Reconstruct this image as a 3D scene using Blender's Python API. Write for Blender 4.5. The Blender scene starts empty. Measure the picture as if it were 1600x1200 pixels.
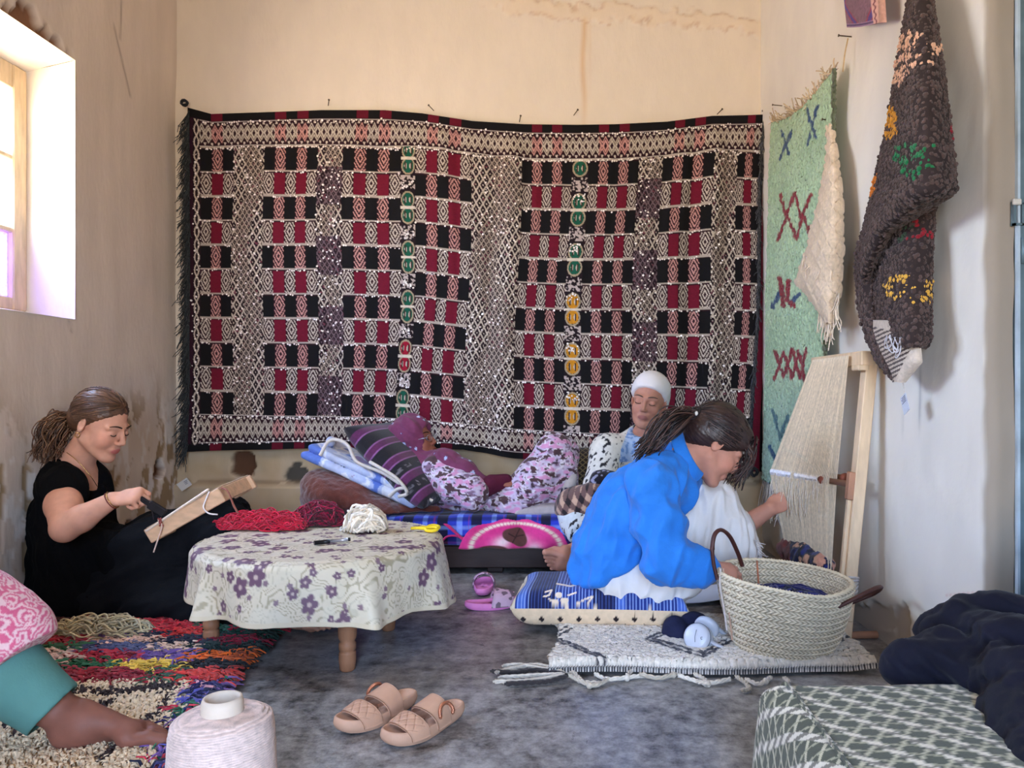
import bpy, math, random
import numpy as np
from mathutils import Vector, Matrix
random.seed(7)
RNG = np.random.default_rng(11)
scene = bpy.context.scene
COL = scene.collection

# ---------------------------------------------------------------- camera
F, VX, VY, CH = 1200.0, 880.0, 611.0, 0.80      # focal (px of 1600), vanishing point, eye height
cam_d = bpy.data.cameras.new('camera')
cam = bpy.data.objects.new('camera', cam_d)
COL.objects.link(cam)
cam.location = (0, 0, CH)
cam.rotation_euler = (math.pi / 2, 0, 0)
cam_d.sensor_width = 36.0
cam_d.lens = 36.0 * F / 1600.0
cam_d.shift_x = (800 - VX) / 1600.0
cam_d.shift_y = (VY - 600) / 1600.0
cam_d.clip_start = 0.05
scene.camera = cam

# ---------------------------------------------------------------- daylight: blue sky above, sunlit ground below
world = bpy.data.worlds.new('daylight')
scene.world = world
world.use_nodes = True
wn = world.node_tree
wn.nodes.clear()
w_out = wn.nodes.new('ShaderNodeOutputWorld')
w_bg = wn.nodes.new('ShaderNodeBackground')
w_tc = wn.nodes.new('ShaderNodeTexCoord')
w_sep = wn.nodes.new('ShaderNodeSeparateXYZ')
w_map = wn.nodes.new('ShaderNodeMapRange')
w_ramp = wn.nodes.new('ShaderNodeValToRGB')
w_map.inputs['From Min'].default_value = -1
w_map.inputs['From Max'].default_value = 1
cr = w_ramp.color_ramp
cr.elements[0].position = 0.0
cr.elements[0].color = (0.92, 0.76, 0.57, 1)
cr.elements[1].position = 0.485
cr.elements[1].color = (0.96, 0.82, 0.65, 1)
for pos, c in ((0.515, (1.00, 1.20, 1.50)), (0.64, (0.78, 1.12, 1.70)), (1.0, (0.48, 0.86, 1.70))):
    e = cr.elements.new(pos)
    e.color = (*c, 1)
wn.links.new(w_tc.outputs['Generated'], w_sep.inputs[0])
wn.links.new(w_sep.outputs['Z'], w_map.inputs['Value'])
wn.links.new(w_map.outputs[0], w_ramp.inputs[0])
wn.links.new(w_ramp.outputs[0], w_bg.inputs['Color'])
w_bg.inputs['Strength'].default_value = 34.0
wn.links.new(w_bg.outputs[0], w_out.inputs['Surface'])

def portal(name, loc, rot, sx, sy):
    l = bpy.data.lights.new(name, 'AREA')
    l.shape = 'RECTANGLE'
    l.size, l.size_y = sx, sy
    l.cycles.is_portal = True
    o = bpy.data.objects.new(name, l)
    o.location, o.rotation_euler = loc, rot
    COL.objects.link(o)
XL, XR, YB, YR, ZC = -1.98, 1.01, 3.93, -1.3, 3.15
W_Y0, W_Y1, W_Z0, W_Z1 = 1.75, 3.11, 1.09, 2.14        # window in the left wall
D_X0, D_X1, D_Z1 = -0.30, 0.28, 1.95                  # doorway in the rear wall, behind the camera
portal('window_portal', (XL - 0.16, (W_Y0 + W_Y1) / 2, (W_Z0 + W_Z1) / 2), (0, -math.pi / 2, 0), W_Z1 - W_Z0, W_Y1 - W_Y0)
portal('doorway_portal', ((D_X0 + D_X1) / 2, YR - 0.1, D_Z1 / 2), (math.pi / 2, 0, 0), D_X1 - D_X0, D_Z1)

vs = scene.view_settings
vs.view_transform = 'Standard'
vs.look = 'None'
vs.exposure = 0.0
vs.gamma = 1.0
vs.use_curve_mapping = False
cy = scene.cycles
cy.use_denoising = True
cy.max_bounces = 9
cy.diffuse_bounces = 7
cy.glossy_bounces = 3
cy.transparent_max_bounces = 12
cy.sample_clamp_indirect = 8
cy.caustics_reflective = False
cy.caustics_refractive = False

# ================================================================ toolkit
def P(x, y, d):
    """point seen at pixel x, y at distance d along the room"""
    return np.array([(x - VX) * d / F, d, CH - (y - VY) * d / F])
def PF(x, y, h=0.0):
    d = (CH - h) * F / (y - VY)
    return np.array([(x - VX) * d / F, d, h])
def PW(x, y, X):
    d = X * F / (x - VX)
    return np.array([X, d, CH - (y - VY) * d / F])
def proj(p):
    p = np.asarray(p, float)
    return VX + F * p[..., 0] / p[..., 1], VY - F * (p[..., 2] - CH) / p[..., 1]
def lin(c):
    c = np.asarray(c, float) / 255.0
    return np.where(c <= 0.04045, c / 12.92, ((c + 0.055) / 1.055) ** 2.4)
def lerp(a, b, t): return a + (b - a) * t
def sstep(a, b, x):
    t = np.clip((x - a) / (b - a), 0, 1)
    return t * t * (3 - 2 * t)

_ROT = np.array([[0.804, -0.5058, 0.3128], [0.5900, 0.7453, -0.3117], [-0.0755, 0.4352, 0.8971]], np.float32)
_LAT = np.random.default_rng(3).random((32, 32, 32)).astype(np.float32)
def vnoise(p, s=1.0, seed=0):
    """value noise 0..1 ; p (...,3); s = frequency (scalar or 3-vector)"""
    q = (np.asarray(p, np.float32) * np.asarray(s, np.float32)) @ _ROT + np.float32(seed * 7.31)
    i = np.floor(q).astype(np.int32)
    f = q - i
    f = f * f * (3 - 2 * f)
    i0 = i & 31
    i1 = (i + 1) & 31
    x0, y0, z0 = i0[..., 0], i0[..., 1], i0[..., 2]
    x1, y1, z1 = i1[..., 0], i1[..., 1], i1[..., 2]
    fx, fy, fz = f[..., 0], f[..., 1], f[..., 2]
    L = _LAT
    a = lerp(L[x0, y0, z0], L[x1, y0, z0], fx)
    b = lerp(L[x0, y1, z0], L[x1, y1, z0], fx)
    c = lerp(L[x0, y0, z1], L[x1, y0, z1], fx)
    d = lerp(L[x0, y1, z1], L[x1, y1, z1], fx)
    return lerp(lerp(a, b, fy), lerp(c, d, fy), fz)
def fbm(p, s=1.0, o=3, seed=0):
    t, a, n = 0, 1, 0
    for k in range(o):
        t = t + a * vnoise(p, np.asarray(s) * 2.0 ** k, seed + k * 3)
        n += a
        a *= 0.5
    return t / n

def seg_d(x, y, ax, ay, bx, by):
    dx, dy = bx - ax, by - ay
    t = np.clip(((x - ax) * dx + (y - ay) * dy) / (dx * dx + dy * dy + 1e-9), 0, 1)
    return np.hypot(x - ax - t * dx, y - ay - t * dy)
def stroke(x, y, pts):
    d = np.full(np.shape(x), 1e9)
    for a, b in zip(pts[:-1], pts[1:]):
        d = np.minimum(d, seg_d(x, y, a[0], a[1], b[0], b[1]))
    return d

# ---------------------------------------------------------------- objects
def link(name, me, parent=None):
    o = bpy.data.objects.new(name, me)
    COL.objects.link(o)
    if parent is not None:
        o.parent = parent
        if parent.type == 'EMPTY':
            o.matrix_parent_inverse = Matrix.Translation(parent.location).inverted()
    return o
def mesh(name, V, Fc, mat=None, parent=None, col=None, smooth=True):
    """V (n,3); Fc: (m,4)/(m,3) array, list of arrays, or list of tuples"""
    me = bpy.data.meshes.new(name)
    V = np.asarray(V, np.float32).reshape(-1, 3)
    if isinstance(Fc, np.ndarray):
        Fc = [Fc]
    arrs, cur = [], []
    for f in Fc:
        if isinstance(f, np.ndarray) and f.ndim == 2:
            arrs.append(f)
        else:
            cur.append(f)
    loops = [a.ravel() for a in arrs]
    tot = [np.full(len(a), a.shape[1]) for a in arrs]
    if cur:
        loops.append(np.concatenate([np.asarray(c, np.int64) for c in cur]))
        tot.append(np.array([len(c) for c in cur]))
    loops = np.concatenate(loops).astype(np.int32)
    tot = np.concatenate(tot).astype(np.int32)
    start = np.concatenate([[0], np.cumsum(tot)[:-1]]).astype(np.int32)
    me.vertices.add(len(V))
    me.vertices.foreach_set('co', V.ravel())
    me.loops.add(len(loops))
    me.loops.foreach_set('vertex_index', loops)
    me.polygons.add(len(tot))
    me.polygons.foreach_set('loop_start', start)
    me.polygons.foreach_set('loop_total', tot)
    me.update(calc_edges=True)
    me.validate()
    me.polygons.foreach_set('use_smooth', np.full(len(me.polygons), bool(smooth)))
    if col is not None:
        setcol(me, col)
    if mat is not None:
        me.materials.append(mat)
    return link(name, me, parent)
def setcol(me, col):
    col = np.asarray(col, np.float32)
    if col.ndim == 1:
        col = np.tile(col, (len(me.vertices), 1))
    c = np.ones((len(col), 4), np.float32)
    c[:, :3] = col
    at = me.color_attributes.new('Col', 'FLOAT_COLOR', 'POINT')
    at.data.foreach_set('color', c.ravel())
def tag(o, label, cat, group=None, kind=None):
    o['label'] = label
    o['category'] = cat
    if group: o['group'] = group
    if kind: o['kind'] = kind
    return o
def thing(name, label, cat, loc=(0, 0, 0), group=None):
    o = bpy.data.objects.new(name, None)
    o.empty_display_size = 0.05
    o.location = [float(c) for c in loc]
    COL.objects.link(o)
    return tag(o, label, cat, group)
def struct(o):
    o['kind'] = 'structure'
    return o
def normals(o):
    n = np.empty(len(o.data.vertices) * 3, np.float32)
    o.data.vertex_normals.foreach_get('vector', n)
    return n.reshape(-1, 3)
def coords(o):
    n = np.empty(len(o.data.vertices) * 3, np.float32)
    o.data.vertices.foreach_get('co', n)
    return n.reshape(-1, 3)
def set_coords(o, V):
    o.data.vertices.foreach_set('co', np.asarray(V, np.float32).ravel())
    o.data.update()

def grid_faces(nu, nv, closed_u=False, closed_v=False, off=0):
    iu = np.arange(nu if closed_u else nu - 1)
    iv = np.arange(nv if closed_v else nv - 1)
    a, b = np.meshgrid(iu, iv, indexing='ij')
    a2, b2 = (a + 1) % nu, (b + 1) % nv
    q = np.stack([a * nv + b, a2 * nv + b, a2 * nv + b2, a * nv + b2], -1).reshape(-1, 4)
    return q + off
def sheet(name, Pg, mat, parent=None, col=None, thick=0.0, flip=False, smooth=True):
    """Pg (nu,nv,3) grid of points; thick gives a closed slab along the normal"""
    nu, nv = Pg.shape[:2]
    q = grid_faces(nu, nv)
    if flip: q = q[:, ::-1]
    V = Pg.reshape(-1, 3)
    c = None if col is None else np.asarray(col).reshape(-1, 3)
    if thick:
        du = np.gradient(Pg, axis=0)
        dv = np.gradient(Pg, axis=1)
        n = np.cross(du, dv)
        n /= np.linalg.norm(n, axis=-1, keepdims=True) + 1e-12
        if flip: n = -n
        B = (Pg - n * thick).reshape(-1, 3)
        N = len(V)
        rim = np.concatenate([np.arange(nv), nv * np.arange(1, nu) + nv - 1, (nu - 1) * nv + np.arange(nv - 2, -1, -1), nv * np.arange(nu - 2, 0, -1)])
        r2 = np.roll(rim, -1)
        rq = np.stack([rim, rim + N, r2 + N, r2], -1)
        if not flip: rq = rq[:, ::-1]
        V = np.concatenate([V, B])
        q = np.concatenate([q, q[:, ::-1] + N, rq[:, ::-1]])
        if c is not None: c = np.concatenate([c, c])
    return mesh(name, V, q, mat, parent, c, smooth)

class MB:
    """collects shapes that make ONE part"""
    def __init__(s): s.V, s.F, s.C, s.n = [], [], [], 0
    def add(s, V, Fc, col=None):
        V = np.asarray(V, np.float32).reshape(-1, 3)
        for f in (Fc if isinstance(Fc, list) else [Fc]):
            if isinstance(f, np.ndarray) and f.ndim == 2: s.F.append(f + s.n)
            else: s.F.append(np.asarray([f]) + s.n)
        s.V.append(V)
        c = np.zeros((len(V), 3), np.float32) + (np.asarray(col, np.float32) if col is not None else 0.8)
        s.C.append(c)
        s.n += len(V)
        return s
    def box(s, lo, hi, R=None, c=None, col=None, bev=0.0):
        """box lo..hi, optional chamfer, rotated by R about c"""
        lo, hi = np.asarray(lo, float), np.asarray(hi, float)
        ce, h = (lo + hi) / 2, (hi - lo) / 2
        if bev <= 0:
            sg = np.array([[x, y, z] for x in (-1, 1) for y in (-1, 1) for z in (-1, 1)], float)
            V = sg * h
            Fq = np.array([[0, 1, 3, 2], [4, 6, 7, 5], [0, 4, 5, 1], [2, 3, 7, 6], [0, 2, 6, 4], [1, 5, 7, 3]])
            Fl = [Fq]
        else:
            V, idx = [], {}
            for x in (-1, 1):
                for y in (-1, 1):
                    for z in (-1, 1):
                        for ax in range(3):
                            p = np.array([x, y, z], float) * (h - bev)
                            p[ax] = (x, y, z)[ax] * h[ax]
                            idx[(x, y, z, ax)] = len(V)
                            V.append(p)
            V = np.array(V)
            qs, ts = [], []
            for ax in range(3):
                o1, o2 = [(1, 2), (2, 0), (0, 1)][ax]
                for sg in (-1, 1):
                    f = []
                    for (u, v) in ((-1, -1), (1, -1), (1, 1), (-1, 1)):
                        k = [0, 0, 0]; k[ax] = sg; k[o1] = u; k[o2] = v
                        f.append(idx[(*k, ax)])
                    qs.append(f if sg > 0 else f[::-1])
            for ax in range(3):
                o1, o2 = [(1, 2), (2, 0), (0, 1)][ax]
                for u in (-1, 1):
                    for v in (-1, 1):
                        k0 = [0, 0, 0]; k0[ax] = -1; k0[o1] = u; k0[o2] = v
                        k1 = list(k0); k1[ax] = 1
                        f = [idx[(*k0, o1)], idx[(*k1, o1)], idx[(*k1, o2)], idx[(*k0, o2)]]
                        qs.append(f if u * v < 0 else f[::-1])
            for x in (-1, 1):
                for y in (-1, 1):
                    for z in (-1, 1):
                        f = [idx[(x, y, z, a)] for a in range(3)]
                        ts.append(f if x * y * z > 0 else f[::-1])
            Fl = [np.array(qs), np.array(ts)]
        V = V + ce
        if R is not None:
            cc = ce if c is None else np.asarray(c, float)
            V = (V - cc) @ np.asarray(R).T + cc
        return s.add(V, Fl, col)
    def tube(s, pts, r, n=6, col=None, caps=True, closed=False, flat=1.0, up=None):
        pts = np.asarray(pts, float)
        m = len(pts)
        r = np.broadcast_to(np.asarray(r, float), (m,))
        T = np.gradient(pts, axis=0) if not closed else np.roll(pts, -1, 0) - np.roll(pts, 1, 0)
        T /= np.linalg.norm(T, axis=1, keepdims=True) + 1e-12
        if up is None:
            up = np.array([0, 0, 1.0]) if abs(T[:, 2]).mean() < 0.8 else np.array([1.0, 0.1, 0])
        A = np.cross(T, up)
        A /= np.linalg.norm(A, axis=1, keepdims=True) + 1e-9
        B = np.cross(A, T)
        th = np.arange(n) * 2 * np.pi / n
        V = pts[:, None] + r[:, None, None] * (A[:, None] * np.cos(th)[None, :, None] + flat * B[:, None] * np.sin(th)[None, :, None])
        Fl = [grid_faces(m, n, closed_u=closed, closed_v=True)]
        if caps and not closed:
            Fl.append(np.arange(n)[None, ::-1] * 1)
            Fl.append(((m - 1) * n + np.arange(n))[None, :])
            Fl[0] = Fl[0]
        return s.add(V.reshape(-1, 3), Fl, col)
    def ball(s, c, r, R=None, nu=10, nv=7, col=None):
        th = np.arange(nu) * 2 * np.pi / nu
        ph = np.linspace(0, np.pi, nv)[1:-1]
        V = np.stack([np.sin(ph)[:, None] * np.cos(th), np.sin(ph)[:, None] * np.sin(th), np.cos(ph)[:, None] + 0 * th], -1).reshape(-1, 3)
        V = np.concatenate([V, [[0, 0, 1], [0, 0, -1]]]) * np.asarray(r, float)
        if R is not None: V = V @ np.asarray(R).T
        k = len(ph)
        q = grid_faces(k, nu, closed_v=True)
        i = np.arange(nu); j = (i + 1) % nu
        t1 = np.stack([j, i, np.full(nu, k * nu)], -1)[:, ::-1]
        t2 = np.stack([(k - 1) * nu + i, (k - 1) * nu + j, np.full(nu, k * nu + 1)], -1)[:, ::-1]
        return s.add(V + np.asarray(c, float), [q[:, ::-1], t1[:, ::-1], t2[:, ::-1]], col)
    def lathe(s, prof, c=(0, 0, 0), n=24, col=None, R=None):
        prof = np.asarray(prof, float)
        th = np.arange(n) * 2 * np.pi / n
        V = np.stack([prof[:, 0, None] * np.cos(th), prof[:, 0, None] * np.sin(th), prof[:, 1, None] + 0 * th], -1)
        m = len(prof)
        V = V.reshape(-1, 3)
        if R is not None: V = V @ np.asarray(R).T
        Fl = [grid_faces(m, n, closed_v=True)[:, ::-1]]
        if prof[0, 0] > 1e-6: Fl.append(np.arange(n)[None, ::-1])
        if prof[-1, 0] > 1e-6: Fl.append(((m - 1) * n + np.arange(n))[None])
        return s.add(V + np.asarray(c, float), Fl, col)
    def build(s, name, mat, parent=None, smooth=True):
        return mesh(name, np.concatenate(s.V), s.F, mat, parent, np.concatenate(s.C), smooth)

def rotx(a): c, s = math.cos(a), math.sin(a); return np.array([[1, 0, 0], [0, c, -s], [0, s, c]])
def roty(a): c, s = math.cos(a), math.sin(a); return np.array([[c, 0, s], [0, 1, 0], [-s, 0, c]])
def rotz(a): c, s = math.cos(a), math.sin(a); return np.array([[c, -s, 0], [s, c, 0], [0, 0, 1]])
def spline(pts, n):
    """Catmull-Rom through the points, n samples"""
    p = np.asarray(pts, float)
    p = np.concatenate([[2 * p[0] - p[1]], p, [2 * p[-1] - p[-2]]])
    m = len(p) - 3
    t = np.linspace(0, m - 1e-6, n)
    i = t.astype(int); f = (t - i)[:, None]
    a, b, c, d = p[i], p[i + 1], p[i + 2], p[i + 3]
    return 0.5 * (2 * b + (c - a) * f + (2 * a - 5 * b + 4 * c - d) * f ** 2 + (3 * b - a - 3 * c + d) * f ** 3)

# ---------------------------------------------------------------- implicit bodies
class SDF:
    def __init__(s, k=0.02): s.pr, s.k = [], k
    def _add(s, fn, lo, hi, k, op):
        s.pr.append((fn, np.asarray(lo, float), np.asarray(hi, float), s.k if k is None else k, op))
        return s
    def cone(s, a, b, ra, rb=None, k=None, op='+', n=None, f=1.0):
        """tapered limb a-b; f<1 flattens it along direction n"""
        a, b = np.asarray(a, np.float32), np.asarray(b, np.float32)
        rb = ra if rb is None else rb
        ba = b - a
        L = float(ba @ ba) + 1e-9
        nn = None
        if n is not None:
            nn = np.asarray(n, np.float32); nn = nn / np.linalg.norm(nn)
        def fn(p):
            q = p - a
            t = np.clip((q @ ba) / L, 0, 1)
            q = q - t[..., None] * ba
            if nn is not None:
                q = q + (q @ nn)[..., None] * nn * np.float32(1 / f - 1)
            return np.sqrt((q * q).sum(-1)) - (ra + (rb - ra) * t)
        r = max(ra, rb)
        return s._add(fn, np.minimum(a, b) - r, np.maximum(a, b) + r, k, op)
    def chain(s, pts, rr, k=None, op='+', n=None, f=1.0):
        for i in range(len(pts) - 1):
            s.cone(pts[i], pts[i + 1], rr[i], rr[i + 1], k, op, n, f)
        return s
    def ell(s, c, r, R=None, k=None, op='+'):
        c, r = np.asarray(c, np.float32), np.asarray(r, np.float32)
        Rm = np.eye(3, dtype=np.float32) if R is None else np.asarray(R, np.float32)
        def fn(p):
            q = (p - c) @ Rm
            k0 = np.sqrt(((q / r) ** 2).sum(-1))
            k1 = np.sqrt(((q / (r * r)) ** 2).sum(-1)) + 1e-9
            return k0 * (k0 - 1) / k1
        e = np.abs(Rm) @ r
        return s._add(fn, c - e, c + e, k, op)
    def box(s, c, h, R=None, rd=0.02, k=None, op='+'):
        c, h = np.asarray(c, np.float32), np.asarray(h, np.float32)
        Rm = np.eye(3, dtype=np.float32) if R is None else np.asarray(R, np.float32)
        def fn(p):
            q = np.abs((p - c) @ Rm) - (h - rd)
            return np.sqrt((np.maximum(q, 0) ** 2).sum(-1)) + np.minimum(q.max(-1), 0) - rd
        e = np.abs(Rm) @ h
        return s._add(fn, c - e, c + e, k, op)
    def cut(s, pt, n, k=0.004):
        """remove everything on the side the normal points to"""
        pt, n = np.asarray(pt, np.float32), np.asarray(n, np.float32)
        n = n / np.linalg.norm(n)
        def fn(p): return (p - pt) @ n
        s.pr.append((fn, None, None, k, 'cut'))
        return s
    def extract(s, h):
        add = [q for q in s.pr if q[4] == '+']
        lo = np.min([q[1] for q in add], 0) - 3 * h - 0.01
        hi = np.max([q[2] for q in add], 0) + 3 * h + 0.01
        dim = np.ceil((hi - lo) / h).astype(int) + 1
        V = np.full(dim, 0.2, np.float32)
        ax = [lo[i] + h * np.arange(dim[i]) for i in range(3)]
        for fn, a, b, k, op in s.pr:
            if op == 'cut':
                i0, i1 = np.zeros(3, int), dim
            else:
                m = k + 2.5 * h
                i0 = np.clip(np.floor((a - m - lo) / h).astype(int), 0, dim)
                i1 = np.clip(np.ceil((b + m - lo) / h).astype(int) + 1, 0, dim)
            if (i1 <= i0).any(): continue
            sl = tuple(slice(i0[i], i1[i]) for i in range(3))
            g = np.stack(np.meshgrid(*[ax[i][i0[i]:i1[i]] for i in range(3)], indexing='ij'), -1).astype(np.float32)
            d = fn(g)
            o = V[sl]
            if op == '+':
                if k > 0:
                    hh = np.clip(0.5 + 0.5 * (o - d) / k, 0, 1)
                    V[sl] = lerp(o, d, hh) - k * hh * (1 - hh)
                else: V[sl] = np.minimum(o, d)
            else:
                d = -d if op == '-' else d
                if k > 0:
                    hh = np.clip(0.5 + 0.5 * (d - o) / k, 0, 1)
                    V[sl] = lerp(o, d, hh) + k * hh * (1 - hh)
                else: V[sl] = np.maximum(o, d)
        V[0], V[-1], V[:, 0], V[:, -1], V[:, :, 0], V[:, :, -1] = (0.1,) * 6
        return surface_nets(V, lo, h)
    def build(s, name, h, mat, parent=None, col=None, disp=None, smooth=1):
        V, q = s.extract(h)
        for _ in range(smooth): V = relax(V, q)
        o = mesh(name, V, q, mat, parent)
        if disp is not None:
            C, N = coords(o), normals(o)
            set_coords(o, C + N * disp(C)[:, None])
        if col is not None:
            setcol(o.data, col(coords(o)) if callable(col) else col)
        return o
def relax(V, q, w=0.5):
    acc = np.zeros_like(V); cnt = np.zeros(len(V))
    for i in range(4):
        a, b = q[:, i], q[:, (i + 1) % 4]
        for ax in range(3):
            acc[:, ax] += np.bincount(a, V[b, ax], len(V)) + np.bincount(b, V[a, ax], len(V))
        cnt += np.bincount(a, minlength=len(V)) + np.bincount(b, minlength=len(V))
    return V * (1 - w) + w * acc / np.maximum(cnt, 1)[:, None]
def surface_nets(V, lo, h):
    S = V < 0
    c = np.zeros(np.array(S.shape) - 1, np.int8)
    for i in (0, 1):
        for j in (0, 1):
            for k in (0, 1):
                c += S[i:S.shape[0] - 1 + i, j:S.shape[1] - 1 + j, k:S.shape[2] - 1 + k]
    act = (c > 0) & (c < 8)
    idx = np.argwhere(act)
    vid = np.full(act.shape, -1, np.int64)
    vid[act] = np.arange(len(idx))
    pos = np.zeros((len(idx), 3)); cnt = np.zeros(len(idx))
    for axis in range(3):
        e = np.eye(3, dtype=int)[axis]
        o1, o2 = [x for x in range(3) if x != axis]
        for u in (0, 1):
            for v in (0, 1):
                off = np.zeros(3, int); off[o1] = u; off[o2] = v
                A = idx + off; B = A + e
                va, vb = V[A[:, 0], A[:, 1], A[:, 2]], V[B[:, 0], B[:, 1], B[:, 2]]
                cr_ = (va < 0) != (vb < 0)
                t = np.where(cr_, va / np.where(va == vb, 1, va - vb), 0)
                pos += np.where(cr_[:, None], off + t[:, None] * e, 0)
                cnt += cr_
    vert = lo + h * (idx + pos / np.maximum(cnt, 1)[:, None])
    quads = []
    for axis in range(3):
        o1, o2 = [(1, 2), (2, 0), (0, 1)][axis]
        e = np.eye(3, dtype=int)
        sa = [slice(0, -1) if x == axis else slice(1, -1) for x in range(3)]
        sb = [slice(1, None) if x == axis else slice(1, -1) for x in range(3)]
        a, b = S[tuple(sa)], S[tuple(sb)]
        for sign in (True, False):
            m = np.argwhere((a == sign) & (b == (not sign)))
            if not len(m): continue
            m = m + np.array([0 if x == axis else 1 for x in range(3)])
            def vv(du, dv):
                g = m + du * e[o1] + dv * e[o2]
                return vid[g[:, 0], g[:, 1], g[:, 2]]
            q = np.stack([vv(-1, -1), vv(0, -1), vv(0, 0), vv(-1, 0)], -1)
            quads.append(q if sign else q[:, ::-1])
    return vert, np.concatenate(quads)

# ---------------------------------------------------------------- materials (all node based)
MATS = {}
def mat(name, base=None, rough=0.85, var=0.12, vs=18.0, bump=0.15, bs=120.0, metal=0.0, sheen=0.0, spec=0.3, stretch=None, bdist=0.004, sss=0.0, attr=None):
    """base=None: colour comes from the 'Col' attribute of the mesh"""
    if name in MATS: return MATS[name]
    m = bpy.data.materials.new(name)
    m.use_nodes = True
    nt = m.node_tree
    b = nt.nodes['Principled BSDF']
    tc = nt.nodes.new('ShaderNodeTexCoord')
    mp = nt.nodes.new('ShaderNodeMapping')
    nt.links.new(tc.outputs['Object'], mp.inputs['Vector'])
    if stretch: mp.inputs['Scale'].default_value = stretch
    n1 = nt.nodes.new('ShaderNodeTexNoise')
    n1.inputs['Scale'].default_value = vs
    n1.inputs['Detail'].default_value = 4
    nt.links.new(mp.outputs[0], n1.inputs['Vector'])
    mr = nt.nodes.new('ShaderNodeMapRange')
    mr.inputs['From Min'].default_value = 0.25
    mr.inputs['From Max'].default_value = 0.75
    mr.inputs['To Min'].default_value = 1 - var
    mr.inputs['To Max'].default_value = 1 + var
    nt.links.new(n1.outputs['Fac'], mr.inputs['Value'])
    mx = nt.nodes.new('ShaderNodeVectorMath')
    mx.operation = 'SCALE'
    if base is None:
        at = nt.nodes.new('ShaderNodeAttribute')
        at.attribute_name = 'Col'
        nt.links.new(at.outputs['Color'], mx.inputs[0])
    else:
        mx.inputs[0].default_value = lin(base)
    nt.links.new(mr.outputs[0], mx.inputs['Scale'])
    nt.links.new(mx.outputs[0], b.inputs['Base Color'])
    b.inputs['Roughness'].default_value = rough
    b.inputs['Metallic'].default_value = metal
    b.inputs['Specular IOR Level'].default_value = spec
    b.inputs['Sheen Weight'].default_value = sheen
    if sss:
        b.inputs['Subsurface Weight'].default_value = sss
        b.inputs['Subsurface Radius'].default_value = (0.012, 0.005, 0.003)
        b.inputs['Subsurface Scale'].default_value = 1.0
    if bump:
        n2 = nt.nodes.new('ShaderNodeTexNoise')
        n2.inputs['Scale'].default_value = bs
        n2.inputs['Detail'].default_value = 3
        nt.links.new(mp.outputs[0], n2.inputs['Vector'])
        bp = nt.nodes.new('ShaderNodeBump')
        bp.inputs['Strength'].default_value = bump
        bp.inputs['Distance'].default_value = bdist
        nt.links.new(n2.outputs['Fac'], bp.inputs['Height'])
        nt.links.new(bp.outputs[0], b.inputs['Normal'])
    MATS[name] = m
    return m
CLOTH = lambda: mat('cloth_attr', None, 0.92, 0.10, 60, 0.25, 500, sheen=0.15)
WOOL = lambda: mat('wool_attr', None, 0.97, 0.18, 90, 0.5, 260, sheen=0.2)
PAINTED = lambda: mat('plain_attr', None, 0.55, 0.05, 40, 0.05, 200)
SKIN = lambda: mat('skin', None, 0.58, 0.05, 60, 0.06, 400, sss=0.12, spec=0.28)
HAIR = lambda: mat('hair', None, 0.42, 0.3, 40, 0.5, 60, spec=0.5)
WOOD = lambda: mat('wood_attr', None, 0.6, 0.16, 14, 0.12, 60, stretch=(6, 6, 1))

# ================================================================ the room
def wall_mat(name, rough=0.9, stretch=(2, 2, 0.8), bump=0.22):
    return mat(name, None, rough, 0.035, 6, bump, 30, stretch=stretch, bdist=0.006, spec=0.15)

# ---- floor: worn polished concrete
fm = bpy.data.materials.new('polished_concrete'); fm.use_nodes = True
nt = fm.node_tree; bs = nt.nodes['Principled BSDF']
tc = nt.nodes.new('ShaderNodeTexCoord')
na = nt.nodes.new('ShaderNodeTexNoise'); na.inputs['Scale'].default_value = 2.6; na.inputs['Detail'].default_value = 9; na.inputs['Roughness'].default_value = 0.68; na.inputs['Distortion'].default_value = 0.6
nb = nt.nodes.new('ShaderNodeTexNoise'); nb.inputs['Scale'].default_value = 21; nb.inputs['Detail'].default_value = 8; nb.inputs['Roughness'].default_value = 0.75
ra = nt.nodes.new('ShaderNodeValToRGB')
for p_, c_ in ((0.38, (52, 49, 48)), (0.47, (88, 86, 85)), (0.54, (132, 131, 130)), (0.64, (182, 180, 178))):
    if p_ in (0.38, 0.64):
        e = ra.color_ramp.elements[0 if p_ == 0.38 else 1]; e.position = p_
    else: e = ra.color_ramp.elements.new(p_)
    e.color = (*lin(c_), 1)
mixf = nt.nodes.new('ShaderNodeMix'); mixf.data_type = 'FLOAT'; mixf.inputs[0].default_value = 0.6
nt.links.new(tc.outputs['Object'], na.inputs['Vector']); nt.links.new(tc.outputs['Object'], nb.inputs['Vector'])
nt.links.new(na.outputs['Fac'], mixf.inputs[2]); nt.links.new(nb.outputs['Fac'], mixf.inputs[3])
nt.links.new(mixf.outputs[0], ra.inputs[0]); nt.links.new(ra.outputs[0], bs.inputs['Base Color'])
rr_ = nt.nodes.new('ShaderNodeMapRange'); rr_.inputs['From Min'].default_value = 0.3; rr_.inputs['From Max'].default_value = 0.7; rr_.inputs['To Min'].default_value = 0.46; rr_.inputs['To Max'].default_value = 0.22
nt.links.new(na.outputs['Fac'], rr_.inputs['Value']); nt.links.new(rr_.outputs[0], bs.inputs['Roughness'])
bp = nt.nodes.new('ShaderNodeBump'); bp.inputs['Strength'].default_value = 0.12; bp.inputs['Distance'].default_value = 0.004
nt.links.new(nb.outputs['Fac'], bp.inputs['Height']); nt.links.new(bp.outputs[0], bs.inputs['Normal'])
struct(MB().box((XL - 0.3, YR - 0.3, -0.12), (XR + 0.3, YB + 0.3, 0)).build('floor', fm, smooth=False))
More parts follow.
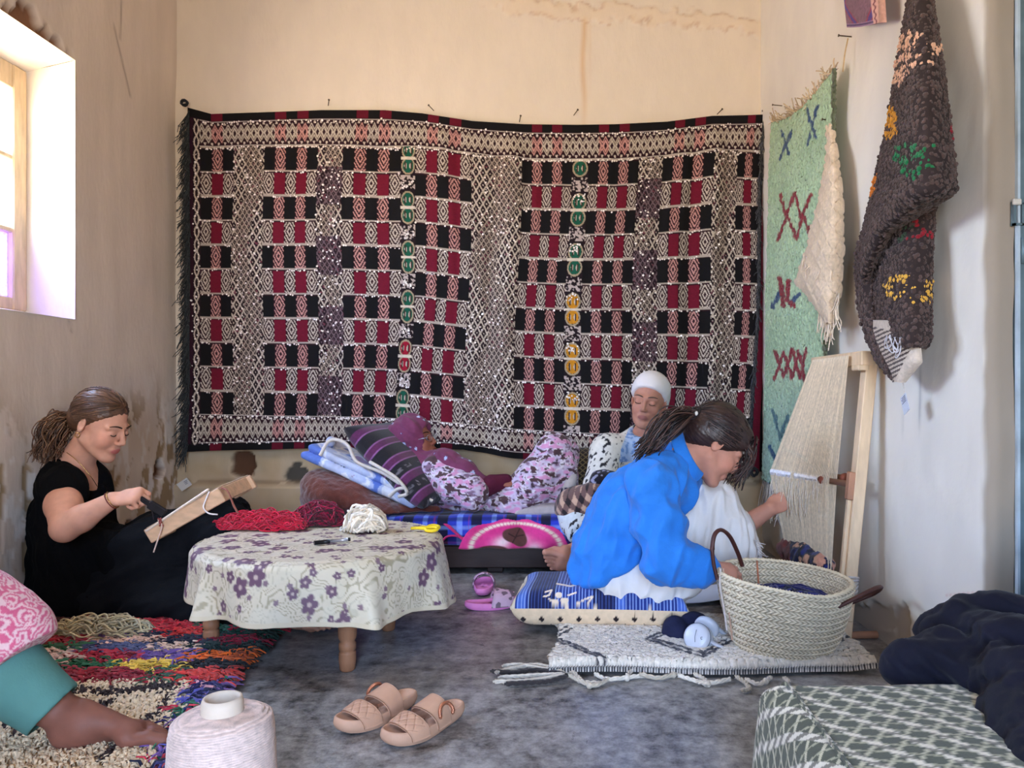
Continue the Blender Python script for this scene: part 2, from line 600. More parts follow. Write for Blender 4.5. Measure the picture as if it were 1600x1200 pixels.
struct(MB().box((XL - 0.3, YR - 0.3, ZC), (XR + 0.3, YB + 0.3, ZC + 0.12)).build('ceiling', mat('ceiling_plaster', (214, 204, 188), 0.95, 0.06, 4, 0.3, 30), smooth=False))

def blob(x, y, cx, cy, rx, ry, P3, seed, am=0.5):
    """ragged patch mask 0..1"""
    r = np.hypot((x - cx) / rx, (y - cy) / ry)
    n = (fbm(P3, 22, 3, seed) - 0.5) * 2 * am
    return sstep(1.12, 0.92, r + n)

# ---- back wall
zs = np.concatenate([np.linspace(0, 1.0, 110), np.linspace(1.0, 2.1, 50)[1:], np.linspace(2.1, ZC, 100)[1:]])
xs = np.linspace(XL - 0.02, XR + 0.02, 300)
X_, Z_ = np.meshgrid(xs, zs, indexing='ij')
G = np.stack([X_, np.full_like(X_, YB), Z_], -1)
u, v = proj(G)
C = np.broadcast_to(lin((224, 212, 196)), G.shape).copy()
low = sstep(0.62, 0.50, Z_ + 0.06 * (fbm(G, 4, 3, 5) - 0.5))
C = lerp(C, lin((186, 160, 122)), (low * (0.55 + 0.45 * fbm(G, 9, 3, 9)))[..., None])
dr = np.exp(-((u - 912 - 1.5 * np.sin(v / 21)) / 4.0) ** 2) * sstep(22, 34, v) * sstep(230, 120, v)
dr += 0.45 * np.exp(-((u - 921) / 1.6) ** 2) * sstep(30, 40, v) * sstep(190, 60, v)
C = lerp(C, lin((205, 158, 92)), np.clip(dr * 0.55, 0, 1)[..., None])
crack_line = np.interp(u, [700, 770, 830, 905, 960, 1050, 1130, 1190], [-10, 6, 14, 22, 22, 26, 36, 50])
cz = (v - crack_line + 40 * (fbm(G, (18, 18, 18), 4, 2) - 0.5)) / 13
on = sstep(740, 800, u)
cr2 = np.abs(np.abs(cz) - 0.8)
C = lerp(C, lin((176, 128, 88)), (np.exp(-(cr2 / 0.22) ** 2) * on * 0.5 * sstep(0.38, 0.62, fbm(G, 26, 2, 19)))[..., None])
flake = sstep(1.0, 0.6, np.abs(cz)) * on
C = lerp(C, lin((226, 206, 180)), (0.5 * flake)[..., None])
h1 = blob(u, v, 380, 724, 21, 20, G, 4)
h2 = np.maximum(blob(u, v, 466, 742, 17, 13, G, 14), blob(u, v, 463, 727, 8, 6, G, 17))
C = lerp(C, lin((98, 68, 50)), h1[..., None])
C = lerp(C, lin((86, 80, 72)), h2[..., None])
ledge_y = 757 + 5 * (fbm(G, (5, 1, 1), 3, 8) - 0.5)
led = sstep(-2.5, 2.5, v - ledge_y)
lip = np.exp(-((v - ledge_y + 4) / 3.0) ** 2) * (fbm(G, (9, 9, 9), 2, 31) > 0.42)
C = lerp(C, lin((120, 92, 66)), (0.6 * lip)[..., None])
G[..., 1] += 0.024 * h1 + 0.012 * h2 - 0.035 * led - 0.006 * flake + 0.016 * (fbm(G, 2.2, 3, 1) - 0.5) + 0.010 * (fbm(G, 12, 2, 6) - 0.5) * (0.5 + low)
struct(sheet('wall_back', G, wall_mat('plaster_back'), None, C, flip=False))
struct(MB().box((XL - 0.3, YB + 0.06, -0.1), (XR + 0.3, YB + 0.3, ZC)).build('wall_back_core', mat('masonry', (120, 96, 74), 0.95), smooth=False))

# ---- left wall with the deep window opening
ys = np.concatenate([np.linspace(YR, 1.0, 10), np.linspace(1.0, W_Y0, 20)[1:], np.linspace(W_Y0, W_Y1, 100)[1:], np.linspace(W_Y1, YB + 0.02, 80)[1:]])
zs = np.concatenate([np.linspace(0, W_Z0, 110), np.linspace(W_Z0, W_Z1, 70)[1:], np.linspace(W_Z1, ZC, 60)[1:]])
Y_, Z_ = np.meshgrid(ys, zs, indexing='ij')
G = np.stack([np.full_like(Y_, XL), Y_, Z_], -1)
u, v = VX + F * XL / np.maximum(Y_, 0.3), VY - F * (Z_ - CH) / np.maximum(Y_, 0.3)
C = np.broadcast_to(lin((218, 203, 189)), G.shape).copy()
st = fbm(G, (1, 16, 1.6), 3, 4)
C = C * (0.90 + 0.2 * st)[..., None]
lowm = sstep(0.95, 0.55, Z_ + 0.5 * (fbm(G, 3, 3, 12) - 0.5))
peel = lowm * sstep(0.53, 0.57, fbm(G, (17, 17, 9), 4, 21))
C = lerp(C, lin((164, 138, 106)), (0.95 * peel)[..., None])
C = lerp(C, lin((232, 226, 220)), (lowm * 0.8 * sstep(0.55, 0.6, fbm(G, (24, 24, 12), 3, 27)))[..., None])
gr = sstep(0.35, 0.0, Z_) * fbm(G, 5, 3, 2)
C = lerp(C, lin((140, 120, 100)), (0.7 * gr)[..., None])
hole = np.maximum(blob(u, v, 245, 733, 7, 16, G, 3), blob(u, v, 199, 834, 7, 18, G, 13))
C = lerp(C, lin((104, 72, 54)), hole[..., None])
lint = sstep(0.0, 0.012, (2.16 + 0.085 * np.exp(-((Y_ - 2.84) / 0.07) ** 2) + 0.03 * np.exp(-((Y_ - 2.98) / 0.06) ** 2) + 0.012 * np.sin(Y_ * 90)) - Z_) * sstep(2.66, 2.72, Y_) * sstep(3.12, 3.05, Y_)
lint = lint * (Z_ > W_Z1 - 0.01)
C = lerp(C, lin((128, 92, 70)), lint[..., None])
for (a, b) in (((178, 40), (205, 150)), ((190, 0), (188, 60)), ((110, 500), (112, 520))):
    C = lerp(C, lin((120, 100, 86)), (0.6 * np.exp(-(seg_d(u, v, *a, *b) / 1.2) ** 2))[..., None])
G[..., 0] += -0.035 * hole - 0.03 * lint + 0.02 * (fbm(G, 1.6, 2, 3) - 0.5) + 0.005 * (1 - peel) * lowm + 0.008 * (fbm(G, (1, 8, 3), 2, 5) - 0.5)
nz = len(zs)
q = grid_faces(len(ys), nz)
cen_y = (ys[:-1, None] + ys[1:, None]) / 2 + 0 * zs[None, :-1]
cen_z = (zs[None, :-1] + zs[None, 1:]) / 2 + 0 * ys[:-1, None]
keep = ~((cen_y > W_Y0) & (cen_y < W_Y1) & (cen_z > W_Z0) & (cen_z < W_Z1)).ravel()
wl = struct(mesh('wall_left', G.reshape(-1, 3), q[keep][:, ::-1], wall_mat('plaster_left'), None, C.reshape(-1, 3)))
# reveals of the opening, splayed, in the same plaster
XO = XL - 0.20
def reveal(a0, a1, b0, b1, n=26, m=14, seed=0, name='reveal'):
    s_, t_ = np.meshgrid(np.linspace(0, 1, n), np.linspace(0, 1, m), indexing='ij')
    a0, a1, b0, b1 = map(np.asarray, (a0, a1, b0, b1))
    Pg = (a0 * (1 - s_)[..., None] + a1 * s_[..., None]) * (1 - t_)[..., None] + (b0 * (1 - s_)[..., None] + b1 * s_[..., None]) * t_[..., None]
    Pg = Pg + 0.006 * (np.stack([fbm(Pg, 9, 2, seed + k) for k in range(3)], -1) - 0.5) * 2 * (np.sin(np.pi * t_))[..., None]
    cc = np.broadcast_to(lin((226, 218, 205)), Pg.shape) * (0.93 + 0.14 * fbm(Pg, 14, 3, seed))[..., None]
    return sheet(name, Pg, wall_mat('plaster_reveal'), wl, cc)
IN, OUT = XL + 0.004, XO
reveal((IN, W_Y1, W_Z0), (IN, W_Y1, W_Z1), (OUT, W_Y1 + 0.0, W_Z0 + 0.03), (OUT, W_Y1, W_Z1 - 0.05), seed=1)
reveal((IN, W_Y0, W_Z1), (IN, W_Y0, W_Z0), (OUT, W_Y0, W_Z1 - 0.05), (OUT, W_Y0, W_Z0 + 0.03), seed=5)
reveal((IN, W_Y1, W_Z1), (IN, W_Y0, W_Z1), (OUT, W_Y1, W_Z1 - 0.05), (OUT, W_Y0, W_Z1 - 0.05), seed=9)
reveal((IN, W_Y0, W_Z0), (IN, W_Y1, W_Z0), (OUT, W_Y0, W_Z0 + 0.03), (OUT, W_Y1, W_Z0 + 0.03), seed=13)
core = MB()
core.box((XL - 0.34, YR - 0.2, -0.1), (XL - 0.05, W_Y0, ZC)).box((XL - 0.34, W_Y1 + 0.012, -0.1), (XL - 0.05, YB + 0.3, ZC))
core.box((XL - 0.34, W_Y0, -0.1), (XL - 0.05, W_Y1 + 0.012, W_Z0 - 0.01)).box((XL - 0.34, W_Y0, W_Z1 + 0.01), (XL - 0.05, W_Y1 + 0.012, ZC))
struct(core.build('wall_left_core', mat('masonry', (120, 96, 74)), smooth=False))

# ---- window: old pale casement with patterned glass
win = bpy.data.objects.new('window_1', None); COL.objects.link(win); win.location = (XO, (W_Y0 + W_Y1) / 2, W_Z0); struct(win)
def woodcol(c, k=1): return lin(c) * k
FW = mat('window_wood', (214, 190, 158), 0.7, 0.2, 9, 0.3, 40, stretch=(5, 5, 1))
XW0, XW1 = XO - 0.035, XO + 0.012
for y0, y1 in ((3.03, 3.107), (2.38, 2.45), (2.455, 2.525), (W_Y0 + 0.003, W_Y0 + 0.08)):
    MB().box((XW0, y0, W_Z0 + 0.03), (XW1, y1, W_Z1 - 0.05), bev=0.005).build('stile', FW, win, smooth=False)
def glass(name, c, tr):
    m = bpy.data.materials.new(name); m.use_nodes = True
    n_ = m.node_tree; n_.nodes.clear()
    o_ = n_.nodes.new('ShaderNodeOutputMaterial'); t_ = n_.nodes.new('ShaderNodeBsdfTransparent'); l_ = n_.nodes.new('ShaderNodeBsdfTranslucent'); x_ = n_.nodes.new('ShaderNodeMixShader')
    v_ = n_.nodes.new('ShaderNodeTexVoronoi'); v_.inputs['Scale'].default_value = 70
    cr_ = n_.nodes.new('ShaderNodeMapRange'); cr_.inputs['To Min'].default_value = 0.55; cr_.inputs['To Max'].default_value = 1.0
    tx = n_.nodes.new('ShaderNodeTexCoord'); n_.links.new(tx.outputs['Object'], v_.inputs['Vector'])
    n_.links.new(v_.outputs['Distance'], cr_.inputs['Value'])
    mm = n_.nodes.new('ShaderNodeVectorMath'); mm.operation = 'SCALE'; mm.inputs[0].default_value = c
    n_.links.new(cr_.outputs[0], mm.inputs['Scale'])
    n_.links.new(mm.outputs[0], l_.inputs['Color']); t_.inputs['Color'].default_value = (*c, 1)
    x_.inputs[0].default_value = 1 - tr
    n_.links.new(t_.outputs[0], x_.inputs[1]); n_.links.new(l_.outputs[0], x_.inputs[2]); n_.links.new(x_.outputs[0], o_.inputs['Surface'])
    return m
g_clear = glass('patterned_glass', (0.95, 0.93, 0.86), 0.9)
g_purple = glass('purple_glass', (0.34, 0.27, 0.62), 0.35)
rails = [(1.12, 1.17), (1.425, 1.445), (1.712, 1.732), (1.995, 2.09)]
for (ya, yb) in ((W_Y0 + 0.08, 2.38), (2.525, 3.03)):
    for (z0, z1) in rails:
        MB().box((XW0 + 0.004, ya, z0), (XW1 - 0.004, yb, z1), bev=0.004).build('rail', FW, win, smooth=False)
    for k in range(3):
        pane = MB().box((XO - 0.014, ya, rails[k][1]), (XO - 0.010, yb, rails[k + 1][0])).build('pane', g_purple if k == 0 else g_clear, win, smooth=False)
        if k == 0: pane['label'] = 'purple patterned glass pane'

# ---- right wall, ending in a rounded plaster jamb before the steel door
JY = 1.82
prof = [(XR, y) for y in np.linspace(YB + 0.02, JY + 0.03, 200)] + [(XR + 0.03 - 0.03 * math.cos(a), JY + 0.03 - 0.03 * math.sin(a)) for a in np.linspace(0.1, math.pi / 2, 8)] + [(x, JY) for x in np.linspace(XR + 0.032, XR + 0.06, 6)]
prof = np.array(prof)
zs = np.concatenate([np.linspace(0, 0.6, 90), np.linspace(0.6, ZC, 120)[1:]])
G = np.stack([np.repeat(prof[:, :1], len(zs), 1), np.repeat(prof[:, 1:], len(zs), 1), np.repeat(zs[None], len(prof), 0)], -1)
u, v = proj(G)
C = np.broadcast_to(lin((224, 220, 212)), G.shape).copy() * (0.94 + 0.12 * fbm(G, (1, 7, 2), 3, 8))[..., None]
foot = np.maximum(blob(u, v, 1345, 965, 60, 22, G, 6, 0.6) * sstep(0.16, 0.08, G[..., 2]), sstep(0.05, 0.0, G[..., 2] - 0.05 * fbm(G, 12, 2, 3)))
foot = np.maximum(foot, blob(u, v, 1405, 985, 14, 42, G, 16, 0.4))
C = lerp(C, lin((150, 126, 104)), (0.5 * foot)[..., None])
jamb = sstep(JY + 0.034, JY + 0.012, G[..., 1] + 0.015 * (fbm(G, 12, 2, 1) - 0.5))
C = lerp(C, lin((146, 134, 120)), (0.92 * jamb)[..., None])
bl = sstep(0.28, 0.26, G[..., 2]) * jamb
C = lerp(C, lin((150, 130, 100)), (0.7 * bl)[..., None])
dripm = np.exp(-((u - 1437) / 2.2) ** 2) * sstep(560, 590, v) * sstep(690, 640, v) * 0.6 + np.exp(-((u - 1410) / 1.2) ** 2) * sstep(620, 650, v) * sstep(690, 670, v) * 0.4
C = lerp(C, lin((150, 150, 150)), dripm[..., None])
for a, b in (((1480, 930), (1540, 925)), ((1500, 935), (1535, 948))):
    C = lerp(C, lin((196, 120, 110)), (0.35 * np.exp(-(seg_d(u, v, *a, *b) / 1.6) ** 2))[..., None])
G[..., 0] += (-0.012 * (fbm(G, 2, 3, 14) - 0.5) - 0.006 * (fbm(G, 11, 2, 3) - 0.5) + 0.012 * foot) * sstep(JY - 0.01, JY + 0.05, G[..., 1])
G[..., 1] += 0.02 * jamb * (fbm(G, (4, 4, 7), 2, 9) - 0.5)
struct(sheet('wall_right', G, wall_mat('plaster_right', bump=0.2, stretch=(1, 1, 0.8)), None, C))
rc = MB().box((XR + 0.025, JY + 0.06, -0.1), (XR + 0.3, YB + 0.3, ZC)).box((XR + 0.066, JY + 0.005, 2.3), (XR + 0.3, JY + 0.06, ZC))
rc.box((XR, YR - 0.2, -0.1), (XR + 0.3, 0.85, ZC)).box((XR, 0.85, 2.25), (XR + 0.3, JY - 0.001, ZC))
struct(rc.build('wall_right_core', mat('rear_plaster', (205, 196, 184), 0.92), smooth=False))
# steel door in the right wall
dr_ = bpy.data.objects.new('door_1', None); COL.objects.link(dr_); dr_.location = (XR + 0.1, 1.3, 0); struct(dr_)
STEEL = mat('door_steel', (104, 124, 132), 0.5, 0.25, 14, 0.15, 60, metal=0.3)
EDGE = mat('door_edge_paint', (176, 192, 204), 0.5, 0.2, 14, 0.1, 60)
fr = MB().box((XR + 0.062, JY - 0.012, 0), (XR + 0.1, JY + 0.05, 2.27))
fr.build('door_frame', STEEL, dr_, smooth=False)
MB().box((XR + 0.058, JY - 0.016, 0), (XR + 0.064, JY - 0.004, 2.27)).build('frame_lip', EDGE, dr_, smooth=False)
MB().box((XR + 0.082, JY - 0.022, 0), (XR + 0.087, JY - 0.010, 2.27)).build('frame_lip', EDGE, dr_, smooth=False)
MB().box((XR + 0.1, 0.85, 0), (XR + 0.14, JY + 0.05, 2.27)).build('door_leaf', STEEL, dr_, smooth=False)
hz = CH - (325 - VY) * JY / F
MB().box((XR + 0.046, JY - 0.02, hz - 0.045), (XR + 0.052, JY - 0.008, hz + 0.012)).box((XR + 0.046, JY - 0.02, hz + 0.004), (XR + 0.088, JY - 0.012, hz + 0.012)).box((XR + 0.046, JY - 0.02, hz - 0.045), (XR + 0.07, JY - 0.012, hz - 0.04)).box((XR + 0.066, JY - 0.02, hz - 0.045), (XR + 0.07, JY - 0.012, hz + 0.008)).build('latch', STEEL, dr_, smooth=False)
MB().box((XR + 0.042, JY - 0.026, hz + 0.002), (XR + 0.062, JY - 0.018, hz + 0.016), bev=0.002).build('latch_plate', mat('worn_white_paint', (210, 206, 198), 0.6), dr_, smooth=False)
for zz in (0.2, 1.1):
    MB().lathe([(0.011, 0), (0.011, 0.06)], (XR + 0.075, JY - 0.02, zz), 10).build('hinge', STEEL, dr_)

# ---- rear wall (behind the camera) with the open doorway
rw = MB().box((XL - 0.3, YR - 0.25, -0.1), (D_X0, YR, ZC)).box((D_X1, YR - 0.25, -0.1), (XR + 0.3, YR, ZC)).box((D_X0, YR - 0.25, D_Z1), (D_X1, YR, ZC))
struct(rw.build('wall_rear', mat('rear_plaster', (205, 196, 184), 0.92), smooth=False))

# ================================================================ the great wall hanging
TX = np.array([275, 290, 330, 420, 500, 600, 660, 740, 820, 900, 960, 1040, 1110, 1160, 1215.])
T_top = np.array([166, 167, 178, 175, 172, 172, 177, 189, 194, 195, 194, 190, 181, 180, 178.])
T_brd = np.array([229, 229, 229, 227, 227, 229, 228, 240, 248, 249, 249, 243, 235, 235, 236.])
T_bot = np.array([646, 646, 647, 649, 650, 652, 655, 662, 670, 675, 677, 681, 686, 689, 692.])
T_end = np.array([707, 706, 704, 702, 700, 699, 698, 702, 716, 722, 725, 728, 732, 735, 737.])
def tap_px(cx, cyy):
    """cloth coordinates -> where the cloth hangs (picture pixels on the back wall)"""
    yt, yb, yo, ye = (np.interp(cx, TX, a) for a in (T_top, T_brd, T_bot, T_end))
    y = np.where(cyy < 57, lerp(yt, yb, cyy / 57), np.where(cyy < 475, lerp(yb, yo, (cyy - 57) / 418), lerp(yo, ye, (cyy - 475) / 55)))
    sh = sstep(430, 760, cx) * 15 + sstep(1150, 1215, cx) * 4
    x = cx - sh * (y - 200) / 450
    x = x + np.where(cx < 300, 0, 0) + 2.2 * np.sin(y / 61 + cx / 95) * sstep(300, 360, cx)
    return x, y
TAP_Y = 3.885
def tap_pos(cx, cyy, off=0.0):
    x, y = tap_px(cx, cyy)
    q = np.stack([cx / 100, cyy / 260, 0 * cx], -1)
    f = 0.030 * (fbm(q, (1.5, 0.9, 1), 2, 41) - 0.5) + 0.016 * (fbm(q, (5.5, 1.2, 1), 2, 43) - 0.5)
    f = f - 0.022 * np.exp(-((cx - 690 - 0.10 * cyy) / 14) ** 2) * sstep(260, 0, cyy) - 0.026 * np.exp(-((cx - 1118 - 0.02 * cyy) / 12) ** 2) + 0.018 * np.exp(-((cx - 1085) / 10) ** 2)
    f = f - 0.020 * np.exp(-((cx - 805) / 16) ** 2) + 0.015 * np.exp(-((cx - 775) / 14) ** 2)
    f = f * sstep(0, 60, cyy) - 0.012 * sstep(430, 530, cyy)
    d = TAP_Y + f - off
    X = (x - VX) * TAP_Y / F
    Z = CH - (y - VY) * TAP_Y / F
    return np.stack([X, d, Z], -1)

BLK, RED, WHT, PNK, MAU, PUR = (lin(c) for c in ((15, 13, 17), (112, 16, 42), (204, 190, 178), (206, 152, 146), (46, 16, 28), (48, 18, 34)))
blocks = [(313, 363, 3, 0), (411, 497, 5, 0), (537, 630, 5, 0), (652, 740, 5, 1), (817, 894, 5, 0), (919, 998, 5, 0), (1036, 1117, 5, 0), (1155, 1192, 3, 0)]
lattices = [(363, 411, 0), (497, 537, 1), (740, 817, 0), (998, 1036, 1), (1117, 1155, 0)]
NCX, NCY = 900, 470
cx_, cy_ = np.meshgrid(np.linspace(293, 1214, NCX), np.linspace(0, 530, NCY), indexing='ij')
C = np.broadcast_to(PUR, cx_.shape + (3,)).copy()
def put(mask, c): C[mask] = c
yb_ = cy_ - 57
row = np.floor(yb_ / 38).astype(int)
vv_ = yb_ / 38 - row
body = (cy_ >= 57) & (cy_ < 475)
q2 = np.stack([cx_ / 40, cy_ / 40, 0 * cx_], -1)
jit = (vnoise(q2, 3.0, 5) - 0.5)
for (x0, x1, n, ph) in blocks:
    inb = body & (cx_ >= x0) & (cx_ < x1)
    w = (x1 - x0) / n
    ci = np.floor((cx_ - x0) / w).astype(int)
    u_ = (cx_ - x0) / w - ci
    even = ((row + ph) % 2 == 0)
    co = (ci % 2 == 0)
    put(inb & even & co, BLK)
    put(inb & ~even & ~co, RED)
    zig = inb & (even != co)
    dx, dy = np.abs(u_ - 0.5) * 18, np.abs(vv_ - 0.5) * 38
    ql = dx / 6.6 + dy / 11.5
    edge = (dx > 7.6 + 1.2 * np.cos(dy * 0.75))
    line = (np.mod(ql, 0.72) > 0.36) & (ql > 0.30) & ~edge
    tip = (dy > 14.5) & (np.abs(np.mod(dx, 6) - 3) > (dy - 13.5) * 0.62)
    line = (line | (dy > 17.2) & (np.abs(np.mod(dx + 3, 6) - 3) < 1.2)) & ~(tip & (dy > 15))
    put(zig, MAU)
    pk = np.where((even)[..., None], PNK, WHT)
    C[zig & line] = pk[zig & line]
    put(inb & (vv_ < 0.07), WHT * 0.8)
    put(inb & (vv_ > 0.07) & (vv_ < 0.12), MAU)
for (x0, x1, kd) in lattices:
    inl = body & (cx_ >= x0) & (cx_ < x1)
    xm = (x0 + x1) / 2
    w = x1 - x0
    put(inl, lin((34, 16, 26)))
    fine = np.abs(cx_ - xm - 0.22 * w * np.sin(yb_ / 34)) < w * 0.26
    pw, ph_ = np.where(fine, 7.6, 10.5), np.where(fine, 11.5, 19.0)
    a = (cx_ - xm) / pw + yb_ / ph_
    b = (cx_ - xm) / pw - yb_ / ph_
    da, db = np.abs(a - np.round(a)), np.abs(b - np.round(b))
    ln = np.minimum(da, db) < np.where(fine, 0.15, 0.115)
    dot = (np.maximum(da, db) > 0.44) & (np.minimum(da, db) > 0.40)
    tone = np.where(fine[..., None], lin((170, 154, 142)), lin((204, 190, 176)))
    if kd == 1:
        big = np.mod(yb_ / 108 + 0.15, 1.0) > 0.45
        tone = np.where(big[..., None], lin((112, 92, 98)), tone)
    C[inl & (ln | dot)] = tone[inl & (ln | dot)]
    spk = inl & (vnoise(q2, 14.0, 9) > 0.80)
    put(spk & ~ln, lin((116, 60, 74)))
for (x0, x1, seq) in ((630, 652, 'ggggggggrgg'), (894, 919, 'gogoggooogo')):
    inm = body & (cx_ >= x0) & (cx_ < x1)
    put(inm, lin((30, 18, 26)))
    xm, w = (x0 + x1) / 2, (x1 - x0) / 2
    per = np.mod(yb_ + (10 if x0 < 700 else 26), 76)
    k = np.clip(np.floor((yb_ + (10 if x0 < 700 else 26)) / 76).astype(int), 0, 5)
    colr = np.empty(cx_.shape + (3,))
    for i in range(6):
        ch = seq[min(2 * i, 10)]
        colr[k == i] = {'g': lin((24, 92, 72)), 'o': lin((206, 140, 34)), 'r': lin((160, 22, 50))}[ch]
    for cyo in (16, 40):
        e = np.hypot((cx_ - xm) / (w * 0.95), (per - cyo) / 13.5)
        ring = inm & (e < 1.0) & (e > 0.80)
        put(ring, lin((176, 160, 134)))
        ins = inm & (e <= 0.78)
        C[ins] = colr[ins]
        put(inm & (np.hypot((cx_ - xm - 4.0) / 2.0, (per - cyo) / 4.5) < 1), lin((206, 194, 178)))
        put(inm & (np.hypot((cx_ - xm + 4.0) / 2.0, (per - cyo) / 4.5) < 1), lin((206, 194, 178)))
        put(ins & (np.abs(np.abs(cx_ - xm) - 4.5) < 1.0) & (np.abs(per - cyo) < 6), lin((60, 36, 30)))
    put(inm & (np.abs(per - 28) < 2), lin((224, 212, 196)))
    sp = inm & (per > 54) & (vnoise(q2, 16.0, 3) > 0.52)
    put(sp, lin((196, 180, 176)))
def border(y0, y1):
    m = (cy_ >= y0) & (cy_ < y1) & (cx_ > 312)
    mid, hh = (y0 + y1) / 2, (y1 - y0) / 2
    put(m, lin((44, 14, 28)))
    tr = np.abs(np.mod(cx_ / 10.0, 1.0) - 0.5) * 2
    dy = np.abs(cy_ - mid) / hh
    white = m & (dy < 0.30 + 0.46 * (1 - tr)) & ~(tr / 0.50 + dy / 0.30 < 1)
    pinkish = np.zeros(cx_.shape, bool)
    for (x0, x1, n, ph) in blocks:
        ci = np.floor((cx_ - x0) / ((x1 - x0) / n)).astype(int)
        pinkish |= (cx_ >= x0) & (cx_ < x1) & (ci % 2 == 1)
    C[white] = np.where(pinkish[..., None], PNK, lin((200, 188, 174)))[white]
    inner = white & (np.abs(tr * 0.46 + dy - 0.56) < 0.045)
    put(inner, MAU * 1.4)
    tri = m & (dy > 0.70) & (dy < 0.90) & (tr > 0.62 + (dy - 0.70))
    put(tri, lin((210, 196, 184)))
    put(m & ((dy > 0.955)), lin((206, 196, 188)))
border(14, 57)
border(475, 518)
top = (cy_ < 13) | (cy_ > 519)
put(top, BLK)
for (x0, x1, n, ph) in blocks:
    w = (x1 - x0) / n
    ci = np.floor((cx_ - x0) / w).astype(int)
    put(top & (cx_ >= x0) & (cx_ < x1) & (ci % 2 == 1), RED * 0.8)
ch = (cx_ > 302) & (cx_ < 312) & (cy_ > 14) & (cy_ < 520)
put(ch, lin((30, 14, 24)))
e = np.abs(cx_ - 307) - 3.6 * np.abs(np.sin(np.pi * cy_ / 20))
put(ch & (np.abs(e) < 1.2), lin((206, 192, 178)))
put((cx_ > 1191), lin((44, 44, 50)))
put((cx_ > 1197), RED * 0.9)
put((cx_ > 1209), BLK)
C = C * (0.72 + 0.26 * vnoise(q2, (20, 60, 1), 2))[..., None]
tapestry = thing('wall_hanging', 'huge black, red and white woven wall hanging with sequins covering the back wall', 'wall hanging', (-0.4, TAP_Y, 0.5))
TAPM = mat('tapestry_weave', None, 0.95, 0.06, 40, 0.3, 420, stretch=(1, 1, 2.5))
sheet('woven_cloth', tap_pos(cx_, cy_), TAPM, tapestry, C)
bx, by = np.meshgrid(np.linspace(293, 1214, 80), np.linspace(0, 530, 50), indexing='ij')
sheet('lining', tap_pos(bx, by, -0.012), mat('tapestry_back', (40, 20, 28), 0.95), tapestry, flip=True)
# sequins sewn along the row seams and over the lattices
SQ = mat('sequin', (236, 228, 224), 0.4, 0.2, 60, 0.0, metal=0.1)
sx, sy = [], []
for (x0, x1, n, ph) in blocks:
    for r_ in range(0, 12):
        xx = np.arange(x0 + 1, x1, 3.3)
        k_ = RNG.random(len(xx)) < 0.42
        sx.append(xx[k_]); sy.append(57 + r_ * 38 + 3.4 + RNG.normal(0, 0.8, k_.sum()))
for (x0, x1, kd) in lattices:
    m_ = int((x1 - x0) * 418 / (130 if kd == 0 else 100))
    sx.append(RNG.uniform(x0, x1, m_)); sy.append(RNG.uniform(60, 472, m_))
for x0, x1 in ((630, 652), (894, 919)):
    for k_ in range(6):
        m_ = 14
        sx.append(RNG.uniform(x0 + 2, x1 - 2, m_)); sy.append(57 + k_ * 76 + 52 + RNG.uniform(0, 14, m_))
for yy in (17, 60, 478, 517):
    xx = np.arange(315, 1200, 3.6); k_ = RNG.random(len(xx)) < 0.6
    sx.append(xx[k_]); sy.append(yy + RNG.normal(0, 1.4, k_.sum()))
yy = np.arange(70, 515, 6.0); sx.append(307 + RNG.normal(0, 3, len(yy))); sy.append(yy)
sx, sy = np.concatenate(sx), np.concatenate(sy)
ok = (sy < 528) & (sx < 1205); sx, sy = sx[ok], sy[ok]
c0 = tap_pos(sx, sy, 0.006)
rad = RNG.uniform(0.0032, 0.0062, len(sx))
th = np.arange(6) * np.pi / 3
tx_, tz_ = RNG.normal(0, 0.35, len(sx)), RNG.normal(0.1, 0.35, len(sx))
hx = np.stack([rad[:, None] * np.cos(th), 0 * th + tx_[:, None] * rad[:, None] * np.cos(th) + tz_[:, None] * rad[:, None] * np.sin(th), rad[:, None] * np.sin(th)], -1)
Vs = c0[:, None] + hx
sq = mesh('sequins', Vs.reshape(-1, 3), np.arange(len(sx) * 6).reshape(-1, 6), SQ, tapestry, smooth=False)
sq['kind'] = 'stuff'
# dark side fringes
def fringe(name, pts, dirn, length, n, r, colr, parent, m, sway=0.3, seg=7, jit=0.25, drop=0.0):
    mb = MB()
    pts = np.asarray(pts)
    for i in range(n):
        t = (i + random.random() * 0.8) / n * (len(pts) - 1)
        k = min(int(t), len(pts) - 2)
        p = lerp(pts[k], pts[k + 1], t - k)
        L = length * random.uniform(1 - jit, 1 + jit)
        dd = np.array(dirn, float) + np.array([random.gauss(0, sway) for _ in range(3)]) * 0.5
        s_ = np.linspace(0, 1, seg)[:, None]
        ph_ = random.random() * 6
        path = p + dd * L * s_ + np.array([0, 0, -1]) * drop * s_ ** 1.5 + 0.12 * L * np.sin(s_ * 5 + ph_) * np.array([random.gauss(0, .6), random.gauss(0, .6), random.gauss(0, .4)]) * s_
        c_ = np.asarray(colr) if np.ndim(colr) == 1 else np.asarray(colr)[random.randrange(len(colr))]
        mb.tube(path, r * np.linspace(1, 0.6, seg), 4, c_ * random.uniform(0.75, 1.2))
    o = mb.build(name, m, parent)
    o['kind'] = 'stuff'
    return o
lp = tap_pos(np.full(40, 296.0), np.linspace(4, 526, 40), 0.004)
fringe('side_fringe', lp, (-0.30, -0.10, -0.85), 0.095, 900, 0.0026, [lin((38, 44, 48)), lin((26, 28, 32)), lin((50, 56, 58))], tapestry, WOOL(), 0.3, 6)
rp = tap_pos(np.full(40, 1192.0), np.linspace(2, 528, 40), 0.010)
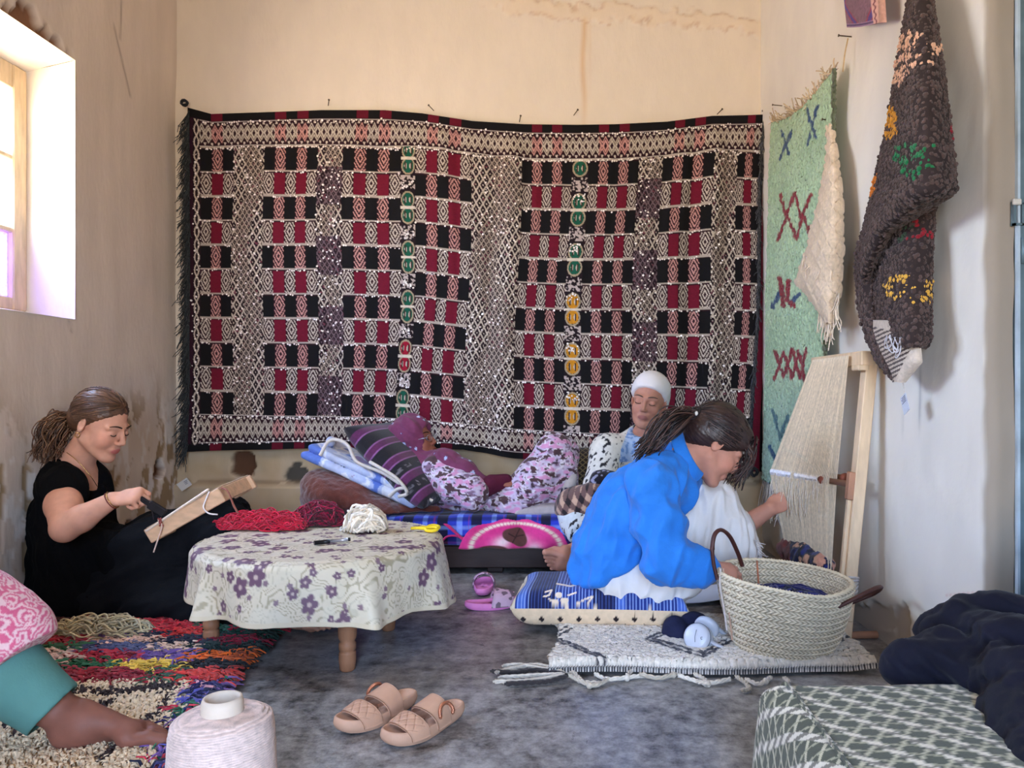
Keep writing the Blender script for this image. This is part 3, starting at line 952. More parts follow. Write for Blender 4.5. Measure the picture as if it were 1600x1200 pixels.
fringe('side_fringe', rp, (-0.10, -0.35, -0.9), 0.05, 420, 0.0024, [lin((58, 60, 66)), lin((40, 42, 48)), lin((72, 74, 82))], tapestry, WOOL(), 0.35, 5)
for cx0, cy0, s_ in ((291, -4, 1), (1204, -6, 1), (1199, 530, 1.3)):
    c0 = tap_pos(np.array([float(cx0)]), np.array([float(cy0)]), 0.02)[0]
    kn = MB()
    for k in range(5):
        a = np.linspace(0, 2 * np.pi, 10)
        kn.tube(c0 + 0.018 * s_ * np.stack([np.cos(a) * random.uniform(.5, 1), 0.4 * np.sin(a + k), np.sin(a) * random.uniform(.5, 1)], -1), 0.004 * s_, 5, lin((34, 36, 40)), closed=True)
    kn.build('corner_knot', WOOL(), tapestry)
# nails that hold the hangings
NAIL = mat('nail_iron', (96, 84, 72), 0.5, 0.3, 60, 0, metal=0.7)
def nail(pos, dr, label, grp='nails in the walls'):
    d = np.array(dr, float); d /= np.linalg.norm(d)
    m = MB().tube([np.array(pos) + d * -0.012, np.array(pos) + d * 0.035], 0.0022, 6).tube([np.array(pos) + d * 0.034, np.array(pos) + d * 0.037], 0.005, 8)
    return tag(m.build('nail', NAIL), label, 'nail', grp)
nail_l = ['small bent nail above the left part of the wall hanging', 'small bent nail above the wall hanging, left of the brown stain', 'small bent nail beside the brown drip stain', 'small bent nail above the wall hanging near the right corner', 'small nail at the right top corner of the wall hanging', 'small nail above the middle of the hanging, at a white thread']
for (x, y, dx), l in zip(((513, 163, .4), (676, 171, -.5), (898, 178, .5), (1122, 177, .5), (1193, 180, -.4), (812, 188, .2)), nail_l):
    nail(P(x, y, YB - 0.01), (dx, -1, 0.35), l)

# ================================================================ hangings on the right wall
def bilerp(c, u, v):
    a, b, d, e = (np.asarray(k, float) for k in c)     # TL, TR, BL, BR
    u, v = u[..., None], v[..., None]
    return (a * (1 - u) + b * u) * (1 - v) + (d * (1 - u) + e * u) * v
# pale green pile rug
u, v = np.meshgrid(np.linspace(0, 1, 230), np.linspace(0, 1, 420), indexing='ij')
cor = [PW(1213, 192, 0.985), PW(1317, 106, 0.985), PW(1201, 748, 0.985), np.array([0.985, 2.86, 0.36])]
G = bilerp(cor, u, v)
G[..., 2] += -0.05 * np.sin(np.pi * u) * (1 - v) ** 2
G[..., 0] -= 0.012 + 0.02 * np.sin(np.pi * u) * np.sin(np.pi * v) + 0.015 * (fbm(G, 3, 2, 3) - 0.5)
a_, b_ = proj(G)
pj = a_ + 5 * (fbm(G, 40, 2, 3) - 0.5), b_ + 5 * (fbm(G, 40, 2, 7) - 0.5)
C = lerp(lin((146, 178, 146)), lin((176, 200, 168)), fbm(G, (5, 5, 9), 3, 2)[..., None])
C = lerp(C, lin((150, 186, 176)), sstep(560, 700, b_)[..., None] * 0.7)
NAVY, WINE = lin((40, 72, 110)), lin((122, 26, 44))
def motif(lines, c, w):
    global C
    d = np.full(a_.shape, 1e9)
    for l in lines: d = np.minimum(d, stroke(pj[0], pj[1], l))
    C = lerp(C, c, sstep(w + 1.2, w - 0.6, d)[..., None])
motif([[(1228, 205), (1240, 240)], [(1244, 205), (1226, 248)], [(1268, 170), (1284, 215)], [(1286, 165), (1270, 225)]], NAVY, 1.8)
motif([[(1227, 305), (1236, 335), (1250, 300), (1260, 345), (1274, 305)], [(1222, 375), (1238, 335), (1252, 375), (1262, 335), (1276, 370)], [(1227, 305), (1222, 375)]][:2], WINE, 2.2)
motif([[(1214, 480), (1228, 452)], [(1242, 475), (1256, 460)]], NAVY, 3)
motif([[(1226, 435), (1232, 478)], [(1240, 440), (1238, 470), (1248, 478)]], WINE, 3.5)
motif([[(1217, 548), (1232, 590), (1246, 545), (1258, 592), (1267, 545)], [(1217, 592), (1232, 550), (1246, 592), (1256, 548), (1267, 598)]], WINE, 2.1)
motif([[(1214, 640), (1226, 686), (1238, 650), (1248, 690)]], lin((70, 110, 120)), 2.4)
motif([[(1210, 698), (1222, 726), (1226, 706)]], lin((30, 80, 120)), 2.8)
pile = 0.010 * fbm(G, 75, 2, 5) + 0.006 * vnoise(G, 190, 8)
G[..., 0] -= pile
edge = (u > 0.985)
C[edge] = lin((96, 104, 84))
grug = thing('pile_rug', 'pale green shaggy rug with blue and wine zigzags hanging on the right wall', 'rug', cor[2])
sheet('pile', G, WOOL(), grug, C * (0.8 + 0.4 * fbm(G, 75, 2, 5))[..., None], thick=0.012, flip=False)
fringe('top_fringe', G[::6, 0] + np.array([-0.006, 0, 0.0]), (-0.25, 0.1, 0.55), 0.035, 150, 0.0035, [lin((206, 188, 160)), lin((190, 168, 140))], grug, WOOL(), 0.9, 6)
fringe('bottom_fringe', G[:150:6, -1], (-0.1, 0.0, -1), 0.14, 60, 0.0028, [lin((222, 218, 214)), lin((206, 202, 200))], grug, WOOL(), 0.15, 6)
MB().tube(spline([PW(1317, 112, 0.97), PW(1320, 85, 0.975), PW(1325, 60, 0.985)], 8), 0.0025, 5, lin((196, 170, 130))).build('hanging_loop', WOOL(), grug)
nail(PW(1326, 57, 1.0), (-1, 0, 0.1), 'nail holding the top corner of the pale green rug')
nail(PW(1219, 165, 1.0), (-1, 0, 0.1), 'nail holding the pale green rug in the room corner')

def loft(left, right, ys, bul, X0, nu=60, ny=120, seed=0):
    """cloth hanging in front of the right wall between two drawn edges, bulging into the room by bul"""
    yy = np.linspace(ys[0], ys[1], ny)
    lx = np.interp(yy, [p[1] for p in left], [p[0] for p in left])
    rx = np.interp(yy, [p[1] for p in right], [p[0] for p in right])
    s_ = np.linspace(0, 1, nu)
    U, Vv = np.meshgrid(s_, yy, indexing='ij')
    Xp = lx[None] * (1 - U) + rx[None] * U
    B = np.interp(yy, [b[0] for b in bul], [b[1] for b in bul])
    Xw = X0 - B[None] * np.sin(np.pi * np.clip(U, 0, 1)) ** 0.7
    d = Xw * F / (Xp - VX)
    # keep the true depth of the middle line so the cloth stays thick, not stretched along the ray
    return np.stack([Xw, d, CH - (Vv - VY) * d / F], -1), Xp, Vv

# cream flat-woven throw with fringe
cream = thing('cream_throw', 'cream fringed throw hanging from a nail over the pale green rug', 'throw', PW(1290, 470, 0.93))
G, a_, b_ = loft([(1296, 190), (1294, 245), (1284, 300), (1262, 385), (1240, 440), (1268, 470), (1296, 505)], [(1302, 190), (1309, 240), (1317, 300), (1319, 390), (1315, 450), (1304, 500), (1299, 506)], (190, 505), [(190, 0.0), (260, 0.03), (400, 0.06), (505, 0.05)], 0.965, 60, 150)
rid = np.minimum(np.abs(np.mod((a_ - 1290) / 17 + b_ / 34, 1) - 0.5), np.abs(np.mod((a_ - 1290) / 17 - b_ / 34, 1) - 0.5))
G[..., 0] -= 0.005 * sstep(0.14, 0.04, rid) + 0.006 * fbm(G, 26, 2, 3)
C = lin((216, 196, 172)) * (0.88 + 0.24 * fbm(G, 50, 2, 4))[..., None]
sheet('woven_panel', G, WOOL(), cream, C, thick=0.006)
fr_p = np.array([PW(x, y, 0.915) for x, y in ((1256, 398), (1264, 402), (1275, 398), (1288, 404), (1300, 412))])
fringe('fringe', fr_p, (-0.05, 0, -1), 0.055, 26, 0.0032, [lin((226, 210, 190))], cream, WOOL(), 0.3, 6)
fringe('fringe', np.array([PW(x, y, 0.93) for x, y in ((1280, 486), (1292, 497), (1300, 500), (1312, 455))]), (0, 0, -1), 0.08, 34, 0.003, [lin((226, 210, 190))], cream, WOOL(), 0.3, 6)
nail(PW(1300, 188, 0.975), (-1, 0, 0.1), 'nail from which the cream fringed throw hangs')

# dark brown looped rug, hung by one corner and folded over itself
brug = thing('looped_rug', 'dark brown looped wool rug with coloured motifs folded from a hook', 'rug', PW(1410, 590, 0.92))
BRN = lin((80, 63, 60))
UNDER = mat('rug_underside', (52, 42, 42), 0.95)
front, fa, fb = loft([(1428, -70), (1424, 0), (1406, 95), (1392, 190), (1378, 250), (1362, 320), (1347, 385), (1344, 430), (1352, 436)], [(1444, -70), (1452, 0), (1468, 100), (1480, 200), (1486, 260), (1490, 296), (1456, 318), (1395, 362), (1354, 434)], (-70, 434), [(-70, 0.02), (0, 0.04), (200, 0.10), (300, 0.12), (434, 0.06)], 0.955, 70, 200)
back, ba, bb = loft([(1385, 290), (1372, 350), (1362, 400), (1358, 450), (1365, 500), (1380, 520)], [(1468, 290), (1456, 330), (1452, 400), (1450, 480), (1450, 530), (1442, 548)], (290, 540), [(290, 0.02), (400, 0.07), (540, 0.08)], 0.975, 60, 110)
left, la, lb = loft([(1344, 380), (1341, 420), (1346, 480), (1356, 520), (1372, 560), (1398, 588)], [(1366, 380), (1362, 430), (1364, 480), (1372, 520), (1386, 556), (1402, 592)], (380, 588), [(380, 0.01), (588, 0.01)], 0.93, 12, 90)
for g_ in (front, back, left):
    sheet('woven_ground', g_, UNDER, brug, thick=0.010)
def rug_colour(x, y):
    jx, jy = RNG.normal(0, 1.2, len(x)), RNG.normal(0, 1.2, len(x))
    x, y = x + jx, y + jy
    C = np.tile(BRN, (len(x), 1)) * RNG.uniform(0.65, 1.25, (len(x), 1))
    def m(lines, c, w):
        d = np.full(len(x), 1e9)
        for l in lines: d = np.minimum(d, stroke(x, y, l))
        k = d < w
        C[k] = np.asarray(c) * RNG.uniform(0.85, 1.12, (k.sum(), 1))
    m([[(1417, 55), (1410, 80)], [(1430, 52), (1420, 82)], [(1440, 55), (1428, 85)], [(1445, 74), (1462, 78), (1455, 88)], [(1418, 92), (1456, 90)], [(1404, 102), (1420, 86)], [(1402, 118), (1424, 102), (1452, 100)], [(1400, 130), (1414, 116)], [(1412, 130), (1424, 110)]], lin((226, 178, 148)), 3.2)
    m([[(1386, 176), (1398, 172), (1406, 186), (1392, 186)], [(1384, 206), (1398, 212), (1406, 200)], [(1385, 190), (1400, 196)]], lin((206, 140, 40)), 5)
    m([[(1412, 232), (1430, 228), (1438, 244), (1452, 238)], [(1406, 246), (1420, 250), (1446, 252)], [(1420, 268), (1440, 274), (1452, 262)]], lin((26, 110, 66)), 6)
    m([[(1366, 290), (1372, 278)], [(1364, 304), (1370, 296)]], lin((214, 120, 30)), 5)
    m([[(1482, 200), (1484, 212)]], lin((130, 24, 40)), 4)
    m([[(1426, 372), (1448, 366), (1436, 352)]], lin((140, 26, 40)), 6)
    m([[(1412, 376), (1424, 356), (1410, 350)]], lin((44, 66, 46)), 4)
    m([[(1394, 448), (1404, 436), (1422, 434)], [(1396, 462), (1410, 464), (1418, 452), (1436, 446), (1446, 442)], [(1424, 470), (1444, 468), (1446, 450)]], lin((222, 172, 70)), 5.2)
    return C
def tufts(name, G, a_, b_, spacing, r, parent, seed, inset=0.02):
    mb_u, mb_v = G.shape[:2]
    n = int((np.ptp(a_) * np.ptp(b_)) / spacing ** 2 * 0.95)
    rg = np.random.default_rng(seed)
    # stratified by surface area
    du = np.linalg.norm(np.gradient(G, axis=0), axis=-1); dv = np.linalg.norm(np.gradient(G, axis=1), axis=-1)
    wgt = (du * dv).ravel(); wgt = wgt / wgt.sum()
    area = (du * dv).sum()
    n = int(area / (r * 1.05) ** 2)
    pick = np.searchsorted(np.cumsum(wgt), (np.arange(n) + rg.random(n)) / n)
    pick = np.clip(pick, 0, len(wgt) - 1)
    iu, iv = np.unravel_index(pick, (mb_u, mb_v))
    base = G[iu, iv]
    nn = np.cross(np.gradient(G, axis=0), np.gradient(G, axis=1)); nn /= np.linalg.norm(nn, axis=-1, keepdims=True) + 1e-9
    N = nn[iu, iv]
    N = -N if nn[..., 0].mean() > 0 else N
    c = rug_colour(a_[iu, iv], b_[iu, iv])
    bm = MB().ball((0, 0, 0), 1, None, 6, 5)
    bv = bm.V[0]
    rr = r * rg.uniform(0.8, 1.25, n)
    P0 = base + N * rr[:, None] * 0.7 + rg.normal(0, r * 0.35, (n, 3))
    Vt = P0[:, None] + rr[:, None, None] * bv[None] * rg.uniform(0.8, 1.2, (n, 1, 3))
    Fs = [np.concatenate([f + k * len(bv) for k in range(n)]) for f in bm.F]
    o = mesh(name, Vt.reshape(-1, 3), Fs, WOOL(), parent, np.repeat(c, len(bv), 0))
    o['kind'] = 'stuff'
tufts('wool_loops', front, fa, fb, 6, 0.0060, brug, 1)
tufts('wool_loops', back, ba, bb, 6, 0.0060, brug, 2)
tufts('wool_loops', left, la, lb, 6, 0.0066, brug, 3)
# the pale striped back of the rug that shows in the fold
und, ua, ub = loft([(1366, 500), (1362, 520), (1370, 545), (1384, 570), (1398, 596)], [(1412, 500), (1432, 520), (1436, 545), (1438, 565), (1412, 596)], (500, 597), [(500, 0.03), (597, 0.02)], 0.93, 50, 70)
C = np.broadcast_to(lin((206, 192, 178)), und.shape).copy()
strp = np.mod((ub * 0.9 + ua * 0.42) / 6.2, 1) < 0.5
inn = (ua < np.interp(ub, [500, 520, 545, 565, 596], [1398, 1424, 1426, 1416, 1400])) & (ub > np.interp(ua, [1360, 1400, 1440], [508, 518, 528]))
C[strp & inn] = lin((66, 50, 50))
sheet('folded_back', und, WOOL(), brug, C * (0.9 + 0.2 * fbm(und, 60, 2, 1))[..., None], thick=0.006)
mb = MB()
for k in range(5):
    t = np.linspace(0, 1, 14)
    o_ = PW(1386 + k * 4, 524 + k, 0.885)
    mb.tube(o_ + np.stack([0 * t, 0.02 * np.sin(t * 6 + k) - 0.012 * t, -0.05 * np.sin(np.pi * t) * random.uniform(.6, 1.1)], -1), 0.0016, 5, lin((216, 216, 226)))
mb.build('loose_yarn', WOOL(), brug)
MB().tube(spline([PW(1411, 596, 0.93), PW(1412, 606, 0.935), PW(1413, 614, 0.94)], 6), 0.0018, 5, lin((216, 210, 204))).build('tag_string', WOOL(), brug)
# paper tag
c0 = PW(1414, 631, 0.945)
tagm = MB()
R_ = rotx(math.radians(-28))
tagm.box(c0 + [-0.001, -0.018, -0.026], c0 + [0.001, 0.018, 0.026], R_)
pt = tagm.build('price_tag', mat('tag_paper', (196, 202, 216), 0.7), None, smooth=False)
tag(pt, 'small grey paper tag tied under the dark brown rug', 'tag')
ln = MB()
for k in range(4): ln.box(c0 + [-0.0016, -0.013, 0.004 + 0.005 * k], c0 + [-0.001, 0.013 - 0.004 * (k % 2), 0.006 + 0.005 * k], R_, c0)
ln.build('print_line', mat('tag_ink', (110, 114, 132), 0.8), pt, smooth=False)
# little purple embroidered pouch, cut by the top of the picture
u, v = np.meshgrid(np.linspace(0, 1, 60), np.linspace(0, 1, 70), indexing='ij')
G = bilerp([PW(1334, -50, 0.985), PW(1390, -62, 0.985), PW(1343, 43, 0.985), PW(1396, 35, 0.985)], u, v)
C = np.broadcast_to(lin((118, 84, 104)), G.shape).copy()
C = C * (0.7 + 0.6 * fbm(G, 160, 2, 2))[..., None]
dia = np.minimum(np.abs(np.mod(u * 0.9 + v * 0.9, 1) - 0.5), np.abs(np.mod(u * 0.9 - v * 0.9 + 0.05, 1) - 0.5))
C[dia < 0.05] = lin((70, 44, 130)); C[(dia > 0.05) & (dia < 0.09)] = lin((140, 44, 74))
C[(v > 0.93)] = lin((150, 120, 150)); C[(v > 0.955) & (v < 0.975)] = lin((70, 40, 96))
C[(u > 0.84)] = lin((206, 160, 150)); C[np.abs(u - 0.91 - 0.02 * np.sin(v * 60)) < 0.018] = lin((110, 40, 60))
G[..., 0] -= 0.02 + 0.012 * np.sin(np.pi * u) * np.sin(np.pi * np.clip(v * 1.0, 0, 1))
o = sheet('embroidered_pouch', G, WOOL(), None, C, thick=0.022)
tag(o, 'small purple embroidered pouch hanging at the top right', 'pouch')
# small white card pinned in the left corner (code left out)
cd = MB().box((-0.028, -0.0015, -0.022), (0.028, 0.0015, 0.022), R=rotz(math.radians(30)) @ roty(math.radians(-34)), c=(0, 0, 0))
cd.V = [v_ + P(288, 757, 3.84) for v_ in cd.V]
co = cd.build('paper_card', mat('card_paper', (214, 210, 204), 0.7), None, smooth=False)
tag(co, 'small white card stuck in the corner below the wall hanging fringe', 'card')
cl = MB()
Rm = rotz(math.radians(30)) @ roty(math.radians(-34))
for k in range(3): cl.box((0.004, -0.0022, 0.010 - 0.007 * k), (0.024 - 0.004 * k, -0.0016, 0.013 - 0.007 * k), R=Rm, c=(0, 0, 0))
cl.V = [v_ + P(288, 757, 3.84) for v_ in cl.V]
cl.build('print_line', mat('tag_ink', (110, 114, 132), 0.8), co, smooth=False)

# ================================================================ low sofa bench along the back wall and its bedding
def sweep_x(name, prof, x0, x1, nx, m, parent, colf, jit=0.0, seed=0, bow=0.0):
    """closed profile (d,z) swept along X, with end caps"""
    prof = np.asarray(prof, float)
    xs = np.linspace(x0, x1, nx)
    n = len(prof)
    G = np.stack([np.repeat(xs[:, None], n, 1), np.repeat(prof[None, :, 0], nx, 0), np.repeat(prof[None, :, 1], nx, 0)], -1)
    if jit: G[..., 1:] += jit * (np.stack([fbm(G, 6, 3, seed), fbm(G, 6, 3, seed + 5)], -1) - 0.5)
    arc = np.concatenate([[0], np.cumsum(np.linalg.norm(np.diff(prof, axis=0), axis=1))])
    A = np.repeat(arc[None], nx, 0)
    V = G.reshape(-1, 3)
    q = grid_faces(nx, n, closed_v=True)
    C = colf(G, A).reshape(-1, 3)
    return mesh(name, V, [q[:, ::-1], np.arange(n)[None], ((nx - 1) * n + np.arange(n))[None, ::-1]], m, parent, C)
def rrect(d0, d1, z0, z1, r, n=6):
    pts = []
    for (cx0, cy0, a0) in ((d0 + r, z1 - r, math.pi), (d1 - r, z1 - r, math.pi / 2), (d1 - r, z0 + r, 0), (d0 + r, z0 + r, -math.pi / 2)):
        for k in range(n):
            a = a0 - k / (n - 1) * math.pi / 2
            pts.append((cx0 + r * math.cos(a), cy0 + r * math.sin(a)))
    return pts
def densify(p, step):
    p = np.asarray(p, float); out = []
    for i in range(len(p)):
        a, b = p[i], p[(i + 1) % len(p)]
        k = max(1, int(np.linalg.norm(b - a) / step))
        out += [a + (b - a) * j / k for j in range(k)]
    return np.array(out)
SF_D, SF_Z0, SF_Z1 = 3.33, 0.125, 0.255
sofa = thing('sofa_bench', 'low dark wooden bench base along the back wall', 'bench', (-0.1, 3.6, 0))
DW = mat('dark_bench_wood', (46, 30, 28), 0.5, 0.25, 8, 0.1, 40, stretch=(1, 6, 6))
MB().box((-1.14, SF_D + 0.02, 0.028), (0.56, SF_D + 0.05, SF_Z0), bev=0.004).build('front_board', DW, sofa, smooth=False)
MB().box((-1.14, SF_D + 0.051, 0.09), (0.56, 3.85, SF_Z0)).build('base_panel', DW, sofa, smooth=False)
for x in (-1.08, -0.3, 0.48):
    for y in (SF_D + 0.09, 3.78):
        MB().box((x - 0.035, y - 0.035, 0), (x + 0.035, y + 0.035, 0.09), bev=0.004).build('leg', DW, sofa, smooth=False)
def plaid(G, A):
    x = G[..., 0]
    C = np.broadcast_to(lin((44, 62, 190)), G.shape).copy()
    def band(v, per, o, w): return np.abs(np.mod(v / per + o, 1) - 0.5) < w / 2
    C[band(x, 0.15, 0.0, 0.30)] = lin((20, 22, 60))
    k = band(x, 0.15, 0.5, 0.16); C[k] = lin((120, 150, 240))
    k = band(A, 0.09, 0.2, 0.26); C[k] = C[k] * 0.35 + lin((16, 16, 40)) * 0.3
    k = band(A, 0.09, 0.7, 0.14); C[k] = C[k] * 0.5 + lin((150, 176, 245)) * 0.5
    k = band(x, 0.15, 0.23, 0.035) | band(A, 0.09, 0.45, 0.05); C[k] = lin((190, 60, 120)) * 0.3 + C[k] * 0.6
    return C
mp_ = densify(rrect(SF_D, 3.86, SF_Z0 + 0.002, SF_Z1, 0.035), 0.008)
o = sweep_x('mattress', mp_, -1.13, 0.55, 400, CLOTH(), None, plaid, 0.018, 3)
tag(o, 'blue tartan mattress lying on the low dark bench', 'mattress')
# pink flowered blanket folded over the mattress front
prof = np.array([(3.62, 0.268), (3.5, 0.272), (3.42, 0.272), (3.36, 0.268), (3.325, 0.252), (3.312, 0.225), (3.308, 0.19), (3.306, 0.155), (3.306, 0.13), (3.318, 0.122)])
pl = spline(prof, 110)
xs = np.linspace(-0.47, 0.06, 210)
G = np.stack([np.repeat(xs[:, None], 110, 1), np.repeat(pl[None, :, 0], 210, 0), np.repeat(pl[None, :, 1], 210, 0)], -1)
sag = np.interp(xs, [-0.47, -0.42, -0.3, -0.1, 0.03, 0.06], [0.0, 0.4, 0.9, 1, 0.85, 0.5])
G[..., 1] -= 0.018 * np.sin(xs * 19)[:, None] ** 2 * sstep(0, 0.6, np.linspace(0, 1, 110))[None]
G[..., 1:] += 0.012 * (np.stack([fbm(G, 12, 2, 1), fbm(G, 12, 2, 6)], -1) - 0.5)
a_, b_ = proj(G)
C = lerp(lin((196, 26, 110)), lin((232, 70, 150)), fbm(G, 7, 3, 4)[..., None])
fl = np.hypot((a_ - 806) / 62, (b_ - 856) / 34)
ang = np.arctan2(b_ - 862, a_ - 806)
C = lerp(C, lin((240, 212, 214)), (np.exp(-((fl - 0.42) / 0.20) ** 2) * (0.6 + 0.4 * np.cos(ang * 5)))[..., None])
ring = np.exp(-((fl - 1.13) / 0.06) ** 2) * (np.mod(ang * 9, 1) > 0.12)
C = lerp(C, lin((236, 214, 196)), np.clip(ring * 1.3, 0, 1)[..., None])
leaf = np.hypot((a_ - 806 - 0.35 * (b_ - 838)) / 19, (b_ - 838) / 15) + 0.12 * np.cos(np.arctan2(b_ - 838, a_ - 806) * 3)
C = lerp(C, lin((92, 56, 52)), sstep(1.05, 0.9, leaf)[..., None])
for l in ([(800, 850), (806, 838), (812, 826)], [(806, 840), (795, 834)], [(807, 838), (818, 836)]):
    C = lerp(C, lin((58, 34, 34)), (sstep(1.4, 0.6, stroke(a_, b_, l)) * sstep(1.05, 0.9, leaf))[..., None])
low_l = np.hypot((a_ - 770) / 24, (b_ - 858) / 6)
C = lerp(C, lin((92, 52, 50)), sstep(1.1, 0.8, low_l)[..., None])
out = sstep(1.22, 1.3, fl) * sstep(846, 838, b_)
C = lerp(C, lin((40, 56, 180)), (0.0 * out)[..., None])
keepv = (np.hypot((a_ - 803) / 88, (b_ - 858) / 47) < 1.0 + 0.03 * np.sin(ang * 9))
qf = grid_faces(*G.shape[:2])
qf = qf[keepv.ravel()[qf].all(1)]
o = mesh('flowered_blanket', G.reshape(-1, 3), qf, CLOTH(), None, C.reshape(-1, 3))
sol = o.modifiers.new('thickness', 'SOLIDIFY'); sol.thickness = 0.010; sol.offset = 1
tag(o, 'bright pink blanket with white flower and brown leaf on the mattress edge', 'blanket')
# magenta band trailing over the mattress
mb = MB()
for pts in ([P(688, 812, 3.36), P(703, 824, 3.318), P(718, 838, 3.306), P(730, 850, 3.303)], [P(690, 846, 3.318), P(700, 838, 3.316), P(716, 838, 3.312), P(735, 848, 3.303)]):
    mb.tube(spline(pts, 24), 0.012, 8, lin((196, 40, 110)), flat=0.4)
tag(mb.build('magenta_ribbon', CLOTH()), 'magenta cloth ribbon trailing over the blue tartan mattress', 'ribbon', kind='stuff')

# brown plush blanket in a heap
s = SDF(0.05)
s.ell(P(530, 773, 3.49), (0.165, 0.15, 0.092), roty(0.25)).ell(P(592, 792, 3.45), (0.15, 0.12, 0.055), roty(0.3))
s.cone(P(497, 756, 3.52), P(556, 768, 3.47), 0.060, 0.055).ell(P(515, 785, 3.5), (0.12, 0.1, 0.06))
s.cone(P(600, 795, 3.43), P(682, 797, 3.43), 0.030, 0.022, 0.015).cone(P(640, 785, 3.46), P(672, 800, 3.42), 0.028, 0.02, 0.012).cone(P(590, 800, 3.42), P(625, 800, 3.41), 0.022, 0.02, 0.012)
s.cut((0, 0, SF_Z1 + 0.004), (0, 0, -1))
o = s.build('plush_blanket', 0.0065, mat('brown_plush', (104, 52, 40), 0.95, 0.25, 30, 0.6, 160, sheen=0.5), None, disp=lambda p: 0.02 * (fbm(p, (9, 9, 16), 3, 5) - 0.5) + 0.006 * (vnoise(p, 70, 2) - 0.5))
tag(o, 'rust brown plush blanket heaped at the left end of the bench', 'blanket')

def slab_frame(p0, p1, up=(0, 0, 1)):
    a = np.asarray(p1) - np.asarray(p0); L = np.linalg.norm(a); a = a / L
    y = np.cross(up, a); y /= np.linalg.norm(y)
    return np.stack([a, y, np.cross(a, y)], 1), L
# pale blue flowered quilt folded on top
R_, L_ = slab_frame(P(492, 702, 3.60), P(664, 780, 3.54))
c_q = (P(492, 702, 3.60) + P(664, 780, 3.54)) / 2
s = SDF(0.02)
s.box(c_q + np.array([0, 0, -0.008]), (L_ / 2, 0.16, 0.018), R_, 0.017).box(c_q + R_[:, 2] * 0.035 - R_[:, 0] * 0.02, (L_ / 2 - 0.04, 0.15, 0.014), R_, 0.013)
s.cone(P(517, 690, 3.52), P(517, 690, 3.76), 0.022, 0.022, 0.01)
def qcol(p):
    q = (p - c_q) @ R_
    n1 = fbm(q, (11, 11, 5), 2, 4)
    C = lerp(lin((168, 184, 222)), lin((206, 212, 232)), vnoise(q, 8, 1)[:, None])
    C[n1 > 0.62] = lin((96, 124, 200))
    C[(n1 > 0.50) & (n1 < 0.56)] = lin((228, 230, 238))
    n2 = fbm(q, (13, 13, 5), 2, 9)
    C[n2 > 0.64] = lin((150, 124, 170))
    return C
quilt = thing('folded_quilt', 'pale blue quilt with purple flowers and cream piping under the striped cushion', 'quilt', c_q)
s.build('quilt_fold', 0.006, CLOTH(), quilt, qcol, lambda p: 0.012 * (fbm(p, 10, 2, 3) - 0.5))
mb = MB()
CRM = lin((214, 206, 196))
for pts in ([P(500, 712, 3.40), P(513, 690, 3.42), P(530, 688, 3.42), P(545, 698, 3.41), P(558, 722, 3.40), P(600, 740, 3.39), P(640, 766, 3.37), P(676, 783, 3.37)], [P(578, 722, 3.40), P(592, 730, 3.37), P(620, 748, 3.35), P(636, 770, 3.35), P(622, 776, 3.35)], [P(608, 776, 3.35), P(620, 765, 3.35), P(634, 762, 3.35)]):
    mb.tube(spline(pts, 40), 0.008, 7, CRM)
o = mb.build('piping', CLOTH(), quilt); o['kind'] = 'stuff'

# dark cushion with purple stripes
def pillow(name, c, half, R, colf, m, parent=None, n=90, p=3.2, disp=None):
    c, half = np.asarray(c, float), np.asarray(half, float)
    u, v = np.meshgrid(np.linspace(-1, 1, n), np.linspace(-1, 1, n), indexing='ij')
    h = np.sqrt(np.clip((1 - np.abs(u) ** p), 0, 1) * np.clip(1 - np.abs(v) ** p, 0, 1)) ** 0.8
    pin = 1 - 0.05 * (np.abs(u) ** 2) * (1 - np.abs(v)) - 0.0
    tops = []
    for sg in (1, -1):
        tops.append(np.stack([u * (1 - 0.06 * (1 - v ** 2) * np.abs(u) ** 3), v * (1 - 0.06 * (1 - u ** 2) * np.abs(v) ** 3), sg * h], -1) * half)
    V = np.concatenate([t.reshape(-1, 3) for t in tops])
    q = grid_faces(n, n)
    Fq = np.concatenate([q, q[:, ::-1] + n * n])
    W = V @ np.asarray(R).T + c
    if disp is not None: W = W + (np.sign(V[:, 2:]) * np.asarray(R)[:, 2]) * disp(W)[:, None]
    uu = np.concatenate([u.ravel(), u.ravel()]); vv2 = np.concatenate([v.ravel(), v.ravel()]); sd = np.repeat([1, -1], n * n)
    return mesh(name, W, Fq, m, parent, colf(W, uu, vv2, sd))
R_, L_ = slab_frame(P(585, 668, 3.66), P(690, 772, 3.56))
def scol(W, u, v, s_):
    C = np.tile(lin((34, 31, 36)), (len(u), 1))
    t = np.mod(u * 2.6 + 0.12, 1)
    C[t < 0.40] = lin((92, 40, 80))
    C[(np.abs(t - 0.02) < 0.02) | (np.abs(t - 0.40) < 0.02)] = lin((150, 96, 150))
    k = (t > 0.55) & (t < 0.8) & (vnoise(W, 90, 3) > 0.62) & (u > 0.2); C[k] = lin((110, 104, 110))
    return C
o = pillow('striped_cushion', (P(585, 668, 3.66) + P(690, 772, 3.56)) / 2 + np.array([0.0, -0.03, -0.01]), (L_ / 2 + 0.03, 0.21, 0.075), R_, scol, WOOL())
tag(o, 'black cushion with purple stripes propping up the reclining woman', 'cushion')
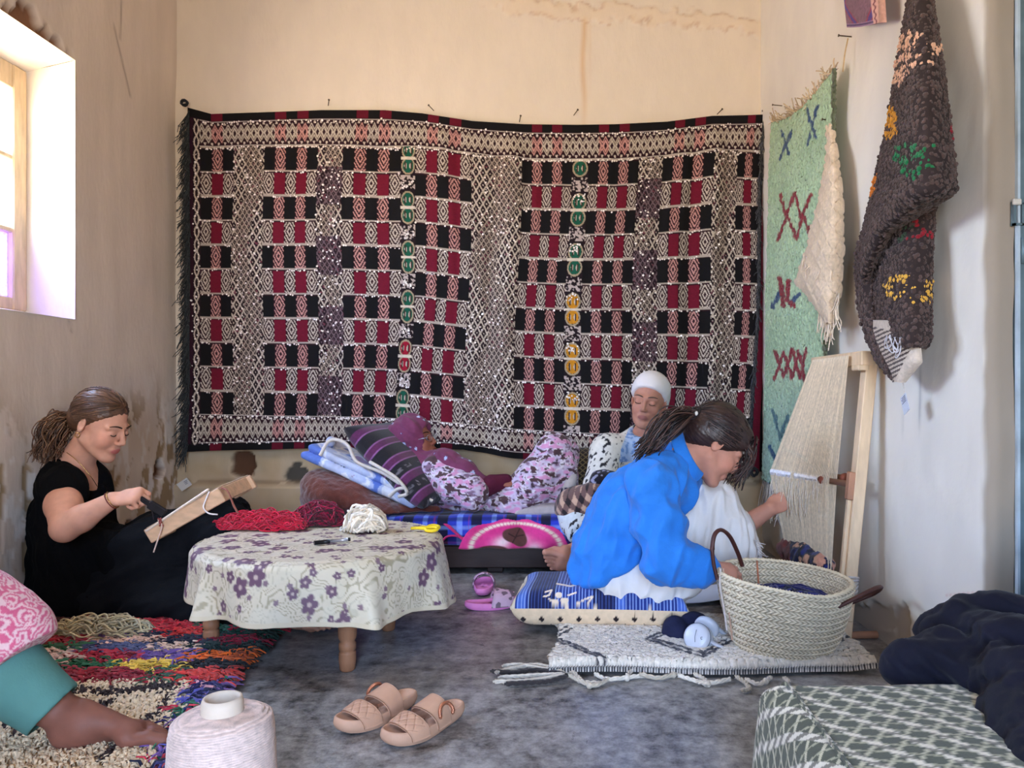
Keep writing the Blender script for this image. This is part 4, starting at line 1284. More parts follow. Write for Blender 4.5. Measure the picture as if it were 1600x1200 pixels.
# dark lattice cushion leaning on the wall between the two women
def lcol(W, u, v, s_):
    C = np.tile(lin((42, 34, 32)), (len(u), 1))
    a, b = np.mod((u + v) * 5, 1), np.mod((u - v) * 5, 1)
    C[(np.abs(a - 0.5) < 0.09) | (np.abs(b - 0.5) < 0.09)] = lin((116, 100, 70))
    return C
o = pillow('lattice_cushion', P(915, 738, 3.74), (0.15, 0.13, 0.05), rotx(math.radians(74)), lcol, WOOL())
tag(o, 'dark brown cushion with gold lattice leaning on the back wall', 'cushion')
o = pillow('grey_pillow', P(850, 797, 3.50) + np.array([0, 0, 0.005]), (0.15, 0.11, 0.035), rotz(0.2), lambda W, u, v, s_: np.tile(lin((176, 168, 172)), (len(u), 1)), CLOTH(), n=40)
tag(o, 'flat pale grey pillow lying on the mattress beside the reclining woman', 'pillow')

# ================================================================ round table, cloth and what lies on it
TC = np.array([-0.775, 2.47]); TR_, TZ = 0.372, 0.325
tab = thing('round_table', 'low round wooden table on turned legs', 'table', (TC[0], TC[1], 0))
TW = mat('table_wood', (150, 106, 78), 0.55, 0.2, 10, 0.15, 50, stretch=(5, 5, 1))
MB().lathe([(0, TZ - 0.026), (TR_ - 0.008, TZ - 0.026), (TR_ - 0.004, TZ - 0.02), (TR_ - 0.004, TZ - 0.006), (TR_ - 0.01, TZ - 0.003), (0, TZ - 0.003)], (TC[0], TC[1], 0), 64).build('tabletop', TW, tab)
for (lx, ly) in ((-0.618, 2.20), (-1.10, 2.40), (-0.585, 2.57), (-0.93, 2.74)):
    MB().lathe([(0.017, 0), (0.022, 0.005), (0.0245, 0.03), (0.0240, 0.050), (0.0240, 0.053), (0.0185, 0.057), (0.0240, 0.061), (0.0245, 0.078), (0.0200, 0.084), (0.0255, 0.095), (0.029, 0.16), (0.033, TZ - 0.026)], (lx, ly, 0), 20).build('leg', TW, tab)
nt_, nr_ = 620, 190
th = np.linspace(0, 2 * np.pi, nt_, endpoint=False)
sr = np.linspace(0, 1, nr_)
TH, S = np.meshgrid(th, sr, indexing='ij')
deg = np.degrees(th)
Lh = np.interp(deg, [0, 30, 60, 90, 130, 160, 180, 200, 222, 236, 245, 270, 290, 308, 330, 345, 360], [0.205, 0.20, 0.15, 0.17, 0.2, 0.17, 0.155, 0.150, 0.155, 0.170, 0.165, 0.165, 0.172, 0.190, 0.185, 0.20, 0.205])[:, None]
arc = S * (TR_ + Lh)
on = arc <= TR_
drop = np.maximum(arc - TR_, 0)
fold = 0.5 * np.sin(TH * 7 + 0.6) + 0.35 * np.sin(TH * 11 + 2.1) + 0.3 * np.sin(TH * 4 + 1)
sharp = np.exp(-((np.degrees(TH) - 233) / 3.2) ** 2) * 1.7 + np.exp(-((np.degrees(TH) - 306) / 5) ** 2) * 1.6 + np.exp(-((np.degrees(TH) - 345) / 7) ** 2) * 1.3 - np.exp(-((np.degrees(TH) - 221) / 7) ** 2) * 1.0 - np.exp(-((np.degrees(TH) - 324) / 8) ** 2) * 1.0
tt = np.clip(drop / 0.2, 0, 1.2)
RR = np.where(on, arc, TR_ + 0.010 * sstep(0, 0.02, drop) + (0.030 * fold + 0.034 * sharp + 0.018) * tt ** 1.1)
ZZ = np.where(on, TZ + 0.002, TZ + 0.002 - np.maximum(drop - 0.004, 0) - 0.002 * (drop > 0))
ZZ = ZZ - 0.006 * sstep(TR_ - 0.02, TR_ + 0.004, arc) * (drop <= 0.004)
G = np.stack([TC[0] + RR * np.cos(TH), TC[1] + RR * np.sin(TH), ZZ], -1)
G = G + np.where(on[..., None], 0, 1) * 0.006 * (np.stack([fbm(G, 14, 2, k) for k in range(3)], -1) - 0.5)
G[..., 2] += on * 0.0016 * fbm(G, 22, 2, 3)
fx, fy = arc * np.cos(TH), arc * np.sin(TH)
q3 = np.stack([fx, fy, 0 * fx], -1)
C = np.broadcast_to(lin((208, 198, 176)), G.shape).copy()
n1 = fbm(q3, 17, 2, 6)
sw = np.abs(np.mod(n1 * 11, 1) - 0.5)
C = lerp(C, lin((150, 140, 110)), (sstep(0.17, 0.08, sw) * 0.8)[..., None])
C = lerp(C, lin((206, 200, 180)), (sstep(0.56, 0.62, vnoise(q3, 20, 3)) * 0.6)[..., None])
fl_r = np.random.default_rng(5)
for k in range(360):
    rr0 = math.sqrt(fl_r.random()) * 0.585; a0 = fl_r.random() * 6.283
    px0, py0 = rr0 * math.cos(a0), rr0 * math.sin(a0)
    sz = fl_r.choice([0.009, 0.013, 0.019, 0.030], p=[0.35, 0.3, 0.23, 0.12])
    i0 = int(a0 / 6.283 * nt_); w_ = int(nt_ * min(0.5, 2.2 * sz / max(rr0, 0.02) / 6.283)) + 2
    ii = np.arange(i0 - w_, i0 + w_) % nt_ if w_ * 2 < nt_ else np.arange(nt_)
    ddx, ddy = fx[ii] - px0, fy[ii] - py0
    r_ = np.hypot(ddx, ddy); an = np.arctan2(ddy, ddx) + a0 * 3
    pet = r_ / (sz * (0.62 + 0.38 * np.abs(np.cos(an * 2.5))))
    cc = lin((104, 76, 96)) if sz > 0.01 else lin((128, 104, 116))
    blk = C[ii]
    blk = lerp(blk, cc, sstep(1.08, 0.9, pet)[..., None])
    blk = lerp(blk, lin((190, 170, 160)), (sstep(0.3, 0.15, r_ / sz) * (sz > 0.012))[..., None])
    C[ii] = blk
hem = (S > 0.975)
C[hem] = lin((206, 194, 168))
V = G.reshape(-1, 3); q = grid_faces(nt_, nr_, closed_u=True)
o = mesh('tablecloth', V, q, mat('tablecloth_vinyl', None, 0.55, 0.04, 30, 0.12, 60, spec=0.45), None, C.reshape(-1, 3))
sol = o.modifiers.new('thickness', 'SOLIDIFY'); sol.thickness = 0.0015; sol.offset = -1
tag(o, 'cream tablecloth with mauve flowers draped over the low round table', 'tablecloth')

def yarn(name, c, rad, n, r, cols, label, cat='yarn', R=None, steps=34, loops=2.2, seed=1, flatz=True, group=None, m=None, wav=0.25, dirx=None):
    rg = np.random.default_rng(seed)
    mb = MB(); c = np.asarray(c, float); rad = np.asarray(rad, float)
    for k in range(n):
        if dirx is not None:                 # strands running along one way
            y0, z0 = rg.uniform(-1, 1), rg.uniform(0, 1)
            t = np.linspace(-1, 1, steps) * rg.uniform(0.75, 1.05)
            env = np.sqrt(np.clip(1 - (t * 0.92) ** 2, 0.05, 1))
            p = np.stack([t, y0 * env + wav * np.sin(t * rg.uniform(4, 9) + rg.random() * 6), z0 * env * 0.85 + 0.16 * np.sin(t * rg.uniform(8, 22) + rg.random() * 6)], -1)
            p[:, 2] = np.clip(p[:, 2], 0.02, 1.05)
        else:
            ax = rg.normal(0, 1, 3); ax /= np.linalg.norm(ax)
            b1 = np.cross(ax, rg.normal(0, 1, 3)); b1 /= np.linalg.norm(b1); b2 = np.cross(ax, b1)
            t = np.linspace(0, 6.283 * rg.uniform(0.6, loops), steps)
            p = (np.cos(t)[:, None] * b1 + np.sin(t)[:, None] * b2) * rg.uniform(0.6, 1.0) + ax * rg.uniform(-0.45, 0.45)
            p = p + 0.14 * np.stack([np.sin(t * 3 + k), np.cos(t * 2.3 + k), np.sin(t * 2.7 + 2 * k)], -1)
            p[:, 2] = np.abs(p[:, 2]) if flatz else p[:, 2]
        p = p * rad
        if R is not None: p = p @ np.asarray(R).T
        cc = np.asarray(cols[rg.integers(len(cols))]) * rg.uniform(0.6, 1.25)
        mb.tube(c + p + np.array([0, 0, r * 0.8]), r, 5, cc)
    o = mb.build(name, m or WOOL(), None)
    return tag(o, label, cat, group, 'stuff')
zt = TZ + 0.006
yarn('crimson_yarn', PF(408, 826, zt), (0.150, 0.050, 0.062), 150, 0.0025, [lin((206, 18, 58)), lin((186, 14, 48)), lin((222, 40, 76))], 'loose bright crimson yarn bundle on the table', R=rotz(-0.08), seed=2, dirx=1)
yarn('dark_red_yarn', PF(500, 820, zt), (0.088, 0.055, 0.075), 80, 0.0026, [lin((140, 14, 54)), lin((112, 10, 44)), lin((170, 24, 66)), lin((70, 20, 34))], 'dark raspberry yarn heap behind the crimson yarn on the table', seed=3)
yarn('white_yarn', PF(569, 830, zt), (0.066, 0.050, 0.078), 80, 0.0042, [lin((232, 220, 200)), lin((222, 206, 182)), lin((238, 230, 216))], 'curly cream white yarn ball on the table', seed=4, loops=1.4)
pen = thing('marker_pen', 'black capped marker pen lying on the tablecloth', 'pen', PF(518, 849, zt))
pa, pb_ = PF(491, 852, zt) + [0, 0, 0.007], PF(547, 846, zt) + [0, 0, 0.007]
BLKP = mat('pen_black', (22, 22, 26), 0.35, 0.05, 20, 0)
MB().tube([pa, lerp(pa, pb_, 0.42)], 0.0068, 12).build('pen_cap', BLKP, pen)
MB().tube([lerp(pa, pb_, 0.42), lerp(pa, pb_, 0.93)], 0.0058, 12).build('pen_barrel', mat('pen_silver', (172, 172, 180), 0.3, 0.05, 20, 0, metal=0.6), pen)
MB().tube([lerp(pa, pb_, 0.93), pb_], 0.0058, 12).build('pen_end', BLKP, pen)
sc = thing('yellow_scissors', 'small scissors with yellow plastic handles at the table edge', 'scissors', PF(660, 832, zt))
YEL = mat('yellow_plastic', (236, 206, 40), 0.4, 0.06, 30, 0)
c0 = PF(668, 830, zt) + [0, 0, 0.010]
for sg in (-1, 1):
    a = np.linspace(0, 2 * np.pi, 18)
    MB().tube(c0 + np.stack([0.016 + 0.020 * np.cos(a), sg * 0.016 + 0.013 * np.sin(a), 0.004 * np.sin(a)], -1), 0.0055, 8, closed=True).build('handle_loop', YEL, sc)
    MB().tube(spline([c0 + [0.0, sg * 0.012, 0], c0 + [-0.025, sg * 0.004, 0.001], c0 + [-0.055, -sg * 0.006, 0]], 8), [0.006, 0.006, 0.006, 0.0055, 0.005, 0.005, 0.0045, 0.004], 8).build('shank', YEL, sc)

# ================================================================ rag rug on the floor at the left
rag = thing('rag_rug', 'colourful rag rug with a cream field on the floor at the left', 'rug', (-1.4, 1.9, 0))
RX0, RX1, RD0, RD1 = -1.93, -0.93, 1.15, 2.60
u, v = np.meshgrid(np.linspace(0, 1, 60), np.linspace(0, 1, 90), indexing='ij')
edge_x = lambda d: np.interp(d, [1.15, 1.6, 1.75, 2.0, 2.3, 2.6], [-0.80, -0.845, -0.87, -0.915, -0.955, -0.965])
D = RD0 + (RD1 - RD0) * v
G = np.stack([RX0 + (edge_x(D) - RX0) * u, D, 0.012 + 0.006 * fbm(np.stack([u, v, 0 * u], -1), 9, 2, 3)], -1)
RAG_BASE = G
rows = [(960, 990, [(120, (70, 26, 28)), (205, (100, 26, 32)), (318, (196, 36, 50)), (362, (36, 88, 66)), (440, (200, 34, 60))]),
        (990, 1000, [(140, (206, 192, 160)), (190, (104, 72, 132)), (265, (24, 24, 46)), (322, (206, 48, 44)), (440, (30, 76, 62))]),
        (1000, 1011, [(150, (160, 28, 50)), (246, (222, 176, 152)), (322, (24, 24, 46)), (405, (156, 30, 54)), (440, (24, 54, 48))]),
        (1011, 1023, [(125, (40, 92, 60)), (240, (80, 86, 124)), (302, (222, 184, 160)), (440, (20, 46, 42))]),
        (1023, 1038, [(116, (206, 172, 158)), (214, (166, 24, 50)), (300, (112, 80, 146)), (440, (238, 106, 34))]),
        (1038, 1052, [(186, (34, 96, 62)), (286, (232, 192, 74)), (440, (20, 18, 22))]),
        (1052, 1068, [(240, (150, 34, 48)), (275, (34, 84, 60)), (440, (212, 66, 60))])]
def rag_col(x, y, rg):
    n = len(x)
    xj, yj = x + rg.normal(0, 4, n), y + rg.normal(0, 1.6, n)
    C = np.tile(lin((226, 202, 168)), (n, 1))
    cream = np.ones(n, bool)
    for (y0, y1, cells) in rows:
        m = (yj >= y0) & (yj < y1)
        cream[m] = False
        prev = -1e9
        for (xe, c) in cells:
            k = m & (xj >= prev) & (xj < xe)
            C[k] = lin(c); prev = xe
    # motley selvedge down the right side of the cream field
    ex = np.interp(yj, [1060, 1100, 1200, 1330], [318, 292, 232, 150])
    b = cream & (xj > ex - 4)
    pal = np.array([lin(c) for c in ((86, 84, 160), (28, 30, 62), (190, 40, 66), (36, 104, 78), (206, 150, 160), (40, 38, 90), (120, 84, 150))])
    ci = (np.floor(yj / 17).astype(int) * 3 + np.floor(xj / 26).astype(int)) % len(pal)
    C[b] = pal[ci[b]]
    cream &= ~b
    d = np.full(n, 1e9)
    for l in ([(112, 1082), (180, 1086), (272, 1074)], [(274, 1076), (252, 1110), (218, 1138)], [(150, 1108), (176, 1098)], [(0, 1138), (44, 1134)], [(24, 1154), (70, 1132)], [(150, 1196), (182, 1170), (196, 1160)]):
        d = np.minimum(d, stroke(xj - rg.normal(0, 1, n), yj, l))
    k = cream & (d < 5)
    C[k] = lin((52, 36, 36))
    return C, cream
rg = np.random.default_rng(21)
uu_, vv3 = np.meshgrid(np.linspace(0, 1, 130), np.linspace(0, 1, 220), indexing='ij')
Dg_ = RD0 + (RD1 - RD0) * vv3
Gb = np.stack([RX0 + (edge_x(Dg_) - RX0) * uu_, Dg_, 0.012 + 0.008 * fbm(np.stack([uu_, vv3, 0 * uu_], -1), 40, 2, 3)], -1)
bx_, by_ = proj(Gb + [0, 0, 0.01])
Cb_, _ = rag_col(bx_.ravel(), by_.ravel(), rg)
sheet('woven_base', Gb, WOOL(), rag, (Cb_ * 0.8).reshape(Gb.shape), thick=0.010)
n = 30000
D = RD0 + (RD1 - RD0) * rg.random(n) ** 0.8
D = D[(D > 1.42)]; n = len(D)
X = RX0 + (edge_x(D) + 0.02 - RX0) * rg.random(n)
bx_, by_ = proj(np.stack([X, D, np.full(n, 0.02)], -1))
C, cream = rag_col(bx_, by_, rg)
Lt = np.where(cream, rg.uniform(0.012, 0.022, n), rg.uniform(0.03, 0.065, n))
wd = np.where(cream, 0.0040, 0.0036) * rg.uniform(0.7, 1.3, n)
an = np.where(cream, rg.uniform(0, 6.283, n), rg.normal(0, 0.55, n) + np.pi * (rg.random(n) < 0.5))
hgt = np.where(cream, rg.uniform(0.012, 0.020, n), rg.uniform(0.008, 0.026, n))
dirx = np.stack([np.cos(an), np.sin(an), 0 * an], -1)
side = np.stack([-np.sin(an), np.cos(an), 0.4 * rg.normal(0, 1, n)], -1)
base = np.stack([X, D, np.full(n, 0.012)], -1)
ring = []
for t, hz_ in ((0, 0.0), (0.33, 1.0), (0.7, 0.9), (1.0, 0.45)):
    c_ = base + dirx * (Lt * t)[:, None] + np.array([0, 0, 1]) * (hgt * hz_)[:, None]
    w_ = wd * (1.0 - 0.35 * t)
    ring.append(np.stack([c_ - side * w_[:, None], c_ + side * w_[:, None] * 0.6 + np.array([0, 0, 0.003]), c_ + side * w_[:, None]], 1))
V = np.concatenate(ring, 1)                                   # n,12,3
fq = np.array([[r * 3 + k, r * 3 + k + 1, (r + 1) * 3 + k + 1, (r + 1) * 3 + k] for r in range(3) for k in range(2)])
Fq = (fq[None] + 12 * np.arange(n)[:, None, None]).reshape(-1, 4)
Cc = np.repeat(C * np.where(cream[:, None], rg.uniform(0.85, 1.1, (n, 1)), rg.uniform(0.62, 1.15, (n, 1))), 12, 0)
o = mesh('rag_tufts', V.reshape(-1, 3), Fq, mat('rag_cloth', None, 0.9, 0.15, 90, 0.2, 200, sheen=0.1), rag, Cc)
o['kind'] = 'stuff'
yarn('cream_skein', PF(150, 994, 0.02), (0.17, 0.07, 0.055), 46, 0.0030, [lin((196, 182, 146)), lin((180, 164, 128)), lin((208, 196, 164))], 'loose cream yarn skein lying on the rag rug', R=rotz(-0.06), seed=12, dirx=1, wav=0.35)

# ================================================================ white rug with black lines, under the basket
wr = thing('white_rug', 'small cream white pile rug with black zigzags and a tasselled edge', 'rug', (0.42, 2.35, 0))
u, v = np.meshgrid(np.linspace(0, 1, 420), np.linspace(0, 1, 190), indexing='ij')
cor = [np.array([-0.06, 2.66, 0]), np.array([0.84, 2.60, 0]), np.array([-0.02, 2.15, 0]), np.array([0.885, 2.15, 0])]
G = bilerp(cor, u, v)
G[..., 1] += 0.012 * np.sin(u * 9) * v
G[..., 0] += 0.03 * np.sin(v * 4) * (1 - u) + 0.03 * (1 - v) * u
a_, b_ = proj(G)
pj = a_ + 4 * (fbm(G, 50, 2, 2) - 0.5), b_ + 2.4 * (fbm(G, 50, 2, 5) - 0.5)
C = lerp(lin((206, 194, 178)), lin((228, 220, 208)), fbm(G, 8, 3, 1)[..., None])
d = np.full(a_.shape, 1e9)
for l in ([(885, 1000), (858, 1018), (935, 1050)], [(893, 1003), (868, 1018), (945, 1050)], [(1050, 1002), (1008, 1020), (1098, 1050), (1145, 1021)], [(1056, 1006), (1020, 1020), (1098, 1044), (1136, 1020)], [(1068, 1005), (1088, 1030), (1100, 1048)], [(1262, 1042), (1300, 1030), (1332, 1010)], [(1270, 1044), (1318, 1026)]):
    d = np.minimum(d, stroke(pj[0], pj[1] , l))
C = lerp(C, lin((46, 44, 54)), sstep(2.4, 1.0, d)[..., None])
kil = v > 0.955
C[kil] = np.where((np.mod(u * 120 + v * 30, 1) < 0.5)[..., None], lin((44, 42, 48)), lin((206, 200, 194)))[kil]
G[..., 2] = 0.022 - 0.012 * kil + (0.009 * fbm(G, 90, 2, 4) + 0.005 * vnoise(G, 220, 1)) * ~kil + 0.012 * sstep(0.9, 1, u) * (0.5 + 0.5 * np.sin(v * 20))
sheet('pile', G, WOOL(), wr, C * (0.84 + 0.3 * fbm(G, 90, 2, 4))[..., None], thick=0.014)
TAS = [lin((206, 194, 178)), lin((190, 178, 160)), lin((214, 204, 190))]
k_ = 0
for (x0, y0, pts) in ((880, 1052, [(840, 1040), (800, 1046), (775, 1052)]), (880, 1054, [(838, 1048), (805, 1052), (768, 1050)]), (880, 1055, [(850, 1056), (815, 1058), (780, 1060)]), (880, 1056, [(850, 1062), (812, 1066), (772, 1066)]), (884, 1058, [(856, 1066), (826, 1068), (790, 1070)]), (876, 1050, [(846, 1046), (812, 1040), (786, 1042)]),
                      (870, 1048, [(896, 1052), (910, 1066), (936, 1068)]), (890, 1056, [(905, 1064), (928, 1072), (950, 1062)]), (930, 1054, [(950, 1062), (990, 1058), (1010, 1056)]), (980, 1056, [(990, 1046), (1000, 1042), (1005, 1044)]), (1000, 1054, [(1030, 1060), (1060, 1052), (1080, 1048)]), (1060, 1056, [(1085, 1064), (1110, 1068), (1140, 1062)]), (1085, 1054, [(1100, 1062), (1106, 1070), (1090, 1066)]), (1150, 1058, [(1165, 1068), (1170, 1078), (1160, 1080)]), (1165, 1062, [(1185, 1070), (1200, 1062), (1204, 1060)]), (1225, 1060, [(1232, 1066), (1228, 1074), (1234, 1078)])):
    pp = [PF(x0, y0, 0.014)] + [PF(x, y, 0.008) for x, y in pts]
    c_ = TAS[k_ % 3] if k_ not in (1, 4) else lin((56, 50, 50))
    mb = MB()
    sp_ = spline(pp, 22)
    a = np.linspace(0, 18, 22)
    for ph_ in (0, 2.1, 4.2):
        off_ = 0.0035 * np.stack([np.cos(a + ph_), 0 * a, np.sin(a + ph_)], -1)
        mb.tube(sp_ + off_ + [0, 0, 0.002], 0.0038, 5, c_)
    if k_ > 5: mb.ball(sp_[12], 0.0095, None, 8, 6, c_)
    mb.build('tassel', WOOL(), wr); k_ += 1

# ================================================================ blue cushion the weaver sits on
cc_ = np.array([0.125, 2.655, 0.088])
def bcol(W, u, v, s_):
    x, y = proj(W)
    C = np.tile(lin((34, 54, 128)), (len(u), 1))
    st = vnoise(np.stack([u * 1.0, 0 * u, 0 * u], -1), (9, 1, 1), 4)
    C[st < 0.42] = lin((22, 28, 72)); C[st > 0.66] = lin((72, 104, 190))
    thin = np.mod(u * 26, 1) < 0.24
    C[thin] = lin((146, 172, 226))
    C[(thin) & (st < 0.35)] = lin((60, 80, 140))
    C[u < -0.955] = lin((220, 208, 188))
    def m(lines, c, w):
        d_ = np.full(len(u), 1e9)
        for l in lines: d_ = np.minimum(d_, stroke(x, y, l))
        C[(d_ < w) & (s_ > 0)] = c
    cr_ = lin((226, 206, 182))
    m([[(852, 925), (862, 922), (858, 930), (850, 932)], [(858, 936), (872, 946), (884, 950), (900, 944), (914, 936), (926, 932), (918, 944)], [(880, 948), (894, 956), (916, 958), (934, 950)], [(888, 930), (900, 926)], [(944, 950), (975, 948), (1012, 952), (1030, 962)], [(870, 912), (892, 916), (905, 912)]], cr_, 1.3)
    m([[(866, 940), (868, 940)], [(880, 938), (884, 938)], [(872, 930), (874, 930)]], cr_, 4.5)
    low = (s_ < 0)
    C[low] = lin((34, 30, 30))
    band = (s_ < 0) & (v < 0) & (y < np.interp(x, [800, 850, 1000, 1060], [980, 984, 986, 984]))
    C[band] = lin((222, 196, 164))
    dm = np.abs(np.mod((x - 832) / 29 + 0.5 * (np.floor((y - 962) / 11.5) % 2), 1) - 0.5) * 29 / 5.0 + np.abs(np.mod((y - 962) / 11.5, 1) - 0.5) * 11.5 / 4.6
    C[band & (dm < 1) & (y > 962)] = lin((34, 22, 28))
    return C
bc = thing('blue_cushion', 'blue striped cushion with cream scrolls and a diamond border under the seated woman', 'cushion', (0.13, 2.7, 0))
pillow('cushion_body', cc_, (0.285, 0.185, 0.064), rotz(-0.06) @ rotx(-0.04), bcol, CLOTH(), bc, n=230, p=9, disp=lambda W: 0.012 * (fbm(W, 9, 2, 3) - 0.5))
mb = MB()
for sx_ in (-1, 1):
    e_ = np.array([[sx_ * 0.280, t, 0.0] for t in np.linspace(-0.175, 0.175, 20)]) @ (rotz(-0.06) @ rotx(-0.04)).T + cc_
    MB().tube(e_, 0.009, 8, lin((222, 208, 186))).build('piping', CLOTH(), bc)
s = SDF(0.02)
s.ell(P(1060, 988, 2.40), (0.05, 0.05, 0.03)).ell(P(1085, 972, 2.44), (0.045, 0.04, 0.030)).ell(P(1052, 978, 2.42), (0.03, 0.05, 0.03)).cone(P(1095, 978, 2.42), P(1110, 992, 2.39), 0.016, 0.01)
s.cut((0, 0, 0.024), (0, 0, -1))
o = s.build('navy_cloth', 0.005, mat('navy_cotton', (22, 26, 56), 0.9, 0.2, 30, 0.4, 120), None, disp=lambda p: 0.014 * (fbm(p, 22, 2, 2) - 0.5))
tag(o, 'crumpled navy cloth between the blue cushion and the white headphones', 'cloth')

# ================================================================ headphones
hp = thing('headphones', 'white over-ear headphones lying on the white rug', 'headphones', PF(1095, 1018, 0.03))
HPW = mat('headphone_plastic', (196, 200, 212), 0.35, 0.03, 30, 0, spec=0.5)
HPG = mat('headphone_pad', (176, 178, 184), 0.7, 0.05, 40, 0.1, 100)
def look(axis, up=(0, 0, 1)):
    z = np.asarray(axis, float); z /= np.linalg.norm(z)
    x = np.cross(up, z); x /= np.linalg.norm(x)
    return np.stack([x, np.cross(z, x), z], 1)
ax = (-0.38, -0.80, 0.46)
R_ = look(ax)
c1 = P(1090, 996, 2.30)
MB().lathe([(0, 0.021), (0.030, 0.020), (0.0385, 0.014), (0.041, 0.006), (0.041, -0.004), (0.036, -0.008)], c1, 32, R=R_).build('ear_cup', HPW, hp)
MB().lathe([(0.0405, 0.0075), (0.0418, 0.0065), (0.0418, 0.0045), (0.0405, 0.0035)], c1, 32, R=R_).build('seam_ring', mat('seam_grey', (96, 98, 108), 0.5), hp)
MB().lathe([(0.034, -0.006), (0.043, -0.010), (0.043, -0.022), (0.036, -0.028), (0.02, -0.028), (0.018, -0.018), (0, -0.016)], c1, 32, R=R_).build('ear_pad', HPG, hp)
c2 = P(1104, 981, 2.38)
R2 = look((0.5, 0.75, 0.45))
MB().lathe([(0, 0.018), (0.03, 0.017), (0.038, 0.010), (0.040, 0.0), (0.034, -0.008), (0, -0.008)], c2, 28, R=R2).build('ear_cup', HPW, hp)
band = spline([c1 + [0.03, 0.004, -0.005], P(1120, 1008, 2.28), P(1140, 1016, 2.28), P(1158, 1014, 2.32), P(1156, 1000, 2.38), P(1134, 992, 2.40), c2 + [0.03, 0.01, 0.0]], 40)
MB().tube(band, 0.0125, 10, flat=0.55, up=np.array([0.2, 0.2, 1.0])).build('headband', HPW, hp)
MB().tube(spline([c1 + R_ @ [0.0, -0.018, 0.0225], c1 + R_ @ [-0.002, 0.0, 0.0232], c1 + R_ @ [0.0, 0.018, 0.0225]], 8), 0.0009, 5).build('button_slot', mat('seam_grey', (96, 98, 108)), hp)
mk = MB()
a = np.linspace(0.9, 5.6, 12)
mk.tube(c1 + (np.stack([0.018 + 0.0032 * np.cos(a), 0.0032 * np.sin(a) - 0.004, 0 * a + 0.0216], -1)) @ R_.T, 0.0008, 5)
mk.build('power_mark', mat('seam_grey', (96, 98, 108)), hp)

# paper sheets on the floor behind the basket
PAP = mat('paper', (206, 216, 236), 0.8, 0.03, 30, 0.05, 40)
for k, (pts, lab) in enumerate((([(1036, 948), (1072, 919), (1140, 916), (1134, 944)], 'curled pale blue paper sheet on the floor behind the basket'), ([(1062, 938), (1082, 921), (1100, 914), (1096, 940)], 'lower white paper sheet under the curled sheet by the basket'))):
    q_ = [PF(x, y, 0.003) for x, y in pts]
    u, v = np.meshgrid(np.linspace(0, 1, 24), np.linspace(0, 1, 24), indexing='ij')
    G = bilerp([q_[1], q_[2], q_[0], q_[3]], u, v)
    G[..., 2] += 0.004 + (1 - k) * (0.004 + 0.035 * np.clip(u - 0.55, 0, 1) ** 1.5 + 0.012 * np.sin(3 * v) * u)
    o = sheet('paper_sheet', G, PAP, None, thick=0.001)
    tag(o, lab, 'paper')

